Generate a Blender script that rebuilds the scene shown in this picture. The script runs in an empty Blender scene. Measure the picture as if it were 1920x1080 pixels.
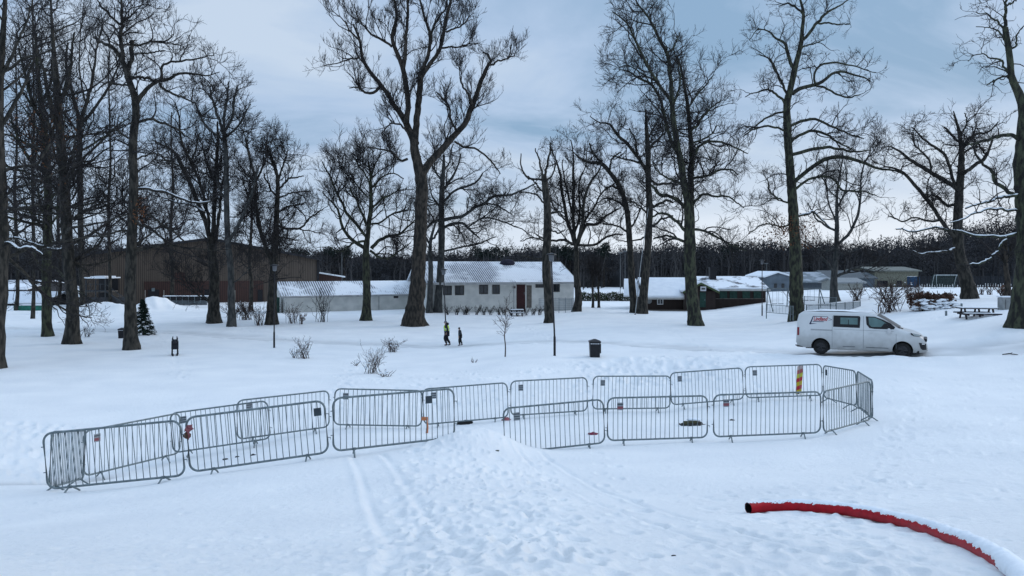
import bpy, bmesh, math, random
import numpy as np
from mathutils import Vector, Matrix
R = math.radians
sc = bpy.context.scene
col = sc.collection
random.seed(7)
rng = np.random.default_rng(11)

# ---------------------------------------------------------------- camera, sky, sun, exposure
F = 1450.0          # focal length in photo pixels (photo is 1920 wide)
HZ = 500.0          # row of the horizon in the photo
EYE = 5.0           # eye height above the park's datum
cam_d = bpy.data.cameras.new('camera'); cam = bpy.data.objects.new('camera', cam_d); col.objects.link(cam)
cam.location = (0, 0, EYE); cam.rotation_euler = (R(90), 0, 0)
cam_d.sensor_width = 36.0; cam_d.lens = 36.0*F/1920.0
cam_d.shift_y = -(540-HZ)/1920.0
cam_d.clip_start = 0.1; cam_d.clip_end = 3000
sc.camera = cam
SUN_EL, SUN_AZ = R(24), R(65)     # azimuth east of the view axis
w = bpy.data.worlds.new('World'); sc.world = w; w.use_nodes = True
nt = w.node_tree; N = nt.nodes; L = nt.links
N.clear()
out = N.new('ShaderNodeOutputWorld'); bg = N.new('ShaderNodeBackground')
sky = N.new('ShaderNodeTexSky'); sky.sky_type = 'NISHITA'; sky.sun_disc = False
sky.sun_elevation = SUN_EL; sky.sun_rotation = SUN_AZ; sky.air_density = 1.5; sky.dust_density = 2.0
tc = N.new('ShaderNodeTexCoord'); sep = N.new('ShaderNodeSeparateXYZ')
L.new(tc.outputs['Generated'], sep.inputs[0])
# cloud deck: project the direction on a flat layer overhead so that clouds flatten towards the horizon
zc = N.new('ShaderNodeMath'); zc.operation = 'MAXIMUM'; zc.inputs[1].default_value = 0.0; L.new(sep.outputs[2], zc.inputs[0])
za = N.new('ShaderNodeMath'); za.operation = 'ADD'; za.inputs[1].default_value = 0.24; L.new(zc.outputs[0], za.inputs[0])
dx = N.new('ShaderNodeMath'); dx.operation = 'DIVIDE'; L.new(sep.outputs[0], dx.inputs[0]); L.new(za.outputs[0], dx.inputs[1])
dy = N.new('ShaderNodeMath'); dy.operation = 'DIVIDE'; L.new(sep.outputs[1], dy.inputs[0]); L.new(za.outputs[0], dy.inputs[1])
cmb = N.new('ShaderNodeCombineXYZ'); L.new(dx.outputs[0], cmb.inputs[0]); L.new(dy.outputs[0], cmb.inputs[1])
n1 = N.new('ShaderNodeTexNoise'); n1.inputs['Scale'].default_value = 1.5; n1.inputs['Detail'].default_value = 7; n1.inputs['Roughness'].default_value = 0.56
n1.inputs['Distortion'].default_value = 0.5
mp = N.new('ShaderNodeMapping'); mp.inputs['Location'].default_value = (5.3, 2.6, 0); mp.inputs['Scale'].default_value = (0.8, 1.0, 1)
L.new(cmb.outputs[0], mp.inputs[0]); L.new(mp.outputs[0], n1.inputs['Vector'])
cr = N.new('ShaderNodeValToRGB')
cr.color_ramp.elements[0].position = 0.34; cr.color_ramp.elements[0].color = (0.225, 0.36, 0.535, 1)
cr.color_ramp.elements[1].position = 0.66; cr.color_ramp.elements[1].color = (0.50, 0.60, 0.74, 1)
e = cr.color_ramp.elements.new(0.50); e.color = (0.38, 0.50, 0.685, 1)
L.new(n1.outputs['Fac'], cr.inputs[0])
# paler air low over the horizon, brighter deck overhead
hr = N.new('ShaderNodeMapRange'); hr.inputs['From Min'].default_value = 0.0; hr.inputs['From Max'].default_value = 0.15
hr.inputs['To Min'].default_value = 1.0; hr.inputs['To Max'].default_value = 0.0; hr.interpolation_type = 'SMOOTHSTEP'
L.new(sep.outputs[2], hr.inputs['Value'])
m1 = N.new('ShaderNodeMixRGB')
hz_ = N.new('ShaderNodeMapRange'); hz_.inputs['From Min'].default_value = -0.38; hz_.inputs['From Max'].default_value = 0.22; hz_.interpolation_type = 'SMOOTHSTEP'
L.new(sep.outputs[0], hz_.inputs['Value'])
hm = N.new('ShaderNodeMixRGB'); hm.inputs['Color1'].default_value = (0.46, 0.58, 0.74, 1); hm.inputs['Color2'].default_value = (0.74, 0.81, 0.90, 1)
L.new(hz_.outputs[0], hm.inputs['Fac']); L.new(hm.outputs[0], m1.inputs['Color2'])
L.new(hr.outputs[0], m1.inputs['Fac']); L.new(cr.outputs[0], m1.inputs['Color1'])
zr = N.new('ShaderNodeMapRange'); zr.inputs['From Min'].default_value = 0.36; zr.inputs['From Max'].default_value = 0.85
zr.inputs['To Min'].default_value = 1.0; zr.inputs['To Max'].default_value = 1.75
L.new(sep.outputs[2], zr.inputs['Value'])
m2 = N.new('ShaderNodeMixRGB'); m2.blend_type = 'MULTIPLY'; m2.inputs['Fac'].default_value = 1
L.new(m1.outputs[0], m2.inputs['Color1']); L.new(zr.outputs[0], m2.inputs['Color2'])
sk = N.new('ShaderNodeMixRGB'); sk.blend_type = 'MULTIPLY'; sk.inputs['Fac'].default_value = 1; sk.inputs['Color2'].default_value = (0.1, 0.1, 0.1, 1)
L.new(sky.outputs[0], sk.inputs['Color1'])
m3 = N.new('ShaderNodeMixRGB'); m3.inputs['Fac'].default_value = 0.92
L.new(sk.outputs[0], m3.inputs['Color1']); L.new(m2.outputs[0], m3.inputs['Color2'])
L.new(m3.outputs[0], bg.inputs['Color']); bg.inputs['Strength'].default_value = 1.0
L.new(bg.outputs[0], out.inputs['Surface'])
sd = bpy.data.lights.new('sun', 'SUN'); sun = bpy.data.objects.new('sun', sd); col.objects.link(sun)
sd.energy = 0.8; sd.angle = R(25); sd.color = (1.0, 0.95, 0.90)
sdir = Vector((math.sin(SUN_AZ)*math.cos(SUN_EL), math.cos(SUN_AZ)*math.cos(SUN_EL), math.sin(SUN_EL)))
sun.rotation_euler = sdir.to_track_quat('Z', 'Y').to_euler()
sc.view_settings.view_transform = 'Standard'; sc.view_settings.look = 'None'
sc.view_settings.exposure = 0.24; sc.view_settings.gamma = 1.0
sc.view_settings.use_curve_mapping = False

# ---------------------------------------------------------------- helpers
def P(u, v, D):
    return np.array([(u-960.0)/F*D, D, EYE-(v-HZ)/F*D])

def lin(c):
    return tuple(((x/255)/12.92 if x/255 <= .04045 else ((x/255+.055)/1.055)**2.4) for x in c)

MATS = {}
def mat(name, c1, c2=None, rough=0.8, scale=4.0, detail=4, bump=0.0, bscale=20.0, metal=0.0, lo=0.35, hi=0.65, stretch=(1, 1, 1), coords='Object', spec=0.3):
    if name in MATS: return MATS[name]
    m = bpy.data.materials.new(name); m.use_nodes = True; nt = m.node_tree; N = nt.nodes; L = nt.links
    b = N['Principled BSDF']; b.inputs['Roughness'].default_value = rough; b.inputs['Metallic'].default_value = metal
    b.inputs['Specular IOR Level'].default_value = spec
    tc = N.new('ShaderNodeTexCoord'); mp = N.new('ShaderNodeMapping'); mp.inputs['Scale'].default_value = stretch
    L.new(tc.outputs[coords], mp.inputs[0])
    if c2 is None: c2 = tuple(x*0.8 for x in c1)
    n = N.new('ShaderNodeTexNoise'); n.inputs['Scale'].default_value = scale; n.inputs['Detail'].default_value = detail
    L.new(mp.outputs[0], n.inputs['Vector'])
    r = N.new('ShaderNodeValToRGB'); r.color_ramp.elements[0].position = lo; r.color_ramp.elements[1].position = hi
    r.color_ramp.elements[0].color = (*c2, 1); r.color_ramp.elements[1].color = (*c1, 1)
    L.new(n.outputs['Fac'], r.inputs[0]); L.new(r.outputs[0], b.inputs['Base Color'])
    if bump:
        n2 = N.new('ShaderNodeTexNoise'); n2.inputs['Scale'].default_value = bscale; n2.inputs['Detail'].default_value = 5
        L.new(mp.outputs[0], n2.inputs['Vector'])
        bp = N.new('ShaderNodeBump'); bp.inputs['Strength'].default_value = bump; bp.inputs['Distance'].default_value = 0.05
        L.new(n2.outputs['Fac'], bp.inputs['Height']); L.new(bp.outputs[0], b.inputs['Normal'])
    MATS[name] = m
    return m

def stripe_mat(name, c1, c2, scale, axis='X', dark_w=0.25, rough=0.85, noise_c=None, snow=None, snow_lo=0.45, snow_hi=0.6, snow_scale=0.35, bump=0.4):
    """boards / corrugation: stripes across one local axis, with an optional ragged snow cover"""
    m = bpy.data.materials.new(name); m.use_nodes = True; nt = m.node_tree; N = nt.nodes; L = nt.links
    b = N['Principled BSDF']; b.inputs['Roughness'].default_value = rough
    tc = N.new('ShaderNodeTexCoord'); wv = N.new('ShaderNodeTexWave'); wv.bands_direction = axis; wv.inputs['Scale'].default_value = scale
    wv.wave_profile = 'SIN'; wv.inputs['Distortion'].default_value = 0.0
    L.new(tc.outputs['Object'], wv.inputs['Vector'])
    r = N.new('ShaderNodeValToRGB'); r.color_ramp.elements[0].position = dark_w; r.color_ramp.elements[1].position = dark_w+0.15
    r.color_ramp.elements[0].color = (*c2, 1); r.color_ramp.elements[1].color = (*c1, 1)
    L.new(wv.outputs['Fac'], r.inputs[0])
    n = N.new('ShaderNodeTexNoise'); n.inputs['Scale'].default_value = 0.6; n.inputs['Detail'].default_value = 6
    mp = N.new('ShaderNodeMapping'); mp.inputs['Scale'].default_value = (3, 3, 0.4)
    L.new(tc.outputs['Object'], mp.inputs[0]); L.new(mp.outputs[0], n.inputs['Vector'])
    mr = N.new('ShaderNodeMapRange'); mr.inputs['To Min'].default_value = 0.6; mr.inputs['To Max'].default_value = 1.4; L.new(n.outputs['Fac'], mr.inputs['Value'])
    mx = N.new('ShaderNodeMixRGB'); mx.blend_type = 'MULTIPLY'; mx.inputs['Fac'].default_value = 1
    L.new(r.outputs[0], mx.inputs['Color1']); L.new(mr.outputs[0], mx.inputs['Color2'])
    last = mx.outputs[0]
    if snow:
        n3 = N.new('ShaderNodeTexNoise'); n3.inputs['Scale'].default_value = snow_scale; n3.inputs['Detail'].default_value = 7; n3.inputs['Roughness'].default_value = 0.62
        L.new(tc.outputs['Object'], n3.inputs['Vector'])
        r3 = N.new('ShaderNodeMapRange'); r3.inputs['From Min'].default_value = snow_lo; r3.inputs['From Max'].default_value = snow_hi
        L.new(n3.outputs['Fac'], r3.inputs['Value'])
        m4 = N.new('ShaderNodeMixRGB'); m4.inputs['Color2'].default_value = (*snow, 1)
        L.new(r3.outputs[0], m4.inputs['Fac']); L.new(last, m4.inputs['Color1']); last = m4.outputs[0]
    L.new(last, b.inputs['Base Color'])
    if bump:
        bp = N.new('ShaderNodeBump'); bp.inputs['Strength'].default_value = bump; bp.inputs['Distance'].default_value = 0.03
        L.new(wv.outputs['Fac'], bp.inputs['Height']); L.new(bp.outputs[0], b.inputs['Normal'])
    return m

def tag(o, label=None, cat=None, group=None, kind=None):
    if label: o['label'] = label
    if cat: o['category'] = cat
    if group: o['group'] = group
    if kind: o['kind'] = kind
    return o

def thing(name, loc, label, cat, group=None, rz=0.0, mtx=None):
    o = bpy.data.objects.new(name, None); col.objects.link(o); o.empty_display_size = 0.2
    if mtx is not None: o.matrix_world = mtx
    else: o.location = tuple(float(x) for x in loc); o.rotation_euler = (0, 0, rz)
    return tag(o, label, cat, group)

class MB:
    def __init__(s): s.v = []; s.f = []; s.n = 0
    def add(s, verts, faces):
        verts = np.asarray(verts, float).reshape(-1, 3); s.v.append(verts)
        s.f.extend([tuple(int(i)+s.n for i in f) for f in faces]); s.n += len(verts); return s
    def box(s, c, d, rz=0.0, mtx=None):
        c = np.array(c, float); d = np.array(d, float)/2
        q = np.array([[x, y, z] for z in (-1, 1) for y in (-1, 1) for x in (-1, 1)], float)*d
        if mtx is not None: q = q@np.array(mtx).T
        if rz: q = q@np.array([[math.cos(rz), -math.sin(rz), 0], [math.sin(rz), math.cos(rz), 0], [0, 0, 1]]).T
        return s.add(q+c, [(0, 2, 3, 1), (4, 5, 7, 6), (0, 1, 5, 4), (2, 6, 7, 3), (0, 4, 6, 2), (1, 3, 7, 5)])
    def tube(s, pts, rad, sides=8, cap=True, closed=False):
        pts = np.asarray(pts, float); n = len(pts)
        rad = np.full(n, float(rad)) if np.ndim(rad) == 0 else np.asarray(rad, float)
        if closed: d = np.roll(pts, -1, 0)-np.roll(pts, 1, 0)
        else: d = np.gradient(pts, axis=0)
        d /= np.linalg.norm(d, axis=1)[:, None]+1e-9
        a = np.array([0, 0, 1.0]) if abs(d[:, 2]).mean() < 0.8 else np.array([0, 1.0, 0])
        U = np.cross(d, a); U /= np.linalg.norm(U, axis=1)[:, None]+1e-9
        V = np.cross(d, U)
        t = np.arange(sides)/sides*2*math.pi
        vs = pts[:, None]+rad[:, None, None]*(np.cos(t)[None, :, None]*U[:, None]+np.sin(t)[None, :, None]*V[:, None])
        f = []
        m = n if closed else n-1
        for i in range(m):
            j = (i+1) % n
            for k in range(sides):
                l = (k+1) % sides
                f.append((i*sides+k, i*sides+l, j*sides+l, j*sides+k))
        if cap and not closed:
            f.append(tuple(range(sides))[::-1]); f.append(tuple((n-1)*sides+k for k in range(sides)))
        return s.add(vs, f)
    def prism(s, poly, y0, y1):
        """poly in (x,z), extruded along y"""
        n = len(poly)
        v = [(x, y0, z) for x, z in poly]+[(x, y1, z) for x, z in poly]
        f = [tuple(range(n)), tuple(range(n, 2*n))[::-1]]+[(i, i+n, (i+1) % n+n, (i+1) % n) for i in range(n)]
        return s.add(v, f)
    def ico(s, c, r, sub=2, noise=0.0, squash=(1, 1, 1)):
        bm = bmesh.new(); bmesh.ops.create_icosphere(bm, subdivisions=sub, radius=1.0)
        q = np.array([v.co[:] for v in bm.verts]); f = [[v.index for v in g.verts] for g in bm.faces]; bm.free()
        if noise: q = q*(1+noise*rng.normal(size=(len(q), 1)))
        return s.add(q*np.array(squash)*r+np.array(c), f)
    def build(s, name, m, parent=None, smooth=False, bevel=0.0):
        me = bpy.data.meshes.new(name); me.from_pydata(np.concatenate(s.v).tolist(), [], s.f); me.update()
        bm = bmesh.new(); bm.from_mesh(me); bmesh.ops.recalc_face_normals(bm, faces=bm.faces)
        if bevel: bmesh.ops.bevel(bm, geom=bm.edges[:], offset=bevel, segments=2, profile=0.5, affect='EDGES', clamp_overlap=True)
        bm.to_mesh(me); bm.free()
        if smooth: me.shade_smooth()
        o = bpy.data.objects.new(name, me); col.objects.link(o); me.materials.append(m)
        if parent: o.parent = parent
        return o

def np_mesh(name, verts, quads, m, parent=None, smooth=True, tris=False):
    k = 3 if tris else 4
    me = bpy.data.meshes.new(name); nv = len(verts); nf = len(quads)
    me.vertices.add(nv); me.vertices.foreach_set('co', np.ascontiguousarray(verts, np.float32).ravel())
    me.loops.add(nf*k); me.loops.foreach_set('vertex_index', np.ascontiguousarray(quads, np.int32).ravel())
    me.polygons.add(nf); me.polygons.foreach_set('loop_start', np.arange(0, nf*k, k, dtype=np.int32))
    me.update(calc_edges=True); me.validate()
    if smooth: me.shade_smooth()
    me.materials.append(m)
    o = bpy.data.objects.new(name, me); col.objects.link(o)
    if parent: o.parent = parent
    return o

def copy_part(src, parent, mtx):
    c = src.copy(); col.objects.link(c); c.parent = parent; c.matrix_local = mtx; return c

def skin_mesh(name, verts, edges, radii, m, parent=None, root=0, sub=1):
    me = bpy.data.meshes.new(name); me.from_pydata(verts, edges, []); me.update()
    o = bpy.data.objects.new(name, me); col.objects.link(o)
    md = o.modifiers.new('s', 'SKIN'); md.use_smooth_shade = True
    for i, r in enumerate(radii):
        sv = me.skin_vertices[0].data[i]; sv.radius = (r, r) if np.ndim(r) == 0 else r; sv.use_root = (i == root)
    ms = o.modifiers.new('u', 'SUBSURF'); ms.levels = sub; ms.render_levels = sub
    dg = bpy.context.evaluated_depsgraph_get(); ev = o.evaluated_get(dg)
    nm = bpy.data.meshes.new_from_object(ev); o.modifiers.clear(); o.data = nm; nm.name = name
    nm.materials.clear(); nm.materials.append(m); nm.shade_smooth()
    if parent: o.parent = parent
    return o

# ---------------------------------------------------------------- terrain
# (column, row, distance) of points on the snow; height follows from the viewing geometry
CP = [(960,1080,4.3),(-300,1080,4.5),(2300,1080,4.2),(1500,968,8.2),(1880,1068,5.2),(300,1000,7.8),(700,960,9.0),(1150,960,9.0),
 (120,926,13.9),(350,899,14.1),(620,857,14.7),(850,830,16.0),(985,850,17.3),(1134,838,17.8),(1330,828,18.5),(1540,819,18.8),(1640,793,20.3),
 (1850,800,18.0),(2200,800,17.5),(-250,930,14.0),
 (157,902,16.9),(337,857,19.8),(507,830,20.3),(617,807,21.5),(790,806,21.8),(953,789,22.4),(1101,777,23.2),(1256,772,24.0),(1394,755,24.8),(1542,749,25.0),(1607,768,22.5),
 (20,735,29.5),(400,735,29.5),(800,722,30.5),(1100,700,33.0),(1400,690,30.5),(1400,662,37.5),(1540,667,34.7),(1700,667,33.3),(1900,665,32.4),(2300,664,31.0),
 (245,655,45.5),(514,652,46.8),(838,648,50.0),(1040,667,37.8),(1117,669,38.0),(1300,650,41.5),(-300,660,44.0),
 (85,630,54.0),(135,645,48.5),(400,606,66.0),(685,600,70.0),(773,611,64.0),(1028,605,64.0),(1083,583,80.0),(1303,611,58.0),(1190,588,77.0),(1430,592,71.0),
 (1495,600,62.0),(1600,610,47.0),(1575,593,55.0),(1755,584,46.0),(1830,591,42.0),(1905,609,36.0),(2300,610,35.0),(1660,585,50.0),(1812,560,60.0),
 (560,588,80.0),(880,586,80.0),(1060,586,81.0),(1300,582,86.0),(-300,585,85.0),(150,580,90.0),(350,572,98.0),(1560,562,75.0),(1480,565,80.0),
 (960,549,140.0),(300,549,140.0),(1700,541,125.0),(1900,539,125.0),(2400,539,130.0),(-500,549,140.0),
 (960,524,290.0),(0,524,290.0),(1900,521,290.0),(-900,524,290.0),(2900,521,290.0)]
cp = np.array(CP, float)
cX = (cp[:, 0]-960)/F*cp[:, 2]; cY = cp[:, 2]; cZ = -(cp[:, 1]-HZ)/F*cp[:, 2]
extra = [(t, d, -1.62) for t in (-1.0, -0.5, 0, 0.5, 1.0) for d in (1.2, 2.0)]
extra += [(s*1.0, d, z) for s in (-1, 1) for d, z in ((8, -2.5), (16, -4.0), (30, -4.4), (70, -4.6), (290, -4.8))]
def qmap(X, Y):
    th = np.clip(np.arctan2(X, Y), -1.0, 1.0)
    rr = np.clip(np.hypot(X, Y), 1.2, 320)
    return th*2.6, np.log(rr)
qa, qb = qmap(cX, cY)
ea = np.array([x[0] for x in extra])*2.6; eb = np.log(np.array([x[1] for x in extra])); ez = np.array([x[2] for x in extra])
qa = np.concatenate([qa, ea]); qb = np.concatenate([qb, eb]); qz = np.concatenate([cZ, ez])
def tk(r2): return 0.5*r2*np.log(r2+1e-9)
n_ = len(qa); A_ = np.zeros((n_+3, n_+3))
A_[:n_, :n_] = tk((qa[:, None]-qa)**2+(qb[:, None]-qb)**2)+np.eye(n_)*0.004
A_[:n_, n_] = 1; A_[:n_, n_+1] = qa; A_[:n_, n_+2] = qb; A_[n_:, :n_] = A_[:n_, n_:].T
W_ = np.linalg.solve(A_, np.concatenate([qz, [0, 0, 0]]))

_perm = rng.random((256, 256))
def vnoise(x, y):
    xi = np.floor(x).astype(int); yi = np.floor(y).astype(int); fx = x-xi; fy = y-yi
    fx = fx*fx*(3-2*fx); fy = fy*fy*(3-2*fy)
    a = _perm[xi % 256, yi % 256]; b = _perm[(xi+1) % 256, yi % 256]; c = _perm[xi % 256, (yi+1) % 256]; d = _perm[(xi+1) % 256, (yi+1) % 256]
    return (a*(1-fx)+b*fx)*(1-fy)+(c*(1-fx)+d*fx)*fy-0.5

def seg_dist(X, Y, pts):
    best = np.full(np.shape(X), 1e9); side = np.zeros(np.shape(X))
    for (x0, y0), (x1, y1) in zip(pts[:-1], pts[1:]):
        dx, dy = x1-x0, y1-y0; l2 = dx*dx+dy*dy
        t = np.clip(((X-x0)*dx+(Y-y0)*dy)/l2, 0, 1)
        d = np.hypot(X-x0-t*dx, Y-y0-t*dy); s = np.sign((X-x0)*dy-(Y-y0)*dx)
        m = d < best; best = np.where(m, d, best); side = np.where(m, s, side)
    return best*side
def gpath(lst): return [((u-960)/F*D, D) for u, D in lst]
WALK = gpath([(-200, 66), (150, 60), (330, 57), (520, 52), (700, 50.5), (850, 49), (1000, 47.5), (1150, 44.5), (1300, 41), (1450, 37.8), (1560, 35.4), (1700, 34.2), (1900, 33.2), (2300, 31.8)])
LEFTTRACK = gpath([(-150, 15.0), (90, 16.5), (200, 17.6)])
SLED = gpath([(990, 16.3), (1060, 13.0), (1130, 10.8), (1230, 8.6), (1330, 7.2), (1480, 5.8)])
SLED2 = gpath([(690, 14.6), (715, 11.5), (745, 9.0), (790, 6.8), (800, 5.0)])

def ground(X, Y, fine=True):
    X = np.asarray(X, float); Y = np.asarray(Y, float); sh = X.shape; X = X.ravel(); Y = Y.ravel()
    a, b = qmap(X, Y); z = np.full(X.shape, W_[n_])+W_[n_+1]*a+W_[n_+2]*b
    for i in range(n_): z += W_[i]*tk((a-qa[i])**2+(b-qb[i])**2)
    z += EYE
    # snow heap where the sledge run crosses the fence line
    r_ = ((X+0.62)/0.62)**2+((Y-16.6)/1.5)**2
    z += 0.34*np.exp(-r_/2)*(1+0.25*vnoise(X*3, Y*3))
    z += 0.10*np.exp(-(((X-0.9)/1.3)**2+((Y-16.6)/0.8)**2)/2)
    # banks along the track in front of the van
    for (u, D, h, sx, sy) in ((1180, 35.5, .28, 1.4, .6), (1270, 34.0, .20, 2.0, .5), (1420, 34.5, .12, 1.6, .4), (1560, 32.9, .15, 2.0, .35), (1650, 32.2, .13, .8, .3), (1740, 31.4, .10, 1.3, .3),
                              (150, 84, .5, 2.5, 1.5), (185, 83, .6, 2.0, 1.5), (225, 82, .5, 2, 1.2), (285, 87, .9, 1.6, 1.6), (303, 88, .5, 2, 2)):
        cx = (u-960)/F*D
        z += h*np.exp(-(((X-cx)/sx)**2+((Y-D)/sy)**2)/2)*(1+0.7*vnoise(X*1.3, Y*1.3)+(0.5 if D < 60 else 0.15)*vnoise(X*4, Y*4))
    rad = np.hypot(X, Y); ns = np.clip(rad/12, 0.12, 1.0)
    z += ns*0.09*vnoise(X*0.35+3, Y*0.35)+ns*0.035*vnoise(X*1.1, Y*1.1+9)
    return z.reshape(sh)
def gz(x, y): return float(ground(np.array([x]), np.array([y]))[0])
_D = np.exp(np.linspace(math.log(3), math.log(300), 900))
def hit(u, v):
    """first point of the snow seen in the direction of (u, v)"""
    X = (u-960)/F*_D; zr_ = EYE-(v-HZ)/F*_D; g = ground(X, _D)
    k = np.argmax(zr_ < g)
    if zr_[k] >= g[k]: k = len(_D)-1
    D = _D[k]
    if k > 0:
        a0 = zr_[k-1]-g[k-1]; a1 = zr_[k]-g[k]; D = _D[k-1]+(_D[k]-_D[k-1])*a0/(a0-a1+1e-12)
    x = (u-960)/F*D
    return np.array([x, D, gz(x, D)])

def build_ground():
    # polar sheet, fine inside the field of view and coarser around and behind
    th = np.concatenate([np.linspace(-math.pi, -0.75, 90, endpoint=False), np.linspace(-0.75, 0.75, 1150, endpoint=False), np.linspace(0.75, math.pi, 91)])
    rr = np.concatenate([np.linspace(0.3, 3.4, 16, endpoint=False), 1/np.linspace(1/3.4, 1/26, 430, endpoint=False), np.exp(np.linspace(math.log(26), math.log(120), 230, endpoint=False)), np.exp(np.linspace(math.log(120), math.log(900), 40))])
    TH, RR = np.meshgrid(th, rr); X = RR*np.sin(TH); Y = RR*np.cos(TH)
    Z = ground(X, Y)
    fade = np.clip(1-RR/60, 0, 1)
    # wind-packed ripples, slanting across the slope
    c, s = math.cos(0.35), math.sin(0.35)
    a = X*c+Y*s; b = -X*s+Y*c
    Z += fade*(0.012*vnoise(a*1.5, b*6)+0.007*vnoise(a*3, b*14+5)+0.004*vnoise(X*16, Y*16))
    dirt = np.zeros_like(X)
    # walkway with wheel ruts
    d = seg_dist(X, Y, WALK); wn = 1+0.5*vnoise(X*0.8, Y*0.8)
    Z -= 0.05*np.exp(-(d/1.3)**4)
    for o_ in (-0.75, 0.75): Z -= 0.06*np.exp(-((d-o_)/0.22)**2)*wn
    Z += 0.05*np.exp(-((np.abs(d)-1.7)/0.35)**2)*(1+vnoise(X*3, Y*3)*2)
    dirt += 0.55*np.exp(-(d/1.25)**4)*(0.6+0.9*vnoise(X*0.9, Y*2.2))
    for o_ in (-0.75, 0.75): dirt += 0.5*np.exp(-((d-o_)/0.2)**2)*np.clip(0.4+1.6*vnoise(X*0.4, Y*0.4), 0, 1)
    d = seg_dist(X, Y, LEFTTRACK); Z -= 0.05*np.exp(-(d/0.35)**2); dirt += 0.6*np.exp(-(d/0.25)**2)
    for pth, wid in ((SLED, 0.28), (SLED2, 0.28)):
        d = seg_dist(X, Y, pth)
        for o_ in (-wid, wid): Z -= 0.028*np.exp(-((d-o_)/0.055)**2)*(0.7+1.2*vnoise(X*1.3, Y*1.3)); Z += 0.012*np.exp(-((d-o_-0.11)/0.05)**2)
        Z -= 0.012*np.exp(-(d/0.3)**4)
    # footprints and trampling: individual dents
    def dents(cx, cy, size, depth):
        for x, y, s_, dp in zip(cx, cy, size, depth):
            r0 = math.hypot(x, y); t0 = math.atan2(x, y)
            i0, i1 = np.searchsorted(rr, [r0-4*s_, r0+4*s_]); j0, j1 = np.searchsorted(th, [t0-4*s_/r0, t0+4*s_/r0])
            if i1 <= i0 or j1 <= j0: continue
            xx = X[i0:i1, j0:j1]-x; yy = Y[i0:i1, j0:j1]-y; q = (xx/s_)**2+(yy/(s_*1.5))**2
            Z[i0:i1, j0:j1] += -dp*np.exp(-q*q)+0.35*dp*np.exp(-((np.sqrt(q)-1.5)/0.35)**2)
    def walk_prints(p0, p1, n, spread=0.0, s=0.10, dp=0.04):
        t = np.linspace(0, 1, n); k = np.arange(n)
        cx = p0[0]+(p1[0]-p0[0])*t+0.14*(k % 2*2-1)+rng.normal(0, spread+0.03, n); cy = p0[1]+(p1[1]-p0[1])*t+rng.normal(0, spread+0.05, n)
        dents(cx, cy, np.full(n, s)*rng.uniform(.8, 1.2, n), dp*rng.uniform(.5, 1.2, n))
    g = lambda u, D: ((u-960)/F*D, D)
    n = 480; t = rng.random(n)
    DD = 16.2-12.2*t**0.8; uu = 900+(-120+200*rng.random(n)*2-60)*(0.35+0.75*t)+rng.normal(0, 30, n)
    dents((uu-960)/F*DD, DD, rng.uniform(.03, .11, n), rng.uniform(.006, .036, n))
    n = 420; uu = rng.uniform(-200, 2100, n); DD = 4.5+12*rng.random(n)
    dents((uu-960)/F*DD, DD, rng.uniform(.03, .11, n), rng.uniform(.003, .016, n))
    n = 300; uu = rng.normal(1560, 150, n); DD = rng.uniform(4.3, 12, n)
    dents((uu-960)/F*DD, DD, rng.uniform(.05, .12, n), rng.uniform(.005, .022, n))
    n = 240; uu = rng.uniform(620, 1500, n); DD = 24.5+rng.random(n)*10
    dents((uu-960)/F*DD, DD, rng.uniform(.09, .16, n), rng.uniform(.02, .06, n))
    n = 190; uu = rng.normal(1240, 90, n); DD = rng.uniform(29, 37, n)
    dents((uu-960)/F*DD, DD, rng.uniform(.1, .25, n), rng.uniform(.03, .10, n))
    n = 160; uu = rng.uniform(-50, 130, n); DD = rng.uniform(16.5, 24, n)
    dents((uu-960)/F*DD, DD, rng.uniform(.08, .16, n), rng.uniform(.02, .06, n))
    n = 200; uu = rng.uniform(1640, 2100, n); DD = rng.uniform(14, 29, n)
    dents((uu-960)/F*DD, DD, rng.uniform(.07, .13, n), rng.uniform(.01, .03, n))
    walk_prints(g(1130, 16.5), g(1260, 5), 18); walk_prints(g(1700, 22), g(1560, 8), 26); walk_prints(g(1450, 27), g(1650, 24), 10)
    walk_prints(g(1010, 15.5), g(1060, 5), 18); walk_prints(g(800, 15.5), g(690, 4.6), 20)
    for a_, b_ in (((300, 57), (350, 33)), ((700, 50), (620, 28)), ((1350, 38), (1230, 60)), ((1050, 46), (980, 62)), ((1500, 45), (1850, 42)), ((560, 50), (420, 64))):
        walk_prints(g(*a_), g(*b_), 40, 0.1, 0.14, 0.05)
    # broken, kicked-up crust where people have walked
    uu_ = X/np.maximum(Y, .5)*F+960; mk_ = np.exp(-((uu_-(900+(16-Y)*6))/(110+(16-Y).clip(0, 16)*14))**2)*np.clip((Y-3)/1.5, 0, 1)*np.clip((17.5-Y)/1.5, 0, 1)
    mk_ = mk_*np.clip(0.5+2.2*vnoise(X*0.9+4, Y*0.9), 0, 1)
    mk2 = np.clip(.25+vnoise(X*.33+8, Y*.33+2)*2.5, 0.12, 1)*np.clip(1.3-RR/32, 0, 1)*.7
    rid = lambda f: (0.5-np.abs(vnoise(X*f, Y*f))*2)
    Z += np.maximum(mk_, mk2)*(0.018*rid(3.3)+0.016*rid(7.1)+0.014*vnoise(X*15, Y*15)+0.009*vnoise(X*29, Y*29))
    nr, nc = X.shape
    idx = np.arange(nr*nc).reshape(nr, nc)
    q = np.stack([idx[:-1, :-1], idx[:-1, 1:], idx[1:, 1:], idx[1:, :-1]], -1).reshape(-1, 4)
    m = bpy.data.materials.new('snow_ground'); m.use_nodes = True; nt = m.node_tree; N = nt.nodes; L = nt.links
    b = N['Principled BSDF']; b.inputs['Roughness'].default_value = 0.65; b.inputs['Specular IOR Level'].default_value = 0.2
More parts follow.
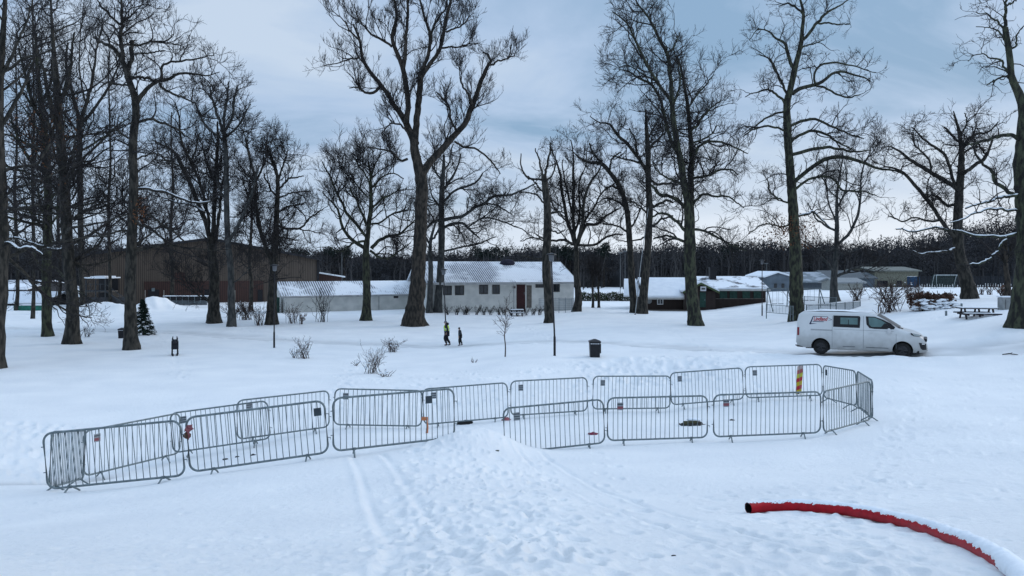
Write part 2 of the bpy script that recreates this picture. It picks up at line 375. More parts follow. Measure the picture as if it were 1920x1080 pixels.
    at = N.new('ShaderNodeAttribute'); at.attribute_name = 'dirt'
    tcn = N.new('ShaderNodeTexCoord'); nz = N.new('ShaderNodeTexNoise'); nz.inputs['Scale'].default_value = 0.5; nz.inputs['Detail'].default_value = 6
    L.new(tcn.outputs['Object'], nz.inputs['Vector'])
    rp = N.new('ShaderNodeValToRGB'); rp.color_ramp.elements[0].color = (0.79, 0.81, 0.82, 1); rp.color_ramp.elements[1].color = (0.88, 0.89, 0.885, 1)
    rp.color_ramp.elements[0].position = 0.3; rp.color_ramp.elements[1].position = 0.7
    L.new(nz.outputs['Fac'], rp.inputs[0])
    mx = N.new('ShaderNodeMixRGB'); mx.inputs['Color2'].default_value = (0.36, 0.37, 0.38, 1)
    ml = N.new('ShaderNodeMath'); ml.operation = 'MULTIPLY'; ml.inputs[1].default_value = 0.8; ml.use_clamp = True; L.new(at.outputs['Fac'], ml.inputs[0])
    L.new(ml.outputs[0], mx.inputs['Fac']); L.new(rp.outputs[0], mx.inputs['Color1']); L.new(mx.outputs[0], b.inputs['Base Color'])
    n2 = N.new('ShaderNodeTexNoise'); n2.inputs['Scale'].default_value = 9; n2.inputs['Detail'].default_value = 9; n2.inputs['Roughness'].default_value = 0.72
    L.new(tcn.outputs['Object'], n2.inputs['Vector'])
    bp = N.new('ShaderNodeBump'); bp.inputs['Strength'].default_value = 0.8; bp.inputs['Distance'].default_value = 0.05
    L.new(n2.outputs['Fac'], bp.inputs['Height']); L.new(bp.outputs[0], b.inputs['Normal'])
    o = np_mesh('snow_ground', np.stack([X, Y, Z], -1).reshape(-1, 3), q[:, ::-1], m)
    at_ = o.data.attributes.new('dirt', 'FLOAT', 'POINT'); at_.data.foreach_set('value', np.clip(dirt, 0, 1).ravel().astype(np.float32))
    # centre disc under the photographer
    o['kind'] = 'structure'
build_ground()
# ---------------------------------------------------------------- materials shared
SNOW = (0.82, 0.85, 0.88)
M_snow = mat('snow_cover', SNOW, (0.74, 0.78, 0.82), 0.7, 1.5, bump=0.3, bscale=9)
M_bark = mat('bark', (0.052, 0.047, 0.039), (0.014, 0.014, 0.012), 0.9, 5.5, 8, lo=0.42, hi=0.60, bump=1.0, bscale=11, stretch=(1, 1, 0.35))
M_barkg = mat('mossy_bark', (0.056, 0.062, 0.038), (0.016, 0.016, 0.014), 0.9, 5.5, 8, lo=0.42, hi=0.60, bump=1.0, bscale=11, stretch=(1, 1, 0.35))
M_barkr = mat('brown_bark', (0.050, 0.041, 0.033), (0.014, 0.013, 0.011), 0.9, 5.5, 8, lo=0.42, hi=0.60, bump=1.0, bscale=11, stretch=(1, 1, 0.35))
M_barkgrey = mat('grey_bark', (0.070, 0.070, 0.067), (0.03, 0.033, 0.033), 0.9, 5.5, 8, lo=0.42, hi=0.60, bump=0.8, bscale=14, stretch=(1, 1, 0.35))
M_twig = mat('twigs', (0.026, 0.023, 0.023), (0.016, 0.015, 0.016), 0.9, 3)
M_twigr = mat('reddish_twigs', (0.075, 0.050, 0.042), (0.04, 0.03, 0.028), 0.9, 3)
M_black = mat('black_paint', (0.012, 0.012, 0.016), (0.008, 0.008, 0.01), 0.45, 5)
M_leaf = mat('dead_leaves', (0.17, 0.07, 0.03), (0.07, 0.035, 0.02), 0.9, 3)
M_glass = mat('window_glass', (0.02, 0.025, 0.03), (0.012, 0.014, 0.018), 0.12, 1.0, spec=0.6)

# ---------------------------------------------------------------- trees
def spline(pts, n):
    pts = np.asarray(pts, float)
    q = np.vstack([2*pts[0]-pts[1], pts, 2*pts[-1]-pts[-2]])
    d = np.concatenate([[0], np.cumsum(np.linalg.norm(np.diff(pts[:, :3], axis=0), axis=1)+1e-6)]); d /= d[-1]
    t = np.linspace(0, 1, n); k = np.clip(np.searchsorted(d, t, side='right')-1, 0, len(pts)-2)
    s = ((t-d[k])/(d[k+1]-d[k]))[:, None]
    a, b, c, e = q[k], q[k+1], q[k+2], q[k+3]
    return 0.5*((2*b)+(c-a)*s+(2*a-5*b+4*c-e)*s*s+(-a+3*b-3*c+e)*s**3)

def tubes(P_, R_, sides, base=0):
    n, K, _ = P_.shape
    d = np.gradient(P_, axis=1); d /= np.linalg.norm(d, axis=2)[..., None]+1e-9
    m = P_[:, -1]-P_[:, 0]; m /= np.linalg.norm(m, axis=1)[:, None]+1e-9
    ref = np.cross(m, np.where(np.abs(m[:, 2:3]) < 0.8, np.array([[0, 0, 1.0]]), np.array([[1.0, 0, 0]])))
    ref /= np.linalg.norm(ref, axis=1)[:, None]+1e-9
    U = ref[:, None]-(d*ref[:, None]).sum(2)[..., None]*d; U /= np.linalg.norm(U, axis=2)[..., None]+1e-9
    V = np.cross(d, U); t = np.arange(sides)/sides*2*math.pi
    vs = P_[:, :, None]+R_[..., None, None]*(np.cos(t)[:, None]*U[:, :, None]+np.sin(t)[:, None]*V[:, :, None])
    idx = np.arange(n*K*sides).reshape(n, K, sides)+base; nx = np.roll(idx, -1, 2)
    q = np.stack([idx[:, :-1], nx[:, :-1], nx[:, 1:], idx[:, 1:]], -1).reshape(-1, 4)
    return vs.reshape(-1, 3), q

def spawn(P_, R_, dens, tr, Lm, ang, wig, up, K, rr, rmin, flat=0.0, nmax=99999, lshape=0.5):
    n0, K0, _ = P_.shape
    ln = np.linalg.norm(np.diff(P_, axis=1), axis=2).sum(1)
    cnt = rng.poisson(dens*ln*(tr[1]-tr[0])); idx = np.repeat(np.arange(n0), cnt)
    if len(idx) > nmax: idx = rng.choice(idx, nmax, replace=False)
    n = len(idx); t = rng.uniform(tr[0], tr[1], n); f = t*(K0-1); k = np.minimum(f.astype(int), K0-2); s = (f-k)[:, None]
    p = P_[idx, k]*(1-s)+P_[idx, k+1]*s; r = R_[idx, k]*(1-s[:, 0])+R_[idx, k+1]*s[:, 0]
    d = P_[idx, k+1]-P_[idx, k]; d /= np.linalg.norm(d, axis=1)[:, None]+1e-9
    q = rng.normal(size=(n, 3)); q -= (q*d).sum(1)[:, None]*d; q /= np.linalg.norm(q, axis=1)[:, None]
    a = rng.uniform(ang[0], ang[1], n)[:, None]
    v = np.cos(a)*d+np.sin(a)*q; v[:, 2] += up*1.5; v[:, 2] *= (1-flat); v /= np.linalg.norm(v, axis=1)[:, None]
    Ln = Lm*rng.uniform(0.45, 1.35, n)*(1-lshape*t)
    out = np.zeros((n, K+1, 3)); out[:, 0] = p
    bend = rng.normal(size=(n, 3))*wig*0.35
    for i in range(K):
        v = v+rng.normal(size=(n, 3))*wig+bend; v[:, 2] += up; v /= np.linalg.norm(v, axis=1)[:, None]
        out[:, i+1] = out[:, i]+v*(Ln/K)[:, None]
    r0 = np.maximum(np.minimum(r*0.7, rr*Ln), rmin)
    rad = np.maximum(r0[:, None]*(1-0.75*np.linspace(0, 1, K+1)[None]), rmin*0.8)
    return out, rad

def tree(name, base, trunk, limbs, label, group=None, D=None, wig=0.28, up=0.10, s1=2.6, d1=1.5, dens=1.0, tstart=0.45, bark=None, spread=0.35,
         lv4=True, snow=(), auto=0, auto_len=5.0, auto_up=0.12, cat='tree', leaves=None, rmin=0.009, flare=True, twig=None, auto_t=(0.3, 1.0), auto_ang=(0.5, 1.1), low=0, low_len=5.0):
    bark = bark or M_bark; twig = twig or M_twig
    g = hit(*base)
    if D is not None:
        x = (base[0]-960)/F*D; g = np.array([x, D, gz(x, D)])
    D = g[1]; k = D/F; org = g.copy()
    root = thing(name, org, label, cat, group)
    mk = lambda q, dd: np.array([*(P(q[0], q[1], D+dd)-org), q[2]*k/2])
    tp = [mk(q, 0) for q in trunk]
    tp[0] = np.array([tp[0][0], 0, min(tp[0][2], 0.0)-0.35, tp[0][3]])
    n = max(18, int(len(tp)*4)); T = spline(tp, n)
    T[:, 0] += 0.25*T[:, 3]*np.sin(np.linspace(0, 9, n)+D); T[:, 1] += 0.3*T[:, 3]*np.sin(np.linspace(0, 7, n)*1.3+D*2)
    sides = 14; v, q = tubes(T[None, :, :3], T[None, :, 3], sides)
    vv = v.reshape(n, sides, 3); c = T[:, None, :3]; ang = np.arange(sides)/sides*2*math.pi
    hgt = np.clip(vv[:, :, 2]-0.0, 0, None); r0 = T[0, 3]
    if flare:
        lob = 0.14*np.abs(np.sin(ang*2.5+D))+0.10*np.sin(ang*3+D*3)
        vv = c+(vv-c)*(1+(0.15+lob[None, :, None])*np.exp(-hgt/(0.45+r0*0.5))[..., None])
    vv = c+(vv-c)*(1+0.05*rng.normal(size=(n, sides, 1)))
    np_mesh('trunk', vv.reshape(-1, 3), q, bark, root)
    # snow collar drifted round the foot
    allP = [T[int(n*tstart):, :3]]; allR = [T[int(n*tstart):, 3]]
    wig = wig*.88; s1 = s1*1.45; rmin = rmin*1.45; dens = dens*(0.80 if base[0] < 235 else 1.28)
    LP = []; LR = []
    for li, lb in enumerate(limbs):
        a = np.array([q_[:2] for q_ in lb], float); ext = np.linalg.norm(a[-1]-a[0])*k
        sg = rng.uniform(-1, 1)*spread*ext if li % 2 else rng.choice([-1, 1])*rng.uniform(.5, 1)*spread*ext
        m = len(lb); pts = [mk(q_, sg*(i/(m-1))**1.2) for i, q_ in enumerate(lb)]
        S = spline(pts, 20); jit = np.cumsum(rng.normal(size=(20, 3))*0.035, 0); jit -= np.linspace(0, 1, 20)[:, None]*jit[-1]; jit[0] = 0
        S[:, :3] += jit; S[:, 3] = np.maximum(S[:, 3], 0.012)
        LP.append(S[:, :3]); LR.append(S[:, 3])
        vb, qb_ = tubes(S[None, :, :3], S[None, :, 3], 8); np_mesh('limb', vb, qb_, bark, root)
        if li in snow:
            Q = S[:, :3].copy(); Q[:, 2] += S[:, 3]*0.75
            rr_ = S[:, 3]*0.8*(0.75+0.5*rng.random(20)); rr_[0] = rr_[-1] = 0.01
            vb, qb_ = tubes(Q[None], np.maximum(rr_, 0.02)[None], 6); np_mesh('snow_cap', vb, qb_, M_snow, root)
    if auto:
        ap, ar = spawn(T[None, :, :3], T[None, :, 3], auto/ (np.linalg.norm(np.diff(T[:, :3], axis=0), axis=1).sum()*(auto_t[1]-auto_t[0])), auto_t, auto_len, auto_ang, wig*0.6, auto_up, 9, 0.02, 0.02, lshape=0.45)
        if len(ap):
            for i in range(len(ap)):
                S = spline(np.concatenate([ap[i], ar[i][:, None]], 1), 20); S[:, 3] = np.maximum(S[:, 3], 0.012); LP.append(S[:, :3]); LR.append(S[:, 3])
                vb, qb_ = tubes(S[None, :, :3], S[None, :, 3], 6); np_mesh('limb', vb, qb_, bark, root)
    if low:
        TL = np.linalg.norm(np.diff(T[:, :3], axis=0), axis=1).sum()
        ap, ar = spawn(T[None, :, :3], T[None, :, 3], low/(TL*.4), (.22, .62), low_len, (1.1, 1.75), wig*.6, 0.035, 9, 0.016, 0.02, lshape=.2)
        for i in range(len(ap)):
            S = spline(np.concatenate([ap[i], ar[i][:, None]], 1), 20); S[:, 3] = np.maximum(S[:, 3], 0.012); LP.append(S[:, :3]); LR.append(S[:, 3])
            vb, qb_ = tubes(S[None, :, :3], S[None, :, 3], 6); np_mesh('limb', vb, qb_, bark, root)
    Tt = allP[0]; tt = spline(np.concatenate([Tt, allR[0][:, None]], 1), 20)
    P0 = np.array(LP+[tt[:, :3]]); R0 = np.array(LR+[np.maximum(tt[:, 3], .01)])
    V = []; Q = []; nb = 0
    def put(p, r, s):
        nonlocal nb
        if len(p) == 0: return
        v_, q_ = tubes(p, r, s, nb); V.append(v_); Q.append(q_); nb += len(v_)
    p1, r1 = spawn(P0, R0, d1*dens, (0.12, 1.0), s1, (0.5, 1.25), wig, up, 8, 0.020, rmin*1.4, lshape=0.35); put(p1, r1, 4)
    # limb ends carry on into a spray of finer branches
    p2, r2 = spawn(p1, r1, 2.3*dens, (0.15, 1.0), s1*0.5, (0.4, 1.1), wig*.8, up, 6, 0.019, rmin*1.1); put(p2, r2, 3)
    p3, r3 = spawn(p2, r2, 3.6*dens, (0.15, 1.0), s1*0.31, (0.4, 1.0), wig*.7, up, 4, 0.013, rmin*0.9); put(p3, r3, 3)
    if lv4:
        p4, r4 = spawn(p3, r3, 3.4*dens, (0.2, 1.0), s1*0.17, (0.35, 0.9), wig*.6, up, 2, 0.008, rmin*0.7, nmax=9000); put(p4, r4, 3)
    np_mesh('crown', np.concatenate(V), np.concatenate(Q), twig, root)
    if leaves:
        (u0, v0, su, sv, nl) = leaves
        pl = np.stack([P(u_, v_, D+d_)-org for u_, v_, d_ in zip(rng.normal(u0, su, nl), rng.normal(v0, sv, nl), rng.normal(0, 1.0, nl))])
        a = rng.normal(size=(nl, 3))*0.06; b = rng.normal(size=(nl, 3))*0.05
        vs = np.stack([pl, pl+a, pl+a+b, pl+b], 1).reshape(-1, 3)
        np_mesh('dead_leaves', vs, np.arange(nl*4).reshape(-1, 4), M_leaf, root, smooth=False)
    return root

G_TREES = 'tall bare trees standing in the snowy park'
# the big ash in the middle
tree('bare_tree', (773, 611), [(771,611,46),(773,596,37),(778,570,31),(784,540,29),(788,500,27),(789,450,24.5),(787,390,23),(788,345,23),(784,315,18),(779,285,17),(777,262,15)],
 [[(777,268,14),(768,245,13),(757,224,11.5),(737,196,8.5),(715,165,8),(690,135,7),(677,105,6),(674,75,5),(662,45,3)],
  [(762,232,11),(766,200,10),(762,168,10),(753,128,9),(738,92,7.5),(733,65,6.5),(740,35,5.5),(738,10,4.5),(728,-25,3),(722,-50,2)],
  [(757,138,6),(761,110,7),(763,75,6),(764,45,5.5),(765,5,4.5),(766,-45,3)],
  [(735,88,4.5),(717,76,4.5),(697,64,4),(676,40,3),(664,8,2)],
  [(780,270,13),(783,225,12),(785,185,11.5),(788,145,11),(790,138,9)],
  [(788,146,8),(799,112,7),(803,80,6.5),(806,66,6),(796,44,5),(789,14,4),(782,-20,3)],
  [(789,148,8),(806,124,7.5),(822,100,7),(832,80,7),(838,50,6.5),(843,22,5.5),(850,-15,4)],
  [(806,70,4.5),(816,46,4.5),(826,30,3.5),(838,12,2.5),(843,-15,2)],
  [(790,330,16),(800,310,15),(814,293,14),(838,268,13),(860,246,11.5),(877,230,11),(883,205,10),(893,180,9),(905,148,8.5),(915,122,7),(920,110,5),(912,100,3.5),(905,98,2)],
  [(918,122,4),(935,116,3.5),(950,110,3),(966,104,2)],
  [(858,246,4),(846,228,4),(839,205,3.5),(828,185,3),(818,172,2)],
  [(885,195,5),(880,178,4),(868,160,3.5),(862,140,2.5)],
  [(852,265,4),(872,276,4),(898,284,3.5),(925,305,3),(938,326,2)],
  [(764,298,5),(748,302,4.5),(735,288,3.5),(715,280,3),(688,276,2)],
  [(713,162,6),(702,172,5.5),(688,171,4.5),(672,166,3.5),(655,165,2)],
  [(768,250,4),(752,235,3.5),(735,235,3),(715,250,2)],
  [(675,108,4),(655,112,3),(630,118,2),(605,122,1.5)],[(676,78,4),(655,52,3),(640,35,2),(622,18,1.5)],
  [(836,60,4),(860,50,3),(880,30,2)],[(828,90,4),(860,87,3),(895,82,2)]],
 'tallest bare tree, mid-park, flared foot, big limb forking low to the right', G_TREES, wig=0.2, up=0.14, s1=1.95, d1=1.75, bark=M_barkr, tstart=0.95, spread=0.3)
# right centre, twin-stemmed lime
tree('bare_tree', (1303, 610), [(1303,610,27),(1301,585,23),(1299,540,22),(1297,500,22),(1294,450,21),(1291,405,20),(1288,378,17),(1280,340,13),(1276,305,12.5),(1270,270,11),(1264,225,10),(1261,185,9)],
 [[(1261,188,8),(1260,148,8),(1250,102,7),(1234,67,6),(1216,33,4.5),(1197,11,3.5),(1186,-12,2)],
  [(1261,195,6),(1247,175,6),(1227,148,5.5),(1204,107,5),(1186,70,4),(1171,40,3),(1148,22,2)],
  [(1270,285,8),(1260,262,7),(1248,222,6),(1241,190,5.5),(1223,162,5),(1200,150,4),(1180,136,3),(1160,130,2)],
  [(1295,400,14),(1297,370,12.5),(1298,330,11),(1299,290,9.5),(1295,240,8.5),(1290,200,7),(1284,165,6),(1280,140,4.5),(1270,105,3)],
  [(1300,292,5.5),(1312,275,5),(1328,266,4.5),(1350,266,4),(1375,275,3),(1402,288,2)],
  [(1299,335,5),(1320,330,4.5),(1345,318,4),(1368,318,3),(1385,328,2)],
  [(1297,385,5),(1318,365,4.5),(1340,370,4),(1365,372,3),(1395,390,2)],
  [(1300,430,5),(1325,436,4.5),(1350,448,4),(1378,462,3),(1400,470,2)],
  [(1287,392,7),(1270,372,6.5),(1252,364,6),(1236,364,5.5),(1226,352,5),(1216,343,3.5)],
  [(1291,440,6),(1268,418,5.5),(1250,406,5),(1232,405,4),(1212,412,3)],
  [(1292,455,6),(1270,445,5),(1250,442,4),(1225,448,3)],
  [(1296,245,5),(1312,225,4.5),(1330,205,3.5),(1350,190,2)],[(1291,205,4),(1308,180,3.5),(1325,160,2.5),(1338,140,1.5)],
  [(1262,200,4),(1275,150,3.5),(1268,110,3)],[(1250,105,4),(1265,85,3),(1275,60,2)],[(1228,150,4),(1205,140,3),(1180,125,2),(1160,128,1.5)],
  [(1299,270,4),(1330,255,3),(1345,235,2)],[(1280,345,5),(1255,335,4),(1235,325,3),(1222,300,2)]],
 'tall bare tree leaning left with twin upper stems, rooted before the dark cabin', G_TREES, wig=0.33, up=0.08, s1=2.3, d1=1.5, bark=M_barkg, tstart=0.3)
tree('bare_tree', (1200, 588), [(1200,588,19),(1206,560,16),(1211,520,14.5),(1216,470,13.5),(1217,400,12.5),(1214,340,10.5),(1215,280,9.5),(1213,240,7),(1211,205,3)],
 [[(1213,325,7),(1196,296,6.5),(1176,270,6),(1156,251,5.5),(1142,232,4),(1124,231,2.5),(1106,218,1.5)],
  [(1216,285,5.5),(1226,270,5),(1238,256,4),(1252,240,3)],[(1196,296,4),(1192,265,3.5),(1180,240,2.5)],
  [(1219,338,5),(1235,345,5),(1252,342,4.5),(1270,348,3)],[(1212,312,4),(1192,302,4),(1168,298,3),(1145,292,2)],
  [(1218,390,5),(1236,382,5),(1250,375,4.5),(1262,380,3.5)],[(1214,260,4),(1226,235,3),(1240,215,2)],[(1219,425,4.5),(1240,408,4),(1262,405,3)],
  [(1214,400,4),(1195,380,3),(1175,375,2)],[(1216,440,4),(1195,450,3),(1170,452,2)]],
 'bare tree beside the left end of the cabin, trunk leaning right with a straight top', G_TREES, wig=0.36, up=0.06, s1=2.2, d1=1.5, bark=M_bark)
tree('bare_tree', (1190, 589), [(1191,589,17),(1189,560,13.5),(1186,520,12.5),(1180,455,11),(1174,395,10),(1163,352,9),(1143,322,8),(1128,306,7.5),(1108,305,5.5),(1090,298,4),(1074,284,2)],
 [[(1128,307,5),(1115,290,4),(1105,268,3)],[(1163,355,5),(1150,350,4),(1135,352,3)],[(1172,390,5),(1160,380,4),(1138,372,3),(1120,380,2)],[(1180,440,4),(1160,425,3.5),(1130,420,3)],
  [(1143,325,4),(1150,300,3.5),(1165,285,2.5)],[(1178,430,4),(1198,400,3),(1205,380,2)]],
 'bare tree bending left over the lawn, its foot touching the leaning trunk by the cabin', G_TREES, wig=0.34, up=0.07, s1=2.0, d1=1.5, bark=M_bark, D=78.6)
tree('bare_tree', (1083, 584), [(1083,584,17),(1083,555,12.5),(1082,520,11),(1081,485,10),(1079,458,9)],
 [[(1078,458,7),(1066,420,6.5),(1058,375,6),(1050,330,4.5),(1042,300,3),(1033,278,2)],[(1079,455,7),(1074,415,6),(1074,365,5.5),(1076,320,4.5),(1075,290,3),(1070,262,2)],
  [(1081,458,7),(1090,425,6),(1092,385,5.5),(1104,348,4.5),(1122,322,3),(1130,300,2)],[(1083,458,7),(1098,422,6.5),(1118,420,5),(1138,402,4),(1160,392,3)],
  [(1084,460,5),(1115,456,4.5),(1140,442,4),(1168,440,2.5)],[(1077,458,5),(1055,450,4.5),(1030,452,4),(1005,440,2.5)],[(1072,400,4),(1060,340,3),(1055,300,2)],[(1076,440,5),(1088,400,4),(1086,350,3),(1098,310,2),(1102,275,1.5)],
  [(1092,420,4),(1112,390,4),(1128,360,3),(1150,345,2)],[(1068,420,4),(1045,400,3),(1030,370,2)]],
 'round-crowned bare tree by the right gable of the white building', G_TREES, wig=0.33, up=0.09, s1=2.1, d1=1.6)
tree('bare_tree', (1028, 605), [(1028,606,18),(1028,585,16.5),(1027,520,16.5),(1026,470,16),(1025,400,14),(1022,350,12),(1020,327,9)],
 [[(1018,330,4),(1008,305,3.5),(1004,278,2)],[(1020,333,5),(1029,300,4),(1033,268,2.5)],[(1018,338,4),(992,336,4),(979,315,3),(977,288,2)],[(1021,362,4),(1004,345,3),(990,330,2)],
  [(1026,405,4),(1042,398,3.5),(1060,402,2)],[(1020,484,3.5),(1004,483,3),(985,478,2.5),(966,474,1.5)],[(1022,450,3),(1000,445,2.5),(975,452,1.5)],[(1028,430,3),(1045,436,3),(1060,430,2)],[(1020,380,3.5),(1000,365,3),(975,360,2),(955,370,1.5)],[(1022,345,4),(1038,325,3),(1045,300,2)]],
 'ivy-clad straight trunk with a broken top, in front of the white building', G_TREES, wig=0.4, up=0.05, s1=1.1, d1=1.3, bark=M_bark, rmin=0.010, tstart=0.35, D=64)
tree('bare_tree', (822, 586), [(822,586,16),(823,560,13.5),(825,520,13),(826,470,12.5),(828,420,12),(829,370,10),(831,330,8),(832,290,4)],
 [[(826,415,7),(848,408,6.5),(870,404,6),(890,389,5.5),(912,379,5.5),(927,368,5),(955,366,4),(985,355,3),(1008,343,2)],[(830,358,5),(845,340,5),(861,312,3.5),(864,288,2.5)],[(832,378,4.5),(860,356,4.5),(890,344,4),(905,325,3)],
  [(828,430,5),(846,419,5.5),(866,418,5),(878,427,4.5),(900,447,2)],[(829,472,4),(860,465,3.5),(895,460,3),(930,444,2)],[(825,412,5),(806,423,5),(796,440,3)],[(912,380,3),(935,388,3),(960,402,2)],
  [(830,340,4),(815,320,3.5),(808,300,2.5)],[(878,426,3),(905,410,3),(935,415,3),(975,430,2),(1010,450,1.5)],[(828,390,4),(812,370,3),(805,345,2)],[(831,320,4),(845,300,3),(850,270,2)]],
 'bare tree just right of the tallest tree, one long limb stretched towards the lamp', G_TREES, wig=0.36, up=0.05, s1=2.3, d1=1.6, bark=M_barkgrey)
tree('bare_tree', (806, 586), [(806,586,13),(807,560,10.5),(807,520,9.5),(806,480,8),(808,450,6),(815,425,4),(822,400,2)], [[(807,460,4),(795,440,3),(785,425,2)],[(808,450,4),(818,440,4),(826,425,3)]],
 'slim bare tree squeezed between the tallest tree and its grey neighbour', G_TREES, wig=0.35, s1=1.6, d1=1.2, bark=M_barkgrey, D=79)
tree('bare_tree', (685, 601), [(685,601,21),(685,580,16),(686,550,14.5),(687,510,13.5),(688,470,12),(691,440,9),(692,420,8.5),(695,390,8),(694,350,6),(694,325,4),(690,300,2.5)],
 [[(690,468,7),(672,456,7),(655,441,6.5),(643,420,5.5),(636,396,4.5),(622,375,3),(604,360,2)],[(688,446,5),(672,424,5.5),(652,402,5.5),(642,378,4.5),(626,350,4),(618,330,3),(604,303,2)],
  [(692,425,5),(678,400,4.5),(669,376,4),(655,352,3)],[(696,466,7),(718,448,6),(742,441,5),(760,431,4),(778,412,2)],[(697,392,4.5),(714,375,4),(735,366,3),(752,350,2)],[(694,357,3.5),(712,336,3),(735,326,2.5),(757,335,2)],
  [(694,352,3.5),(682,322,3),(662,294,2)],[(693,345,3.5),(704,310,3),(716,284,2)],[(690,450,5),(665,455,4),(640,470,3),(615,462,2)],[(696,420,4),(715,415,3.5),(740,400,3),(765,395,2)],[(690,370,3),(665,340,2.5),(640,315,2),(635,290,1.5)],[(694,470,5),(715,482,4),(738,478,3),(770,455,2)]],
 'wide fan-shaped bare tree in front of the long white wing', G_TREES, wig=0.27, up=0.10, s1=2.3, d1=1.7, bark=M_barkg)
tree('bare_tree', (508, 608), [(508,608,23),(510,580,18),(513,540,15.5),(515,490,13.5),(516,450,11),(518,400,9.5),(521,350,7.5),(519,322,5),(512,300,3.5),(505,278,2)],
 [[(513,500,9),(500,462,8.5),(490,430,7.5),(483,395,7),(478,360,6.5),(480,330,5.5),(470,300,4.5),(462,270,3),(455,242,2)],[(521,424,5),(543,430,4.5),(564,428,4),(582,410,3),(606,392,2)],[(521,395,4),(545,385,3.5),(575,380,2)],[(522,355,4),(545,337,3.5),(570,330,2)],
  [(521,340,4),(531,308,3.5),(540,278,2)],[(519,330,3.5),(510,300,3),(500,270,2)],[(517,445,4),(535,448,3.5),(560,450,2)],[(480,340,4),(495,310,3.5),(500,280,2)],[(483,395,4),(465,370,3.5),(455,340,2.5)],[(520,370,4),(505,350,3.5),(495,325,2.5)],[(522,372,3.5),(550,362,3),(580,358,2)]],
 'bare tree right behind the lamp post left of the white wing', G_TREES, wig=0.33, up=0.07, s1=2.2, d1=1.8, bark=M_bark, low=4, low_len=4.5)
tree('bare_tree', (435, 612), [(435,612,18),(434,590,14),(432,560,12.5),(431,500,11.5),(428,450,10.5),(427,400,10),(425,350,9.5),(423,300,9),(420,262,8),(418,240,7)],
 [[(431,450,6.5),(445,425,6.5),(459,392,6),(470,368,5.5),(476,340,4),(485,310,3)],[(419,250,5.5),(406,222,5.5),(398,192,4.5),(394,160,2.5)],[(419,245,5.5),(420,212,5.5),(425,180,4.5),(430,152,2.5)],[(420,248,5.5),(434,215,5),(437,185,4.5),(446,160,2.5)],[(420,265,4.5),(392,242,4),(376,215,3.5),(364,190,2)],[(421,260,4),(445,240,4),(460,215,3),(470,195,2)],[(426,380,4),(412,350,4),(408,320,3)],[(422,290,4),(405,270,3),(385,262,2)]],
 'slender grey-trunked bare tree, right one of the pair in front of the brown hall', G_TREES, wig=0.3, up=0.10, s1=2.0, d1=1.6, bark=M_barkgrey, tstart=0.6, low=2, low_len=4)
tree('bare_tree', (403, 606), [(403,606,27),(402,580,21),(401,550,18.5),(400,500,17),(398,460,15.5),(396,442,14)],
 [[(393,446,9),(384,415,9),(374,388,8.5),(356,347,8),(338,308,7.5),(326,283,6),(306,272,4),(285,262,2)],[(392,440,7),(388,395,5.5),(370,334,5.5),(357,300,5.5),(343,272,5),(340,248,4),(337,218,3),(328,192,2)],[(400,446,9),(402,392,8),(403,340,7.5),(406,300,6.5),(410,260,5),(408,228,3)],
  [(404,450,7),(411,412,6),(414,370,5),(420,330,3)],[(403,345,4),(385,310,4),(378,280,3),(370,250,2)],[(357,305,4),(370,280,3.5),(375,250,2)],[(384,400,4),(360,385,3.5),(330,380,3),(305,375,2)],[(340,310,4),(315,300,3),(290,300,2)],[(340,250,3),(320,235,2.5),(300,230,2)]],
 'bare tree forking into a bundle of stems, left of the slender grey trunk', G_TREES, wig=0.31, up=0.09, s1=2.2, d1=1.7, bark=M_bark, snow=(6,), low=3, low_len=4.5)
tree('bare_tree', (245, 655), [(245,656,29),(245,640,24),(246,600,21.5),(246,550,20),(247,500,19),(247,450,18),(248,400,17),(249,340,16),(248,290,15),(251,250,14.5),(256,215,13),(253,180,12),(246,158,11.5),(239,142,11)],
 [[(240,145,11),(228,115,9.5),(213,92,7.5),(195,78,5),(174,70,3)],[(228,116,8),(222,88,7.5),(220,60,7),(225,45,6),(222,22,5),(222,0,4),(222,-28,3)],[(241,145,8),(245,110,7.5),(249,78,7)],[(249,82,4),(275,80,4),(305,78,3.5),(326,64,2)],[(224,46,4.5),(206,26,4.5),(190,8,3.5),(178,-10,2)],[(226,46,4),(242,32,3.5),(258,22,2)],
  [(257,192,9),(270,176,8),(285,163,7),(298,155,6.5),(320,150,6),(336,138,5),(362,138,4),(395,141,2.5),(412,135,1.5)],[(247,146,5),(273,145,5),(290,153,5)],[(298,156,5),(318,172,4.5),(342,180,4),(362,192,2.5)],[(302,152,5),(306,126,4.5),(330,120,4),(370,112,3),(402,104,1.5)],
  [(257,228,5.5),(285,228,5),(310,235,4.5),(335,246,4),(347,256,3)],[(255,355,5),(290,356,5),(330,366,4.5),(365,379,4),(395,378,3)],[(255,395,5),(278,405,5),(300,420,4.5),(325,436,4),(347,454,3)],[(255,420,5),(285,435,4.5),(310,450,4),(322,458,2)],[(241,430,4),(220,432,4),(190,441,3.5),(175,425,2)],
  [(252,102,3.5),(280,102,3),(310,95,2)],[(222,70,3.5),(240,60,3),(262,58,2)],[(212,92,4),(195,60,3),(185,35,2)],[(240,160,4),(215,155,4),(195,160,3),(175,175,2)],[(255,300,3.5),(290,290,3),(320,310,2)],[(241,260,4),(215,240,3),(190,240,2)]],
 'big dark bare tree with a litter bin and a spruce right behind it', G_TREES, wig=0.3, up=0.10, s1=2.0, d1=1.6, bark=M_bark, tstart=0.5, snow=(11,), leaves=(262, 395, 9, 12, 160), rmin=0.008, low=5, low_len=5)
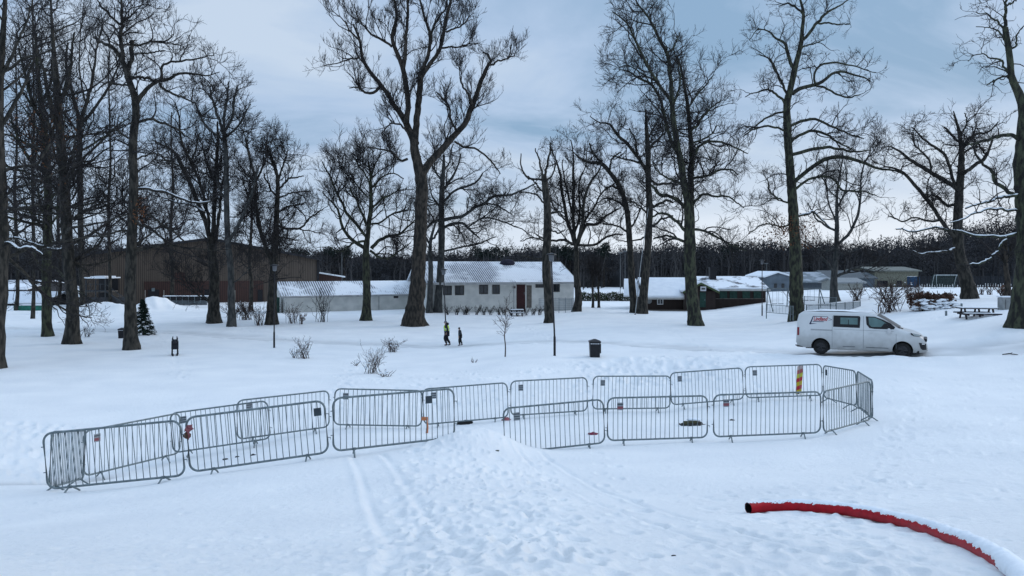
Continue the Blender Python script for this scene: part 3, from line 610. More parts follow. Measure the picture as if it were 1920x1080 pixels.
tree('bare_tree', (137, 645), [(136,646,31),(137,630,25),(139,600,22),(138,560,20),(131,500,20),(126,450,19),(122,400,18.5),(118,350,17.5),(115,300,16),(112,250,15),(110,200,13),(107,150,11),(103,110,8),(99,60,6),(96,15,4),(94,-30,2)],
 [[(112,250,9),(95,200,8),(80,150,6),(70,90,4),(62,40,2.5)],[(110,200,8),(125,160,7),(135,110,5),(140,60,3)],[(120,380,7),(95,350,6),(60,335,5),(25,330,3)],[(124,420,6),(150,400,5),(185,390,4),(215,380,2.5)],[(127,460,6),(105,470,5),(75,465,4.5),(55,455,4),(25,447,3.5),(0,452,3)],[(118,340,6),(145,310,5),(175,300,3)],[(129,480,5),(150,500,4.5),(165,515,3)],[(122,400,5),(90,400,4),(50,410,3)],[(115,300,6),(85,280,5),(50,270,3)]],
 'thick bare tree with spreading roots, third trunk from the left', G_TREES, wig=0.28, up=0.10, s1=2.3, d1=1.4, bark=M_bark, auto=12, auto_len=4.5, auto_up=.08, tstart=0.3, snow=(4,), leaves=(85, 262, 35, 40, 500), low=12, low_len=5.5)
tree('bare_tree', (88, 631), [(88,631,20),(88,615,17),(88,580,16),(88,530,16),(89,470,16),(90,400,15),(89,350,14),(86,300,13),(82,240,11),(76,180,9),(70,120,6),(66,60,4)],
 [[(88,330,8),(60,300,7),(35,260,5),(20,210,3)],[(82,240,7),(60,200,6),(45,150,5),(35,90,3)],[(84,270,6),(105,230,5),(120,180,4),(128,130,2.5)],[(90,420,6),(60,410,5),(30,400,4),(0,395,3)],[(88,380,5),(115,350,4),(140,330,3)],[(78,190,5),(92,150,4),(98,100,3)],[(90,470,4),(60,490,3),(35,510,2)]],
 'bare tree second from the left, its grey-green trunk straight', G_TREES, wig=0.29, up=0.09, s1=2.6, d1=1.35, bark=M_barkg, auto=12, auto_len=5.5, auto_up=.08, tstart=0.3, low=12, low_len=6.5)
tree('bare_tree', (158, 592), [(155,592,8),(154,540,8),(152,480,10),(150,400,10),(150,330,10),(150,270,9.5),(148,225,9)],
 [[(149,232,7),(160,190,6.5),(170,150,5.5),(178,110,4),(190,55,2.5)],[(148,228,7),(136,180,6),(126,130,5),(128,80,3)],[(149,240,6),(180,200,5),(205,160,4),(225,120,2.5)],[(148,250,5),(120,215,4),(100,160,3)],[(150,300,5),(185,270,4.5),(215,240,3)],[(150,320,4),(120,290,3),(95,250,2)],[(151,400,4),(180,385,4),(210,375,3)],[(160,190,4),(150,140,3),(150,80,2),(155,30,1.5)]],
 'vase-shaped bare tree behind the thick trunk, left of the brown hall', G_TREES, wig=0.24, up=0.13, s1=3.0, d1=1.5, bark=M_bark, D=84, low=5, low_len=7)
tree('bare_tree', (-6, 690), [(-8,690,50),(-7,660,36),(-6,600,30),(-5,500,28),(-4,400,26),(-2,300,23),(0,200,18),(4,100,12),(8,20,8),(12,-50,3)],
 [[(0,240,9),(25,200,7),(50,150,5),(70,90,3)],[(-2,330,8),(30,310,6),(65,300,5),(95,270,3)],[(2,150,7),(25,100,5),(45,50,4),(60,0,2)],[(-3,460,6),(15,455,5.5),(35,466,5),(60,464,4.5),(80,478,3)],[(-3,400,6),(35,395,5),(75,385,3)],[(3,110,5),(-10,50,4)]],
 'dark bare tree at the left edge of the view, only half in sight', G_TREES, wig=0.3, up=0.08, s1=2.2, d1=1.5, bark=M_bark, auto=8, auto_len=4.5, snow=(3,), low=8, low_len=5.5)
# right hand trees
tree('bare_tree', (1495, 601), [(1497,601,28),(1496,580,25),(1494,540,24),(1490,480,22),(1486,420,19),(1483,360,17),(1480,300,15),(1478,250,14.5),(1477,200,13),(1481,178,12),(1487,150,11),(1492,125,10),(1497,105,9),(1502,80,8),(1504,55,7),(1506,25,5.5),(1500,0,4),(1494,-22,3)],
 [[(1489,130,7),(1480,112,6.5),(1475,90,6),(1470,80,5),(1455,73,4),(1440,60,3),(1420,55,2),(1405,75,1.5)],[(1506,74,6),(1520,58,6),(1533,42,5.5),(1550,25,4.5),(1572,10,3),(1590,0,2)],[(1535,42,4),(1555,42,3.5),(1575,47,2.5),(1595,45,1.5)],
  [(1486,176,7),(1503,164,7),(1530,158,6.5),(1545,150,6),(1560,138,5),(1580,135,4.5),(1610,145,3.5),(1632,152,2)],[(1530,160,4.5),(1550,166,4),(1580,180,3.5),(1612,178,2)],[(1528,156,4),(1527,140,4),(1540,123,4),(1570,120,3.5),(1610,128,2.5),(1642,136,1.5)],
  [(1478,182,5),(1465,152,4.5),(1454,127,4),(1440,110,3),(1418,101,1.5)],[(1474,200,6),(1462,182,4.5),(1438,168,4),(1415,173,2.5),(1397,182,1.5)],[(1472,208,4),(1440,221,3.5),(1410,240,2.5),(1393,252,1.5)],[(1474,246,4),(1447,238,4),(1415,243,3),(1393,256,2)],
  [(1482,236,5.5),(1503,228,5.5),(1530,226,5),(1555,237,4.5),(1585,248,3.5),(1620,260,2)],[(1483,266,5.5),(1503,252,5.5),(1525,245,5),(1550,252,4.5),(1570,268,3.5),(1602,282,2)],[(1484,290,6.5),(1508,281,6.5),(1535,277,6),(1570,281,5),(1602,287,4),(1630,282,2)],
  [(1486,345,8),(1515,320,7.5),(1548,299,7.5),(1580,293,7),(1610,300,6),(1640,312,5),(1675,318,3.5),(1700,330,2)],[(1487,358,5),(1508,341,4.5),(1535,332,4.5),(1560,336,4),(1578,357,4),(1610,357,3),(1642,366,2)],[(1488,405,4),(1510,403,4),(1525,398,4),(1545,415,3),(1562,430,2)],
  [(1484,380,4),(1465,372,3.5),(1445,355,3),(1438,335,2)],[(1486,420,4),(1460,425,3),(1430,420,2.5),(1405,435,2)],[(1506,30,4),(1480,8,3.5),(1460,12,2)],[(1503,90,3.5),(1520,85,3),(1545,75,2)]],
 'tall bare tree directly behind the rear of the white van', G_TREES, wig=0.34, up=0.06, s1=1.7, d1=1.5, bark=M_barkg, tstart=0.3, leaves=(1478, 432, 24, 14, 1100), rmin=0.008, snow=(15,))
tree('bare_tree', (1813, 560), [(1814,561,28),(1813,540,25),(1809,510,22),(1803,480,19),(1798,430,17),(1796,380,15.5),(1797,350,14),(1800,315,12),(1802,285,9),(1800,252,7),(1794,228,4),(1788,208,2)],
 [[(1794,354,8),(1772,336,8),(1746,320,7.5),(1720,305,7),(1700,295,5.5),(1680,280,4),(1662,274,2)],[(1790,445,8),(1765,412,7),(1742,380,6.5),(1726,360,6.5),(1710,340,6),(1698,326,5.5),(1680,316,4),(1656,312,3)],[(1794,384,5.5),(1775,383,5.5),(1762,373,5.5),(1750,366,3)],[(1792,350,6),(1781,312,5.5),(1766,282,5.5),(1747,270,4.5),(1727,256,3.5),(1708,238,2)],
  [(1803,328,7),(1824,311,6.5),(1845,296,6.5),(1852,282,4.5),(1862,262,3)],[(1802,292,5.5),(1812,265,5),(1826,251,4.5),(1850,245,3.5),(1872,228,2)],[(1801,272,4.5),(1786,252,4.5),(1770,238,3)],[(1745,320,4),(1735,295,4),(1715,275,3),(1712,255,2)],[(1798,300,4),(1815,285,4),(1835,275,3),(1850,282,2)],
  [(1798,465,5),(1775,470,4.5),(1750,472,4),(1727,475,3),(1712,470,2)],[(1765,412,4),(1740,415,4),(1715,410,3),(1690,418,3),(1665,405,2)],[(1745,385,4),(1738,355,3),(1745,330,2)],[(1800,260,4),(1810,235,3),(1808,212,2)],[(1850,290,4),(1830,270,3),(1826,255,2)]],
 'gnarled bare oak behind the red-twigged hedge', G_TREES, wig=0.4, up=0.03, s1=1.7, d1=1.7, bark=M_bark, snow=(9,))
tree('bare_tree', (1912, 611), [(1921,612,50),(1922,590,46),(1922,550,44),(1923,500,45),(1924,400,42),(1926,320,38),(1928,260,32),(1924,210,22),(1912,178,15),(1897,148,12),(1893,115,11),(1888,82,10.5),(1883,52,10)],
 [[(1884,56,7),(1886,25,5.5),(1887,0,4.5),(1890,-25,3)],[(1908,438,6),(1886,443,5.5),(1862,444,5),(1815,440,4.5),(1780,433,4),(1750,427,3.5),(1715,433,3),(1680,430,2)],[(1886,444,4),(1872,468,4),(1858,485,4),(1840,492,4),(1818,496,3)],[(1908,395,4.5),(1872,395,4),(1842,400,3.5),(1815,410,3),(1780,418,2)],
  [(1910,365,6),(1890,367,5.5),(1865,372,4.5),(1835,381,3.5),(1810,391,3)],[(1910,262,7.5),(1890,253,7),(1862,252,6),(1835,262,5),(1815,271,3)],[(1908,368,8),(1885,352,7),(1868,338,7),(1861,318,6),(1850,308,5),(1836,296,4.5),(1825,272,3)],[(1895,145,4),(1880,120,4),(1860,112,3),(1838,102,2),(1815,115,1.5)],[(1888,82,4),(1870,65,3),(1850,55,2),(1830,50,1.5)],[(1884,55,4),(1868,35,3.5),(1850,22,2.5),(1830,22,1.5)],
  [(1892,100,4),(1905,80,3.5),(1918,50,2)],[(1886,20,4),(1900,5,3),(1915,-15,2)],[(1895,140,4),(1870,150,3),(1850,160,2)]],
 'massive bare tree at the right edge of the view, long snow-covered lower branches', G_TREES, wig=0.34, up=0.03, s1=1.15, d1=2.0, bark=M_barkg, tstart=0.75, snow=(1, 2, 3, 4), rmin=0.006, spread=0.25)
tree('bare_tree', (1564, 566), [(1564,567,18),(1564,545,14),(1566,520,12),(1568,480,9.5),(1568,440,8.5),(1568,400,6.5),(1569,370,5),(1573,340,3.5),(1580,300,2)],
 [[(1565,508,6),(1546,491,5),(1527,470,4),(1508,452,2)],[(1568,518,5.5),(1598,504,4.5),(1625,496,3.5),(1648,487,2)],[(1572,458,5.5),(1595,436,5.5),(1608,410,5),(1615,380,4.5),(1617,345,3.5),(1622,310,3),(1635,288,2),(1652,262,1.5)],[(1566,432,4.5),(1546,421,4),(1528,403,3),(1515,380,2)],[(1568,392,4),(1579,372,3.5),(1585,345,3),(1583,305,2)],[(1567,465,4),(1545,470,3),(1530,460,2)],[(1568,420,3.5),(1555,380,3),(1550,340,2),(1552,300,1.5)],[(1569,480,4),(1600,470,3),(1622,455,2)]],
 'thin bare tree beyond the playground fence, its right stem curving upward', G_TREES, wig=0.27, up=0.10, s1=2.1, d1=1.3, bark=M_barkgrey)
tree('bare_tree', (1889, 561), [(1889,562,14),(1888,540,10),(1887,515,9),(1886,480,7),(1884,440,5)], [[(1887,500,5),(1870,480,4),(1850,470,3)],[(1887,490,5),(1897,460,4),(1905,430,2)],[(1886,470,4),(1875,440,3),(1868,410,2)]],
 'small bare tree with a rusty brown foot behind the grey utility cabinet', G_TREES, wig=0.38, s1=1.6, d1=2.0, bark=M_barkr)
for i, (bu, bv, top, wdt, lb) in enumerate([(1111, 577, 500, 5, 'left of two young slender trees by the green hedge'), (1122, 577, 495, 5, 'right of two young slender trees by the green hedge'), (1467, 541, 505, 4, 'thin young tree in front of the blue-grey gabled house'), (1705, 545, 440, 6, 'thin bare tree behind the reddish shrubs near the goal')][:3]):
    tree('young_tree', (bu, bv), [(bu,bv,wdt),(bu+1,bv-25,wdt*.8),(bu,(bv+top)/2,wdt*.6),(bu+1,top,1.5)], [], lb, 'young slender trees', wig=0.3, s1=1.6, d1=2.2, auto=7, auto_len=2.2, auto_up=0.1, tstart=0.3, lv4=False)
# extra trees that thicken the grove on the left
for (bu, bv, D_, top, wdt, nl, al, lb) in [(30,585,88,60,7,18,7.5,'bare tree behind the low sheds at the far left'),(205,588,92,95,7,14,5.5,'thin bare tree between the outdoor stairs and the big dark trunk'),(62,600,74,-60,7,18,7.0,'bare tree hidden between the two left trunks'),(110,583,100,150,7,14,6.5,'bare tree in front of the outdoor stairs of the hall'),
                                       (322,570,97,210,8,14,5.5,'slim bare tree at the front of the brown hall'),(470,590,84,300,8,12,4.5,'slim bare tree behind the bushes right of the grey trunks'),(570,588,84,395,0,0,0,'')]:
    if not nl: continue
    tree('bare_tree', (bu, bv), [(bu,bv,wdt),(bu+2,bv-60,wdt*.85),(bu-2,(bv+top)/2+40,wdt*.75),(bu+2,(bv+top)/2-40,wdt*.55),(bu-1,top+50,wdt*.35),(bu,top,2)], [], lb, G_TREES, wig=0.3, up=0.05, s1=2.3, d1=.95, auto=nl, auto_len=al*.9, auto_up=0.06, auto_ang=(.7, 1.4), D=D_, tstart=0.35, auto_t=(0.22, 0.97))
# ---------------------------------------------------------------- buildings
def frame_at(Pa, Pb):
    """local frame: x along the front from a to b, y away from the viewer, z up"""
    a = np.array(Pa[:2], float); b = np.array(Pb[:2], float); d = b-a; Ln = np.linalg.norm(d); ang = math.atan2(d[1], d[0])
    return a, Ln, ang
def loc_u(a, ang, u, y=0.0):
    """distance along the front at which photo column u meets it (offset y behind)"""
    c, s = math.cos(ang), math.sin(ang); ax, ay = a[0]-s*y, a[1]+c*y; t = (u-960)/F
    return (ax-t*ay)/(t*s-c)
def loc_z(a, ang, s_, v, z0, y=0.0):
    D = a[1]+math.sin(ang)*s_+math.cos(ang)*y
    return EYE-(v-HZ)/F*D-z0
M_white = mat('white_render', (0.68, 0.67, 0.63), (0.54, 0.54, 0.51), 0.9, 1.2, 7)
M_whitew = stripe_mat('white_boards', (0.50, 0.51, 0.50), (0.36, 0.37, 0.37), 1.6, 'Z', 0.1)
M_trim = mat('grey_trim', (0.42, 0.42, 0.42), (0.3, 0.3, 0.3), 0.7, 3)
M_frame = mat('dark_frame', (0.05, 0.045, 0.045), (0.03, 0.03, 0.03), 0.7, 3)
M_roofc = stripe_mat('corrugated_roof_under_snow', (0.62, 0.66, 0.72), (0.09, 0.095, 0.10), 1.25, 'X', 0.42, snow=(0.80, 0.83, 0.86), snow_lo=0.44, snow_hi=0.56, snow_scale=0.30)
M_roofm = stripe_mat('tiled_roof_under_snow', (0.60, 0.64, 0.70), (0.12, 0.125, 0.135), 1.35, 'X', 0.40, snow=(0.80, 0.83, 0.86), snow_lo=0.43, snow_hi=0.56, snow_scale=0.20)
M_red = mat('dark_red_paint', (0.048, 0.013, 0.014), (0.03, 0.009, 0.010), 0.7, 4)
M_brown = stripe_mat('dark_brown_boards', (0.030, 0.017, 0.013), (0.012, 0.008, 0.007), 2.2, 'X', 0.2)
M_green = mat('dark_green_paint', (0.02, 0.06, 0.045), (0.012, 0.035, 0.028), 0.7, 4)
M_hall = stripe_mat('weathered_brown_cladding', (0.095, 0.072, 0.055), (0.05, 0.039, 0.031), 1.3, 'X', 0.3)
M_hallr = stripe_mat('red_brown_cladding', (0.055, 0.025, 0.020), (0.028, 0.014, 0.011), 1.3, 'X', 0.3)
M_wood = mat('grey_wood', (0.16, 0.14, 0.12), (0.09, 0.08, 0.07), 0.85, 6)
M_metal = mat('galvanised_steel', (0.20, 0.24, 0.25), (0.11, 0.14, 0.15), 0.5, 12, metal=0.4)
M_conc = mat('grey_concrete', (0.30, 0.31, 0.31), (0.20, 0.21, 0.21), 0.9, 3)
M_bluegrey = mat('blue_grey_wall', (0.13, 0.16, 0.19), (0.09, 0.11, 0.13), 0.85, 1)

def roof_slab(mb, x0, x1, y0, z0, y1, z1, th=0.12):
    mb.add([(x0,y0,z0),(x1,y0,z0),(x1,y1,z1),(x0,y1,z1),(x0,y0,z0-th),(x1,y0,z0-th),(x1,y1,z1-th),(x0,y1,z1-th)],
           [(0,1,2,3),(7,6,5,4),(0,4,5,1),(1,5,6,2),(2,6,7,3),(3,7,4,0)])
def window(root, s0, s1, z0, z1, y=-0.0, mullions=1, fm=None, arms=0.06, depth=0.05):
    fm = fm or M_frame; w = MB(); t = 0.08
    w.box(((s0+s1)/2, y-depth/2-.004, z0+t/2), (s1-s0, depth, t)); w.box(((s0+s1)/2, y-depth/2-.004, z1-t/2), (s1-s0, depth, t))
    w.box((s0+t/2, y-depth/2-.004, (z0+z1)/2), (t, depth-.002, z1-z0-2*t)); w.box((s1-t/2, y-depth/2-.004, (z0+z1)/2), (t, depth-.002, z1-z0-2*t))
    for i in range(mullions):
        x = s0+(s1-s0)*(i+1)/(mullions+1); w.box((x, y-depth/2-.006, (z0+z1)/2), (arms, depth-.004, z1-z0-2*t))
    f = w.build('window', fm, root)
    MB().box(((s0+s1)/2, y-0.012, (z0+z1)/2), (s1-s0-2*t, 0.012, z1-z0-2*t)).build('pane', M_glass, f)
    return f

# --- long white building: low wing on the left, higher main part on the right
def white_building():
    aw = P(535, 0, 81)[:2]; bw = P(845, 0, 90)[:2]
    a, Ln, ang = frame_at(aw, bw); z0 = gz(*aw)-0.6
    root = thing('white_building', (a[0], a[1], z0), 'long low white wing with corrugated snowy roof and one small window', 'building', rz=ang)
    ze = EYE-(555-HZ)/F*81-z0; dep = 5.0; zr = ze+1.35
    w = MB(); w.prism([(0, -1), (0, 0)], 0, 0) if False else None
    w.add([(0,0,-1),(Ln,0,-1),(Ln,dep,-1),(0,dep,-1),(0,0,ze),(Ln,0,ze),(Ln,dep,ze),(0,dep,ze),(0,dep/2,zr-.06),(Ln,dep/2,zr-.06)],
          [(0,1,5,4),(2,3,7,6),(1,2,6,9,5),(3,0,4,8,7)])
    w.build('wall', M_white, root)
    r = MB(); roof_slab(r, -0.5, Ln+.3, -0.35, ze-0.02, dep/2, zr+.12); roof_slab(r, -0.5, Ln+.3, dep+.35, ze-0.02, dep/2, zr+.12)
    rf = r.build('roof', M_roofc, root)
    MB().box((Ln/2-.1, -0.38, ze-0.10), (Ln+.8, 0.05, 0.20)).build('fascia', M_trim, rf)
    MB().tube([(i, -0.5, ze-.06) for i in np.linspace(-.5, Ln+.3, 8)], 0.07, 8).build('gutter', M_trim, rf)
    MB().box((-0.42, dep/2, ze+.55), (0.1, dep, 0.01)) if False else None
    s0, s1 = loc_u(a, ang, 738), loc_u(a, ang, 746.5); window(root, s0, s1, loc_z(a, ang, s0, 559, z0), loc_z(a, ang, s0, 549.5, z0))
    s0 = loc_u(a, ang, 710); MB().tube([(s0, -.1, -1), (s0, -.1, ze)], 0.05, 8).build('downpipe', M_trim, root)
    s0 = loc_u(a, ang, 526); MB().box((s0-.2, 1.5, 1.3), (.1, 1.2, 1.9)).box((-.75, 1.5, 1.35), (.7, 1.3, 1.7)).build('side_box', M_green, root)
    # main part
    am = P(800, 0, 80)[:2]; bm_ = P(1076, 0, 84.5)[:2]
    a, Ln, ang = frame_at(am, bm_); z0 = gz(*am)-0.5
    root = thing('white_house', (a[0], a[1], z0), 'white single-storey house with large snowy tiled roof and dark red door', 'building', rz=ang)
    dep = 11.0; ze = EYE-(528-HZ)/F*80-z0; step = loc_u(a, ang, 963)
    zr = EYE-(491-HZ)/F*86-z0
    w = MB()
    w.add([(0,0,-1),(Ln,0,-1),(Ln,dep,-1),(0,dep,-1),(0,0,ze),(Ln,0,ze),(Ln,dep,ze),(0,dep,ze),(0,dep/2,zr-.1),(Ln,dep/2,zr-.1)],
          [(0,1,5,4),(2,3,7,6),(1,2,6,9,5),(3,0,4,8,7)])
    w.build('wall', M_white, root)
    sb = loc_u(a, ang, 1010); MB().box(((sb+Ln)/2+.01, -0.02, 0.3), (Ln-sb+.02, 0.03, 3.0)).build('board_cladding', M_whitew, root)
    r = MB(); roof_slab(r, -0.4, step, -0.95, ze-0.10, dep/2, zr+.05, .15); roof_slab(r, step+.004, Ln+.35, -0.45, ze-0.12+.02, dep/2, zr+.02, .15)
    roof_slab(r, -0.4, Ln+.35, dep+.5, ze-.1, dep/2, zr+.04, .15)
    rf = r.build('roof', M_roofm, root)
    MB().box((step/2-.2, -0.98, ze-0.20), (step+.4, 0.05, 0.24)).box(((step+Ln)/2+.18, -0.49, ze-0.22), (Ln-step+.35, 0.05, 0.22)).build('fascia', M_trim, rf)
    ry = dep/2+.9
    MB().ico((loc_u(a, ang, 950, 5), dep/2-.8, zr-.15), 0.55, 2, 0.05, (1.6, .7, .8)).build('roof_vent', mat('dark_navy', (0.02, 0.02, 0.04)), rf)
    v0 = MB().add([(Ln+.34, -.45, ze-.1), (Ln+.42, -.45, ze-.1), (Ln+.42, dep/2, zr+.05), (Ln+.34, dep/2, zr+.05), (Ln+.34, -.45, ze-.32), (Ln+.42, -.45, ze-.32), (Ln+.42, dep/2, zr-.2), (Ln+.34, dep/2, zr-.2)],
             [(0,1,2,3),(7,6,5,4),(0,4,5,1),(1,5,6,2),(2,6,7,3),(3,7,4,0)]).build('bargeboard', mat('white_paint', (0.65, 0.66, 0.66), (0.5, 0.5, 0.5), 0.6), rf)
    for (u0, u1, v0_, v1_, mu) in ((831,847,536,553.5,1),(853,870,535.5,553.5,1),(898.5,915,534,551.5,1),(923,937,534,551.5,1),(1004,1019,532,539.5,2),(1036,1049,532,547.5,1)):
        s0, s1 = loc_u(a, ang, u0), loc_u(a, ang, u1); window(root, s0, s1, loc_z(a, ang, s0, v1_, z0), loc_z(a, ang, s0, v0_, z0), -.035 if u0 > 1020 else 0.0, mu)
    s0, s1 = loc_u(a, ang, 968.5), loc_u(a, ang, 984.5)
    d = MB(); d.box(((s0+s1)/2, -.035, loc_z(a, ang, s0, 558, z0)), (s1-s0, .06, 2*(loc_z(a, ang, s0, 533.5, z0)-loc_z(a, ang, s0, 558, z0)))); dr = d.build('door', M_red, root)
    MB().box((s1-.12, -.09, loc_z(a, ang, s0, 550, z0)), (.05, .05, .25)).build('handle', M_metal, dr)
    s2 = loc_u(a, ang, 992); MB().box((s2, -.03, loc_z(a, ang, s2, 556, z0)), (.55, .05, 2.4)).build('board_panel', M_wood, root)
    MB().box((loc_u(a, ang, 964), -.03, loc_z(a, ang, 0, 540, z0)), (.28, .03, .22)).build('wall_sign', M_red, root)
    MB().tube([(step-.05, -.25, -1), (step-.05, -.25, ze-.2)], .05, 8).build('downpipe', M_trim, root)
white_building()

def gate_fence():
    p = hit(1047, 586); q = hit(1074, 586); p[1] -= .9; q[1] -= .6
    root = thing('metal_gate', p, 'low thin-barred metal gate by the white house\'s right corner', 'gate')
    mb = MB(); Ln = q[0]-p[0]
    for i in range(3): MB().box((i*Ln/2, 0, .75), (.05, .05, 1.7)).build('post', M_metal, root)
    for z in (.3, 1.4): mb.box((Ln/2, 0, z), (Ln, .03, .03))
    for i in range(14): mb.box((Ln*(i+.5)/14, .01, .85), (.015, .015, 1.08))
    mb.build('bars', M_metal, root)
gate_fence()

# --- dark brown cabin with green door and chimney
def cabin():
    a0 = P(1210, 0, 86)[:2]; b0 = P(1312, 0, 86)[:2]; a, Ln, ang = frame_at(a0, b0); z0 = gz(*a0)-.35
    root = thing('wooden_cabin', (a[0], a[1], z0), 'dark brown wooden cabin with snowy roofs, green door and black chimney', 'cabin', rz=ang)
    ze = EYE-(558-HZ)/F*86-z0; dep = 7.5; zr = EYE-(523.5-HZ)/F*90-z0
    w = MB(); w.add([(0,0,-1),(Ln+.5,0,-1),(Ln+.5,dep,-1),(0,dep,-1),(0,0,ze),(Ln+.5,0,ze),(Ln+.5,dep,ze),(0,dep,ze),(0,dep/2,zr-.1),(Ln+.5,dep/2,zr-.1)],[(0,1,5,4),(2,3,7,6),(1,2,6,9,5),(3,0,4,8,7)])
    w.build('wall', M_brown, root)
    r = MB(); x0 = loc_u(a, ang, 1197, 3); x0b = loc_u(a, ang, 1210)-.2
    r.add([(x0b,-.55,ze-.02),(Ln+.3,-.55,ze-.02),(Ln+.3,dep/2,zr),(x0b,dep/2,zr),(x0b,-.55,ze+.24),(Ln+.3,-.55,ze+.24),(Ln+.3,dep/2,zr+.22),(x0b,dep/2,zr+.22)],[(0,3,2,1),(4,5,6,7),(0,1,5,4),(1,2,6,5),(2,3,7,6),(3,0,4,7)])
    r.add([(x0b,dep+.5,ze-.02),(Ln+.3,dep+.5,ze-.02),(Ln+.3,dep/2,zr),(x0b,dep/2,zr),(x0b,dep+.5,ze+.24),(Ln+.3,dep+.5,ze+.24),(Ln+.3,dep/2,zr+.22),(x0b,dep/2,zr+.22)],[(0,1,2,3),(7,6,5,4),(0,4,5,1),(1,5,6,2),(3,2,6,7),(0,3,7,4)])
    r.add([(-2.2,1.5,ze+.25),(x0b-.01,1.5,ze+.25),(x0b-.01,dep/2+1.5,zr+.05),(-1.6,dep/2+1.5,zr+.05),(-2.2,1.5,ze+.05),(x0b-.01,1.5,ze+.05),(x0b-.01,dep/2+1.5,zr-.15),(-1.6,dep/2+1.5,zr-.15)],[(0,1,2,3),(7,6,5,4),(0,4,5,1),(1,5,6,2),(2,6,7,3),(3,7,4,0)])
    rf = r.build('roof', M_snow, root)
    MB().box(((x0b+Ln+.3)/2, -.58, ze-.08), (Ln+.3-x0b, .05, .2)).build('fascia', mat('pale_fascia', (0.45, 0.44, 0.42)), rf)
    MB().box((Ln/2, -.6, 0.32), (Ln+.8, 1.1, .12)).build('deck', M_wood, root)
    s0, s1 = loc_u(a, ang, 1232), loc_u(a, ang, 1243.5)
    window(root, s0, s1, loc_z(a, ang, s0, 571, z0), loc_z(a, ang, s0, 557.5, z0)-.02, 0, 1, mat('white_paint', (0.65, 0.66, 0.66)))
    MB().ico((s0-.9, -.05, loc_z(a, ang, s0, 564, z0)), .33, 2, 0, (1, .15, 1)).build('round_sign', mat('pale_sign', (0.25, 0.26, 0.26)), root)
    for u in (1283, 1297, 1302): MB().box((loc_u(a, ang, u, -.5), -.5, ze/2), (.12, .12, ze-.1)).build('porch_post', M_wood, root)
    MB().box((loc_u(a, ang, 1291), -.3, loc_z(a, ang, 0, 557, z0)), (.45, .08, .35)).build('notice_board', mat('pale_sign', (0.35, 0.35, 0.35)), root)
    # gabled porch block and the right section
    x1 = loc_u(a, ang, 1306); x2 = loc_u(a, ang, 1342, -.8); xr = loc_u(a, ang, 1436); y0 = -.8
    zp = loc_z(a, ang, x1, 530, z0, y0); zpe = loc_z(a, ang, x2, 545, z0, y0); xm = loc_u(a, ang, 1313, y0)
    xl = xm-(x2-xm)
    MB().add([(xl,y0,-1),(x2,y0,-1),(x2,y0,zpe),(xm,y0,zp-.05),(xl,y0,zpe),(xl,y0+4,-1),(x2,y0+4,-1),(x2,y0+4,zpe),(xm,y0+4,zp-.05),(xl,y0+4,zpe)],
             [(0,1,2,3,4),(9,8,7,6,5),(0,4,9,5),(1,6,7,2)]).build('porch_wall', M_brown, root)
    pr = MB()
    for sx, e_ in ((-1, xl-.3), (1, x2+.3)):
        zz = zpe-.12
        pr.add([(xm,y0-.4,zp),(e_,y0-.4,zz),(e_,y0+4,zz),(xm,y0+4,zp),(xm,y0-.4,zp+.2),(e_,y0-.4,zz+.2),(e_,y0+4,zz+.2),(xm,y0+4,zp+.2)],[(0,1,2,3),(7,6,5,4),(0,4,5,1),(1,5,6,2),(2,6,7,3)])
    prf = pr.build('porch_roof', M_snow, root)
    mg = mat('moss_green_paint', (0.085, 0.11, 0.05), (0.05, 0.07, 0.03))
    g = MB()
    for sx, e_ in ((-1, xl-.3), (1, x2+.32)):
        zz = zpe-.12; g.add([(xm,y0-.46,zp+.02),(e_,y0-.46,zz+.02),(e_,y0-.46,zz-.2),(xm,y0-.46,zp-.2),(xm,y0-.41,zp+.02),(e_,y0-.41,zz+.02),(e_,y0-.41,zz-.2),(xm,y0-.41,zp-.2)],[(0,1,2,3),(7,6,5,4),(0,4,5,1),(1,5,6,2),(2,6,7,3),(3,7,4,0)])
    g.build('bargeboard', mg, prf)
    s0, s1 = loc_u(a, ang, 1312, y0), loc_u(a, ang, 1323, y0); zt, zb = loc_z(a, ang, s0, 548, z0, y0), loc_z(a, ang, s0, 576, z0, y0)
    dr = MB().box(((s0+s1)/2, y0-.04, (zt+zb)/2), (s1-s0, .06, zt-zb)).build('door', M_green, root)
    MB().box((s1-.1, y0-.09, (zt+zb)/2), (.04, .05, .2)).build('handle', M_metal, dr)
    s0, s1 = loc_u(a, ang, 1311.5, y0), loc_u(a, ang, 1322, y0); zt, zb = loc_z(a, ang, s0, 537, z0, y0), loc_z(a, ang, s0, 545.5, z0, y0)
    sg = MB().box(((s0+s1)/2, y0-.45, (zt+zb)/2), (s1-s0, .05, zt-zb)).build('sign_board', mat('pale_sign2', (0.55, 0.57, 0.6), (0.5, 0.5, 0.5)), root)
    MB().box(((s0+s1)/2, y0-.48, (zt+zb)/2), ((s1-s0)*.65, .02, (zt-zb)*.35)).build('lettering', M_frame, sg)
    xa = x2-.05
    zt = loc_z(a, ang, xr, 543, z0, 0); zr2 = loc_z(a, ang, xr, 519, z0, 4.0)
    MB().add([(xa,0,-1),(xr,0,-1),(xr,8,-1),(xa,8,-1),(xa,0,zt),(xr,0,zt),(xr,8,zt),(xa,8,zt),(xa,4,zr2-.1),(xr,4,zr2-.1)],[(0,1,5,4),(2,3,7,6),(1,2,6,9,5),(3,0,4,8,7)]).build('side_wall', M_brown, root)
    r = MB(); x0 = xm; roof_slab(r, x0, xr+.25, -.8, zt+.05, 4, zr2+.08, .16); roof_slab(r, x0, xr+.25, 8.5, zt, 4, zr2+.08, .16)
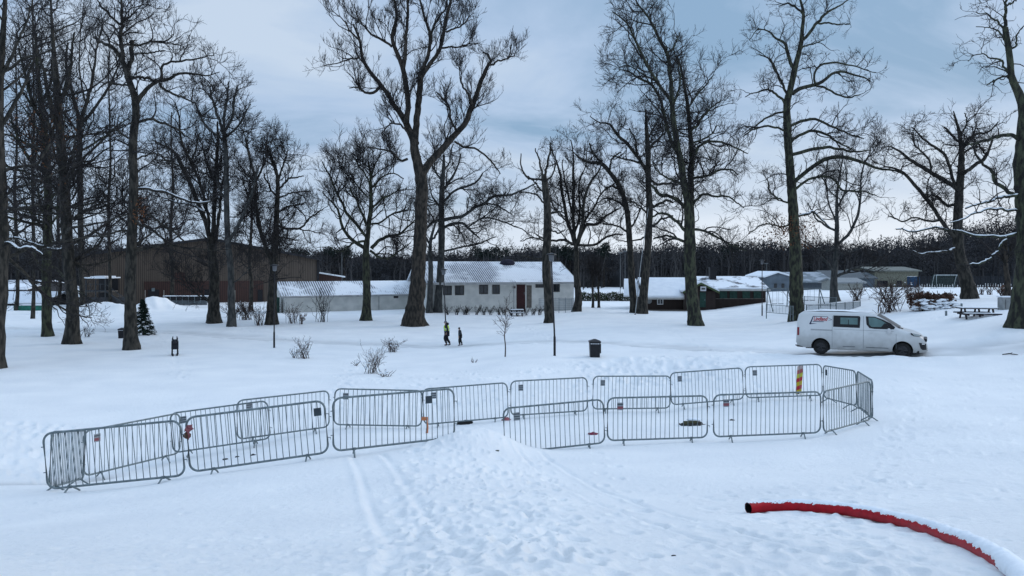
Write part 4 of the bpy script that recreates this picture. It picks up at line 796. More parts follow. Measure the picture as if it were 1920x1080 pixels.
    r2 = r.build('side_roof', stripe_mat('bare_patched_snow_roof', (0.10, 0.10, 0.11), (0.03, 0.03, 0.033), 0.9, 'Y', 0.2, snow=(0.82, 0.85, 0.88), snow_lo=0.40, snow_hi=0.50, snow_scale=0.55), root)
    MB().box(((xa+xr)/2+.1, -.84, zt-.02), (xr-xa+.3, .07, .2)).build('gutter', mat('pale_fascia', (0.45, 0.44, 0.42)), r2)
    # tongue of snow lying along the eave
    pts = [(x, -.62, zt+.13) for x in np.linspace(xa+.3, xr, 14)]; MB().tube(pts, .11, 6).build('eave_snow', M_snow, r2)
    s0, s1 = loc_u(a, ang, 1330, 3), loc_u(a, ang, 1341.5, 3); zt2, zb2 = loc_z(a, ang, s0, 502, z0, 3), loc_z(a, ang, s0, 526, z0, 3)
    MB().box(((s0+s1)/2, 3, (zt2+zb2)/2), (s1-s0, .7, zt2-zb2)).box(((s0+s1)/2, 3, zt2+.03), (s1-s0+.12, .82, .1)).build('chimney', M_black, r2)
    for k, u in enumerate((1349, 1368, 1392, 1413)):
        s0, s1 = loc_u(a, ang, u), loc_u(a, ang, u+14); MB().box(((s0+s1)/2, -.03, loc_z(a, ang, s0, 553, z0)), (s1-s0, .05, .85)).build('shutter', M_green, root)
    MB().box(((xa+xr)/2, -.4, .42), (xr-xa, .8, .1)).build('bench_board', M_wood, root)
    MB().box(((xa+xr)/2, -.05, loc_z(a, ang, 0, 560, z0)), (xr-xa-.4, .05, .07)).build('rail', M_wood, root)
cabin()

# --- big brown sports hall
def hall():
    a0 = P(150, 0, 96)[:2]; b0 = P(597, 0, 110)[:2]; a, Ln, ang = frame_at(a0, b0); z0 = gz(*a0)-.5
    root = thing('sports_hall', (a[0], a[1], z0), 'huge brown timber-clad hall with a shallow gable and red-brown lower panels', 'building', rz=ang)
    zl = loc_z(a, ang, 0, 478, z0); zrr = loc_z(a, ang, Ln, 485, z0); xm = loc_u(a, ang, 392); zm = loc_z(a, ang, xm, 447, z0); dep = 30
    MB().add([(0,0,-1),(Ln,0,-1),(Ln,0,zrr),(xm,0,zm),(0,0,zl),(0,dep,-1),(Ln,dep,-1),(Ln,dep,zrr),(xm,dep,zm),(0,dep,zl)],[(0,1,2,3,4),(9,8,7,6,5),(0,4,9,5),(1,6,7,2)]).build('wall', M_hall, root)
    r = MB()
    for (xx, zz, e_) in ((0, zl, -.5), (Ln, zrr, Ln+.4)):
        z_e = zm+(zz-zm)*(e_-xm)/(xx-xm)
        r.add([(xm,-.5,zm+.12),(e_,-.5,z_e+.12),(e_,dep,z_e+.12),(xm,dep,zm+.12),(xm,-.5,zm-.2),(e_,-.5,z_e-.2),(e_,dep,z_e-.2),(xm,dep,zm-.2)],[(0,1,2,3),(7,6,5,4),(0,4,5,1),(1,5,6,2),(2,6,7,3)])
    rf = r.build('roof', mat('dark_roof_edge', (0.035, 0.035, 0.04), (0.02, 0.02, 0.022)), root)
    def panel(u0, u1, v0, v1, nm, m, th=.08, par=None):
        s0, s1 = loc_u(a, ang, u0), loc_u(a, ang, u1); zt, zb = loc_z(a, ang, s0, v0, z0), loc_z(a, ang, s0, v1, z0)
        return MB().box(((s0+s1)/2, -th/2-.01, (zt+zb)/2), (s1-s0, th, zt-zb)).build(nm, m, par or root)
    panel(270, 494, 528, 585, 'lower_cladding', M_hallr); panel(321, 347, 511, 527.5, 'lower_cladding', M_hallr)
    for u0, u1 in ((277, 298), (383, 396), (483, 492)):
        d = panel(u0, u1, 543, 580, 'door', M_black, .16); 
    panel(284, 290, 540, 546, 'wall_lamp', M_metal, .3)
    for u in (272, 307, 440): 
        s0 = loc_u(a, ang, u); MB().tube([(s0, -.2, -1), (s0, -.2, loc_z(a, ang, s0, 544, z0))], .05, 6).build('downpipe', mat('pale_pipe', (0.35, 0.33, 0.3)), root)
    s0 = loc_u(a, ang, 596); MB().box((s0, -.06, zrr/2-.5), (.35, .12, zrr+.8)).build('corner_board', M_black, root)
    # lean-to on the right
    x0, x1 = Ln+.02, loc_u(a, ang, 641, 3); za, zb = loc_z(a, ang, Ln, 511, z0, 3), loc_z(a, ang, x1, 519, z0, 3)
    MB().add([(x0,3,-1),(x1,3,-1),(x1,3,zb),(x0,3,za),(x0,14,-1),(x1,14,-1),(x1,14,zb),(x0,14,za)],[(0,1,2,3),(7,6,5,4),(1,5,6,2)]).build('annex_wall', M_hallr, root)
    MB().add([(x0,2.6,za),(x1+.4,2.6,zb-.1),(x1+.4,14,zb-.1),(x0,14,za),(x0,2.6,za+.2),(x1+.4,2.6,zb+.1),(x1+.4,14,zb+.1),(x0,14,za+.2)],[(3,2,1,0),(4,5,6,7),(0,1,5,4),(1,2,6,5)]).build('annex_roof', M_snow, root)
hall()

M_dull = mat('dull_dark_steel', (0.055, 0.06, 0.065), (0.035, 0.04, 0.045), 0.7, 6)
def outdoor_stairs():
    base = P(160, 0, 92); z0 = gz(base[0], base[1]); k = 92/F
    root = thing('outdoor_staircase', (base[0], base[1], z0), 'dark roofed landing with railed steps going down right, outside the hall', 'staircase')
    X = lambda u: (u-160)*k; Z = lambda v: EYE-(v-HZ)/F*92-z0
    MB().box((X(178), 1.5, Z(547)), (X(198)-X(160), 3, .15)).build('landing', M_wood, root)
    MB().box((X(179), 1.5, Z(521)), (X(201)-X(158), 3.4, .15)).box((X(183), 1.3, Z(519)), (X(195)-X(170), 2.8, .18)).build('roof', M_snow, root)
    for u in (161, 179, 197): MB().box((X(u), .05, (Z(521)-.1)/2-.3), (.12, .12, Z(521)+.4)).build('post', M_dull, root)
    MB().box((X(178), 3.1, 1.7), (X(198)-X(160), .1, 3.9)).build('back_wall', M_black, root)
    n = 14
    for i in range(n):
        t = (i+.5)/n; MB().box((X(198)+t*(X(240)-X(198)), 1.2, Z(547)-t*(Z(547)-.1)), (.32, 1.6, .05)).build('step', M_wood, root)
    MB().tube([(X(160), 0, Z(547)+.9), (X(198), 0, Z(547)+.9), (X(240), 0, .95)], .04, 6).build('handrail', M_dull, root)
    MB().tube([(X(160), 0, Z(547)+.1), (X(198), 0, Z(547)+.1), (X(240), 0, .12)], .09, 6).build('stringer', M_dull, root)
    for u in (170, 188, 210, 224, 238):
        t = max(0, (u-198)/42); zz = Z(547)*(1-t)+.05; MB().box((X(u), 0, zz+.45), (.05, .05, .95)).build('baluster', M_dull, root)
    MB().box((X(198), .6, .55), (X(240)-X(155), .1, 1.5)).build('screen', mat('grey_boards', (0.09, 0.09, 0.095), (0.05, 0.05, 0.055)), root)
outdoor_stairs()

def low_rack():
    p = P(308, 583, 91); k = 91/F; z0 = gz(p[0], p[1]); root = thing('bicycle_rack', (p[0], p[1], z0+.1), 'long low grey rack with dark slots on the snow before the hall', 'rack')
    Ln = 80*k
    MB().box((Ln/2, 0, .45), (Ln, .12, .55)).build('front_panel', mat('grey_sheet', (0.10, 0.12, 0.13), (0.07, 0.08, 0.09)), root)
    MB().box((Ln/2, .3, .95), (Ln, .5, .5)).build('bay', M_black, root)
    MB().box((Ln/2, .25, 1.24), (Ln+.2, .8, .08)).build('snow_top', M_snow, root)
    for i in range(8): MB().box((Ln*i/7, 0.0, .85), (.06, .14, .8)).build('divider', M_metal, root)
low_rack()

# --- sheds and yard at the far left
def left_yard():
    def shed(u0, u1, v_e, v_b, D, v_r, dep, wm, rm, name, label, cat, parts=()):
        a0 = P(u0, 0, D); b0 = P(u1, 0, D); z0 = EYE-(v_b-HZ)/F*D; root = thing(name, (a0[0], D, z0), label, cat); Ln = b0[0]-a0[0]; ze = EYE-(v_e-HZ)/F*D-z0; zr = EYE-(v_r-HZ)/F*(D+dep/2)-z0
        MB().add([(0,0,-1),(Ln,0,-1),(Ln,dep,-1),(0,dep,-1),(0,0,ze),(Ln,0,ze),(Ln,dep,ze),(0,dep,ze),(0,dep/2,zr-.1),(Ln,dep/2,zr-.1)],[(0,1,5,4),(2,3,7,6),(1,2,6,9,5),(3,0,4,8,7)]).build('wall', wm, root)
        r = MB(); roof_slab(r, -.4, Ln+.4, -.5, ze, dep/2, zr+.2, .2); roof_slab(r, -.4, Ln+.4, dep+.5, ze, dep/2, zr+.2, .2); r.build('roof', rm, root)
        for (a_, b_, c_, d_) in parts: window(root, a_*Ln, b_*Ln, c_*ze, d_*ze, 0, 1)
        return root
    shed(-120, 50, 541, 580, 125, 527, 14, mat('dark_wall', (0.045, 0.05, 0.055), (0.03, 0.03, 0.035)), M_roofm, 'shed', 'dark-walled shed with snowy roof in the back at the far left', 'shed', ((.55, .66, .4, .75), (.72, .83, .4, .75)))
    shed(-60, 82, 566, 600, 98, 549, 8, mat('dark_wall', (0.045, 0.05, 0.055)), M_snow, 'shed', 'low shed with broad snow-covered roof in front of the dark one, far left', 'shed')
    p = P(25, 600, 88); g = p.copy(); k = 88/F
    root = thing('green_container', (p[0], p[1], EYE-(601-HZ)/F*88), 'bright green tarpaulin-covered container at the far left', 'container')
    MB().box((27*k, 1, .85), (54*k, 2, 1.7)).build('body', mat('green_tarpaulin', (0.02, 0.17, 0.12), (0.012, 0.08, 0.06), 0.6, 2.5), root, bevel=.05)
    MB().box((27*k, 1, 1.74), (52*k, 1.9, .06)).build('snow_top', M_snow, root)
    p = P(-40, 607, 80); k = 80/F
    root = thing('concrete_block_wall', (p[0], p[1], EYE-(608-HZ)/F*80), 'low grey concrete block wall topped with snow at the far left', 'wall')
    for i in range(6): MB().box((9*k+i*17*k, 0, .35), (16.4*k, .5, 1.1)).build('block', M_conc, root, bevel=.03)
    MB().box((50*k, 0, .95), (100*k, .55, .1)).build('snow_top', M_snow, root)
    for (u, v, D, w_, h_, lb) in ((8, 598, 86, 1.3, 1.1, 'pale barrel-shaped bin beside the green container'),(100, 598, 88, 1.5, 1.9, 'snowy grey shrub-like heap between the two left trunks')):
        pass
left_yard()

# --- grey houses beyond the cabin
def house(u0, u1, v_e, v_r, D, dep, wm, label, gable=False, rm=None, wins=()):
    a0 = P(u0, 0, D); b0 = P(u1, 0, D); z0 = gz(a0[0], D)-.3; root = thing('grey_house', (a0[0], D, z0), label, 'house'); Ln = b0[0]-a0[0]; ze = EYE-(v_e-HZ)/F*D-z0
    if gable:
        zr = EYE-(v_r-HZ)/F*D-z0; xm = Ln*gable
        MB().add([(0,0,-1),(Ln,0,-1),(Ln,0,ze),(xm,0,zr),(0,0,ze),(0,dep,-1),(Ln,dep,-1),(Ln,dep,ze),(xm,dep,zr),(0,dep,ze)],[(0,1,2,3,4),(9,8,7,6,5),(0,4,9,5),(1,6,7,2)]).build('wall', wm, root)
        r = MB()
        for e_ in (-.5, Ln+.5):
            zz = ze-.1
            r.add([(xm,-.4,zr+.05),(e_,-.4,zz),(e_,dep,zz),(xm,dep,zr+.05),(xm,-.4,zr+.3),(e_,-.4,zz+.25),(e_,dep,zz+.25),(xm,dep,zr+.3)],[(0,1,2,3),(7,6,5,4),(0,4,5,1),(1,5,6,2),(2,6,7,3)])
        r.build('roof', rm or M_snow, root)
    else:
        zr = EYE-(v_r-HZ)/F*(D+dep/2)-z0
        MB().add([(0,0,-1),(Ln,0,-1),(Ln,dep,-1),(0,dep,-1),(0,0,ze),(Ln,0,ze),(Ln,dep,ze),(0,dep,ze),(0,dep/2,zr-.1),(Ln,dep/2,zr-.1)],[(0,1,5,4),(2,3,7,6),(1,2,6,9,5),(3,0,4,8,7)]).build('wall', wm, root)
        r = MB(); roof_slab(r, -.4, Ln+.4, -.5, ze, dep/2, zr+.2, .2); roof_slab(r, -.4, Ln+.4, dep+.5, ze, dep/2, zr+.2, .2); r.build('roof', rm or M_snow, root)
    for (a_, b_, c_, d_) in wins: window(root, a_*Ln, b_*Ln, c_*ze, d_*ze, 0, 1)
    return root
house(1438, 1482, 519, 512, 125, 10, M_bluegrey, 'blue-grey gabled house right of the cabin', .45, wins=((.3,.42,.3,.6),(.62,.74,.3,.6)))
house(1478, 1560, 528, 512, 130, 12, mat('slate_wall', (0.10, 0.12, 0.135), (0.07, 0.085, 0.1)), 'slate-grey house with snow-dusted roof behind the swings', False, mat('slate_roof_snow', (0.32, 0.36, 0.40), (0.16, 0.19, 0.21), 0.8, 0.6, lo=.45, hi=.55))
house(1556, 1640, 521, 509, 140, 10, M_bluegrey, 'long low blue-grey building behind the thin curved tree', False, mat('dark_slate_roof', (0.10, 0.12, 0.13), (0.07, 0.08, 0.09)), wins=((.2,.3,.3,.7),(.5,.6,.3,.7)))
house(1570, 1618, 529, 523, 118, 6, mat('pale_cream', (0.36, 0.36, 0.33), (0.26, 0.27, 0.25)), 'pale cream flat shed in front of the long blue-grey building', False, mat('shed_roof', (0.25, 0.27, 0.28)))
house(1640, 1722, 507, 502, 142, 12, mat('mossy_plaster', (0.22, 0.22, 0.17), (0.13, 0.13, 0.10)), 'flat pale greenish building with a dark doorway behind the round bush', False, mat('flat_roof', (0.18, 0.19, 0.17)), wins=((.05,.3,.1,.45),(.5,.62,.1,.45)))
def blue_tarp():
    p = P(1696, 534, 139); root = thing('blue_container', (p[0], p[1]-1.5, gz(p[0], p[1])), 'small blue container beside the pale greenish building', 'container')
    MB().box((.8, 0, .9), (1.7, 1.2, 2.0)).build('body', mat('blue_sheet', (0.02, 0.06, 0.12), (0.015, 0.035, 0.07)), root, bevel=.05)
    MB().box((.8, 0, 1.93), (1.6, 1.1, .06)).build('snow_top', M_snow, root)
blue_tarp()

# --- woods beyond the field
def woods():
    V = []; Fq = []; nb = 0; tv = []; tq = []; tb = 0
    TR = []
    def sky_row(u):
        return np.interp(u, [-400, 0, 150, 560, 600, 700, 760, 900, 1000, 1080, 1200, 1400, 1480, 1540, 1600, 1660, 1720, 1800, 1900, 2400], [420, 440, 445, 462, 460, 463, 470, 458, 456, 452, 452, 447, 445, 438, 452, 446, 440, 425, 410, 400])
    for i in range(900):
        D = rng.choice([rng.uniform(172, 186), rng.uniform(186, 215), rng.uniform(215, 260)]); u = rng.uniform(-450, 2400)
        if u > 1650: D = rng.uniform(150, 235)
        row = sky_row(u)+(6 if u < 1650 else 0)+9*float(vnoise(np.array([u*.02]), np.array([3.3]))[0])+rng.normal(0, 3.5)+abs(rng.normal(0, 8)); x = (u-960)/F*D; g = gz(x, min(D, 290)); top = EYE-(row-HZ)/F*D-g
        TR.append((x, D, g, max(6, top)))
    for x, y, g, h in TR:
        rad = h*rng.uniform(.24, .38); cz = g+h*rng.uniform(.55, .62)
        # dense twig mass
        ns = 430; q = rng.normal(size=(ns, 3)); q /= np.linalg.norm(q, axis=1)[:, None]; q *= rng.random((ns, 1))**.45
        hh = h*.45
        c = q*np.array([rad, rad, hh])+np.array([x, y, cz])
        d = q*0.5+rng.normal(size=(ns, 3))*.6; d[:, 2] += .2; d /= np.linalg.norm(d, axis=1)[:, None]
        L_ = rng.uniform(.35, .95, (ns, 1)); s = np.cross(d, rng.normal(size=(ns, 3))); s /= np.linalg.norm(s, axis=1)[:, None]; wd = rng.uniform(.05, .17, (ns, 1))
        V.append(np.stack([c-s*wd, c+s*wd, c+d*L_], 1).reshape(-1, 3))
        t = np.array([[x, y, g-1], [x+rng.normal(0, .3), y, g+h*.5], [x+rng.normal(0, .6), y, g+h*.92]]); TR_ = np.array([.24, .17, .04])*rng.uniform(.7, 1.3)
        v, q_ = tubes(t[None], TR_[None], 5, tb); tv.append(v); tq.append(q_); tb += len(v)
    for i in range(330):
        u = rng.uniform(1000, 2350) if i % 3 else rng.uniform(-400, 1000); D = rng.uniform(155, 171); x = (u-960)/F*D; g = gz(x, D); h = (EYE-(sky_row(u)-HZ)/F*D-g)*rng.uniform(.7, 1.0)
        t = np.array([[x, D, g-1], [x+rng.normal(0, .3), D, g+h*.5], [x+rng.normal(0, .8), D, g+h]]); v, q_ = tubes(t[None], np.array([[.13, .09, .03]])*rng.uniform(.7, 1.4), 5, tb); tv.append(v); tq.append(q_); tb += len(v)
        bp_, br_ = spawn(t[None], np.array([[.13, .09, .03]]), 1.2, (.35, 1), 2.2, (.4, 1.1), .15, .08, 4, .02, .03); v, q_ = tubes(bp_, br_, 3, tb); tv.append(v); tq.append(q_); tb += len(v)
    V = np.concatenate(V); tris = np.arange(len(V)).reshape(-1, 3)
    mw = mat('far_woodland_twigs', (0.050, 0.049, 0.052), (0.020, 0.022, 0.026), 0.95, 0.07, 6)  # distance haze is put into the colour as a bluish dark tone
    mwt = mat('far_woodland_trunks', (0.060, 0.058, 0.058), (0.020, 0.020, 0.022), 0.95, 0.2)
    o = np_mesh('woodland_crowns', V, tris, mw, None, False, True); tag(o, kind='stuff', label='mass of bare twigs of the dark wood beyond the field')
    o = np_mesh('woodland_trunks', np.concatenate(tv), np.concatenate(tq), mwt, None); tag(o, kind='stuff', label='many slim trunks of the dark wood beyond the field')
    # dark sheets added to stand in for the shaded inside of the wood
    us = np.linspace(-700, 2700, 200); rows = [(176, 3.2), (188, 4.5), (205, 5.6), (230, 6.4), (262, 7.0)]
    vv = []; ff = []
    for k, (D, hfac) in enumerate(rows):
        for j, u in enumerate(us):
            DD = D+rng.normal(0, 2); x = (u-960)/F*DD; g = gz(x, min(DD, 290)); h = (EYE-(sky_row(u)-HZ)/F*DD-g)*hfac/9.5*rng.uniform(.85, 1.08)
            vv += [(x, DD, g-1), (x, DD+5, g+h*.6), (x+rng.normal(0, .3), DD+9, g+h)]
        b = k*len(us)*3
        for j in range(len(us)-1):
            for m_ in range(2): ff.append((b+j*3+m_, b+j*3+3+m_, b+j*3+4+m_, b+j*3+1+m_))
    o = np_mesh('woodland_shade_sheets', np.array(vv), np.array(ff), mat('wood_shade', (0.028, 0.029, 0.033), (0.014, 0.016, 0.019), 0.95, 0.12, bump=1, bscale=3), None, False); tag(o, kind='stuff', label='dark sheets standing in for the shaded inside of the far wood')
woods()

def pines():
    mp_ = mat('pine_needles', (0.016, 0.026, 0.022), (0.008, 0.014, 0.012), 0.95, 0.5)
    for (u, row, lb) in ((568, 462, 'dark round-topped pine left of the flagpole'), (622, 461, 'dark broad pine above the white wing'), (645, 459, 'mossy green-topped pine beside the fan-shaped tree'), (1045, 455, 'rounded dark pine right of the ivy-clad trunk'), (1068, 457, 'second rounded dark pine right of the ivy-clad trunk'), (1132, 456, 'lone rounded pine between the bare trees before the cabin'), (903, 462, 'squat dark pine above the snowy tiled roof'), (935, 458, 'taller dark pine above the snowy tiled roof'), (1372, 452, 'dark pine above the cabin roof\'s right part')):
        D = 176; x = (u-960)/F*D; g = gz(x, D); h = EYE-(row-HZ)/F*D-g
        root = thing('pine_tree', (x, D, g), lb, 'pine', 'pines in the far wood')
        MB().tube([(0, 0, -1), (.1, 0, h*.5), (0, 0, h*.95)], [.25, .18, .05], 6).build('trunk', M_barkr, root)
        ns = 900; q = rng.normal(size=(ns, 3)); q /= np.linalg.norm(q, axis=1)[:, None]; q *= rng.random((ns, 1))**.4
        cl = rng.normal(size=(9, 3))*np.array([1.0, 1.0, .7]); ci = rng.integers(0, 9, ns)
        c = q*np.array([1.1, 1.1, .8])+cl[ci]+np.array([0, 0, h*.83]); c[:, 2] = np.minimum(c[:, 2], h)
        a = rng.normal(size=(ns, 3))*.22; b = rng.normal(size=(ns, 3))*.22
        np_mesh('crown', np.stack([c, c+a, c+b], 1).reshape(-1, 3), np.arange(ns*3).reshape(-1, 3), mp_, root, False, True)
pines()
# ---------------------------------------------------------------- crowd barriers
G_BAR = 'steel crowd barriers fencing off a patch of snow'
M_tag = mat('faded_red_sticker', (0.25, 0.08, 0.09), (0.16, 0.05, 0.06), 0.6, 9)
M_tagg = mat('grey_sticker', (0.28, 0.30, 0.32), (0.18, 0.19, 0.2), 0.6, 9)
M_tagn = mat('dark_sticker', (0.04, 0.06, 0.07), (0.03, 0.04, 0.05), 0.6, 9)
_bar = {}
def barrier(p0, p1, label, lean=0.0, tags=(), H=1.0, plate=None):
    a = P(*p0); b = P(*p1); e = b-a; Ln = np.linalg.norm(e); e /= Ln
    up = np.array([0, 0, 1.0])-e[2]*e; up /= np.linalg.norm(up); f = np.cross(up, e)
    up = up*math.cos(lean)+f*math.sin(lean); f = np.cross(up, e)
    M = Matrix(((e[0], f[0], up[0], a[0]), (e[1], f[1], up[1], a[1]), (e[2], f[2], up[2], a[2]), (0, 0, 0, 1)))
    root = thing('crowd_barrier', a, label, 'barrier', G_BAR, mtx=M)
    rc = 0.16; pts = []
    for cx, cz, t0 in ((rc, rc, math.pi), (Ln-rc, rc, 1.5*math.pi), (Ln-rc, H-rc, 0), (rc, H-rc, .5*math.pi)):
        for k in range(7):
            t = t0+k/6*math.pi/2; pts.append((cx+rc*math.cos(t), 0, cz+rc*math.sin(t)))
    MB().tube(pts, 0.0205, 8, closed=True).build('frame', M_metal, root, smooth=True)
    n = max(4, int(round((Ln-.16)/.118)))
    if 'bar' not in _bar: 
        src = MB().tube([(0, 0, .012), (0, 0, H-.012)], 0.0075, 6).build('bar', M_metal, root, smooth=True); _bar['bar'] = src; first = True
    else: first = False
    for i in range(n):
        x = .08+(Ln-.16)*(i+.5)/n
        if first and i == 0: src.matrix_local = Matrix.Translation((x, 0, 0)); continue
        if x < rc or x > Ln-rc:
            q = (rc-x if x < rc else x-(Ln-rc)); dz = rc-math.sqrt(max(rc*rc-q*q, 0))
            m = Matrix.Translation((x, 0, dz)) @ Matrix.Diagonal((1, 1, (H-2*dz)/H, 1))
        else: m = Matrix.Translation((x, rng.normal(0, .002), 0)) @ Matrix.Rotation(rng.normal(0, .006), 4, 'Y')
        copy_part(_bar['bar'], root, m)
    for s in (.16, .84):
        x = Ln*s; ft = MB(); ft.tube([(x-.05, -.22, -.13), (x-.045, -.18, -.10), (x-.01, -.04, -.005), (x+.01, .04, -.005), (x+.045, .18, -.10), (x+.05, .22, -.13)], .016, 6)
        ft.tube([(x-.03, 0, 0), (x+.03, 0, 0)], .028, 8); ft.build('foot', M_metal, root, smooth=True)
    for z in (.28, .74): MB().tube([(Ln+.018, 0, z), (Ln+.06, 0, z), (Ln+.06, 0, z-.06)], .009, 6).build('hook', M_metal, root)
    for z in (.30, .76): MB().tube([(-.018, 0, z), (-.05, .0, z)], .009, 6).build('eyelet', M_metal, root)
    for (x, z, w_, h_, m) in tags:
        pl = MB().box((x, -.022, z), (w_, .006, h_)).build('sticker', M_tagg if m != 'n' else M_tagn, root)
        if m == 'r':
            MB().box((x, -.027, z-h_*.18), (w_*.96, .004, h_*.36)).build('red_band', M_tag, pl); MB().box((x, -.027, z+h_*.26), (w_*.96, .004, h_*.12)).build('dark_band', M_tagn, pl)
        elif m == 'g':
            for q in (-.3, 0, .3): MB().box((x, -.027, z+h_*q), (w_*.9, .004, h_*.10)).build('dark_band', M_tagn, pl)
    return root
g_ = [(.30, .80, .15, .18, 'g')]; r_ = [(.30, .80, .15, .18, 'r')]
barrier((90, 917, 13.9), (347, 891, 14.0), 'frontmost barrier at the far left corner, red-and-white sticker showing through its left end', tags=[])
barrier((357, 885, 14.15), (616, 848, 14.8), 'front barrier second from the left, red rags tied at its upper left corner', tags=[(2.33, .80, .14, .15, 'n')])
barrier((625, 846, 14.7), (852, 820, 15.9), 'front barrier just left of the snow heap, tilted, dark green sticker near its right end', lean=.03, tags=[(1.95, .82, .14, .15, 'n')])
barrier((947, 850, 17.2), (1134, 830, 17.8), 'front barrier whose lower left corner is buried in the snow heap', tags=g_)
barrier((1139, 826, 18.2), (1326, 820, 18.6), 'front barrier third from the right, black tarp lying behind its right half', tags=r_)
barrier((1338, 819, 18.4), (1538, 811, 18.8), 'front barrier second from the right, its bars tilting to the left', lean=-.03, tags=r_)
barrier((1544, 811, 18.8), (1633, 786, 20.2), 'front barrier at the right corner, turned away towards the back', tags=[])
barrier((1607, 761, 22.2), (1636, 785, 20.3), 'barrier closing the right end of the pen, seen almost edge-on', lean=.0)
barrier((1545, 745, 24.4), (1606, 761, 22.3), 'back barrier at the right corner, slanting down to the right', tags=[(.25, .8, .15, .18, 'n')])
barrier((1399, 746, 25.0), (1542, 741, 25.0), 'back barrier with the red and yellow marker post behind its right side', tags=g_)
barrier((1259, 759, 24.3), (1394, 748, 24.8), 'back barrier third from the right corner, sloping up to the right', tags=g_)
barrier((1111, 767, 23.6), (1256, 765, 24.2), 'back barrier between the litter bin and the black tarp, nearly level', tags=g_)
barrier((958, 779, 22.6), (1101, 770, 23.3), 'back barrier directly right of the snow heap, in front of the lawn lamp post', tags=g_)
barrier((795, 796, 21.8), (953, 782, 22.4), 'back barrier just left of the snow heap, orange cone strip at its left end', tags=g_)
barrier((626, 796, 21.6), (790, 799, 21.8), 'back barrier seen through the tilted front one, top rail level', tags=g_)
barrier((445, 824, 19.9), (617, 800, 21.4), 'back barrier second of the left slope, overlapping its neighbour', tags=g_)
barrier((325, 849, 19.5), (507, 822, 20.3), 'back barrier on the left slope, right end overlapping the next', tags=g_)
barrier((157, 893, 17.2), (337, 849, 19.4), 'back barrier first from the left corner, red and grey sticker at its left', tags=r_)
barrier((92, 915, 14.1), (157, 896, 16.6), 'barrier closing the left end of the pen, seen at a sharp angle', tags=[])

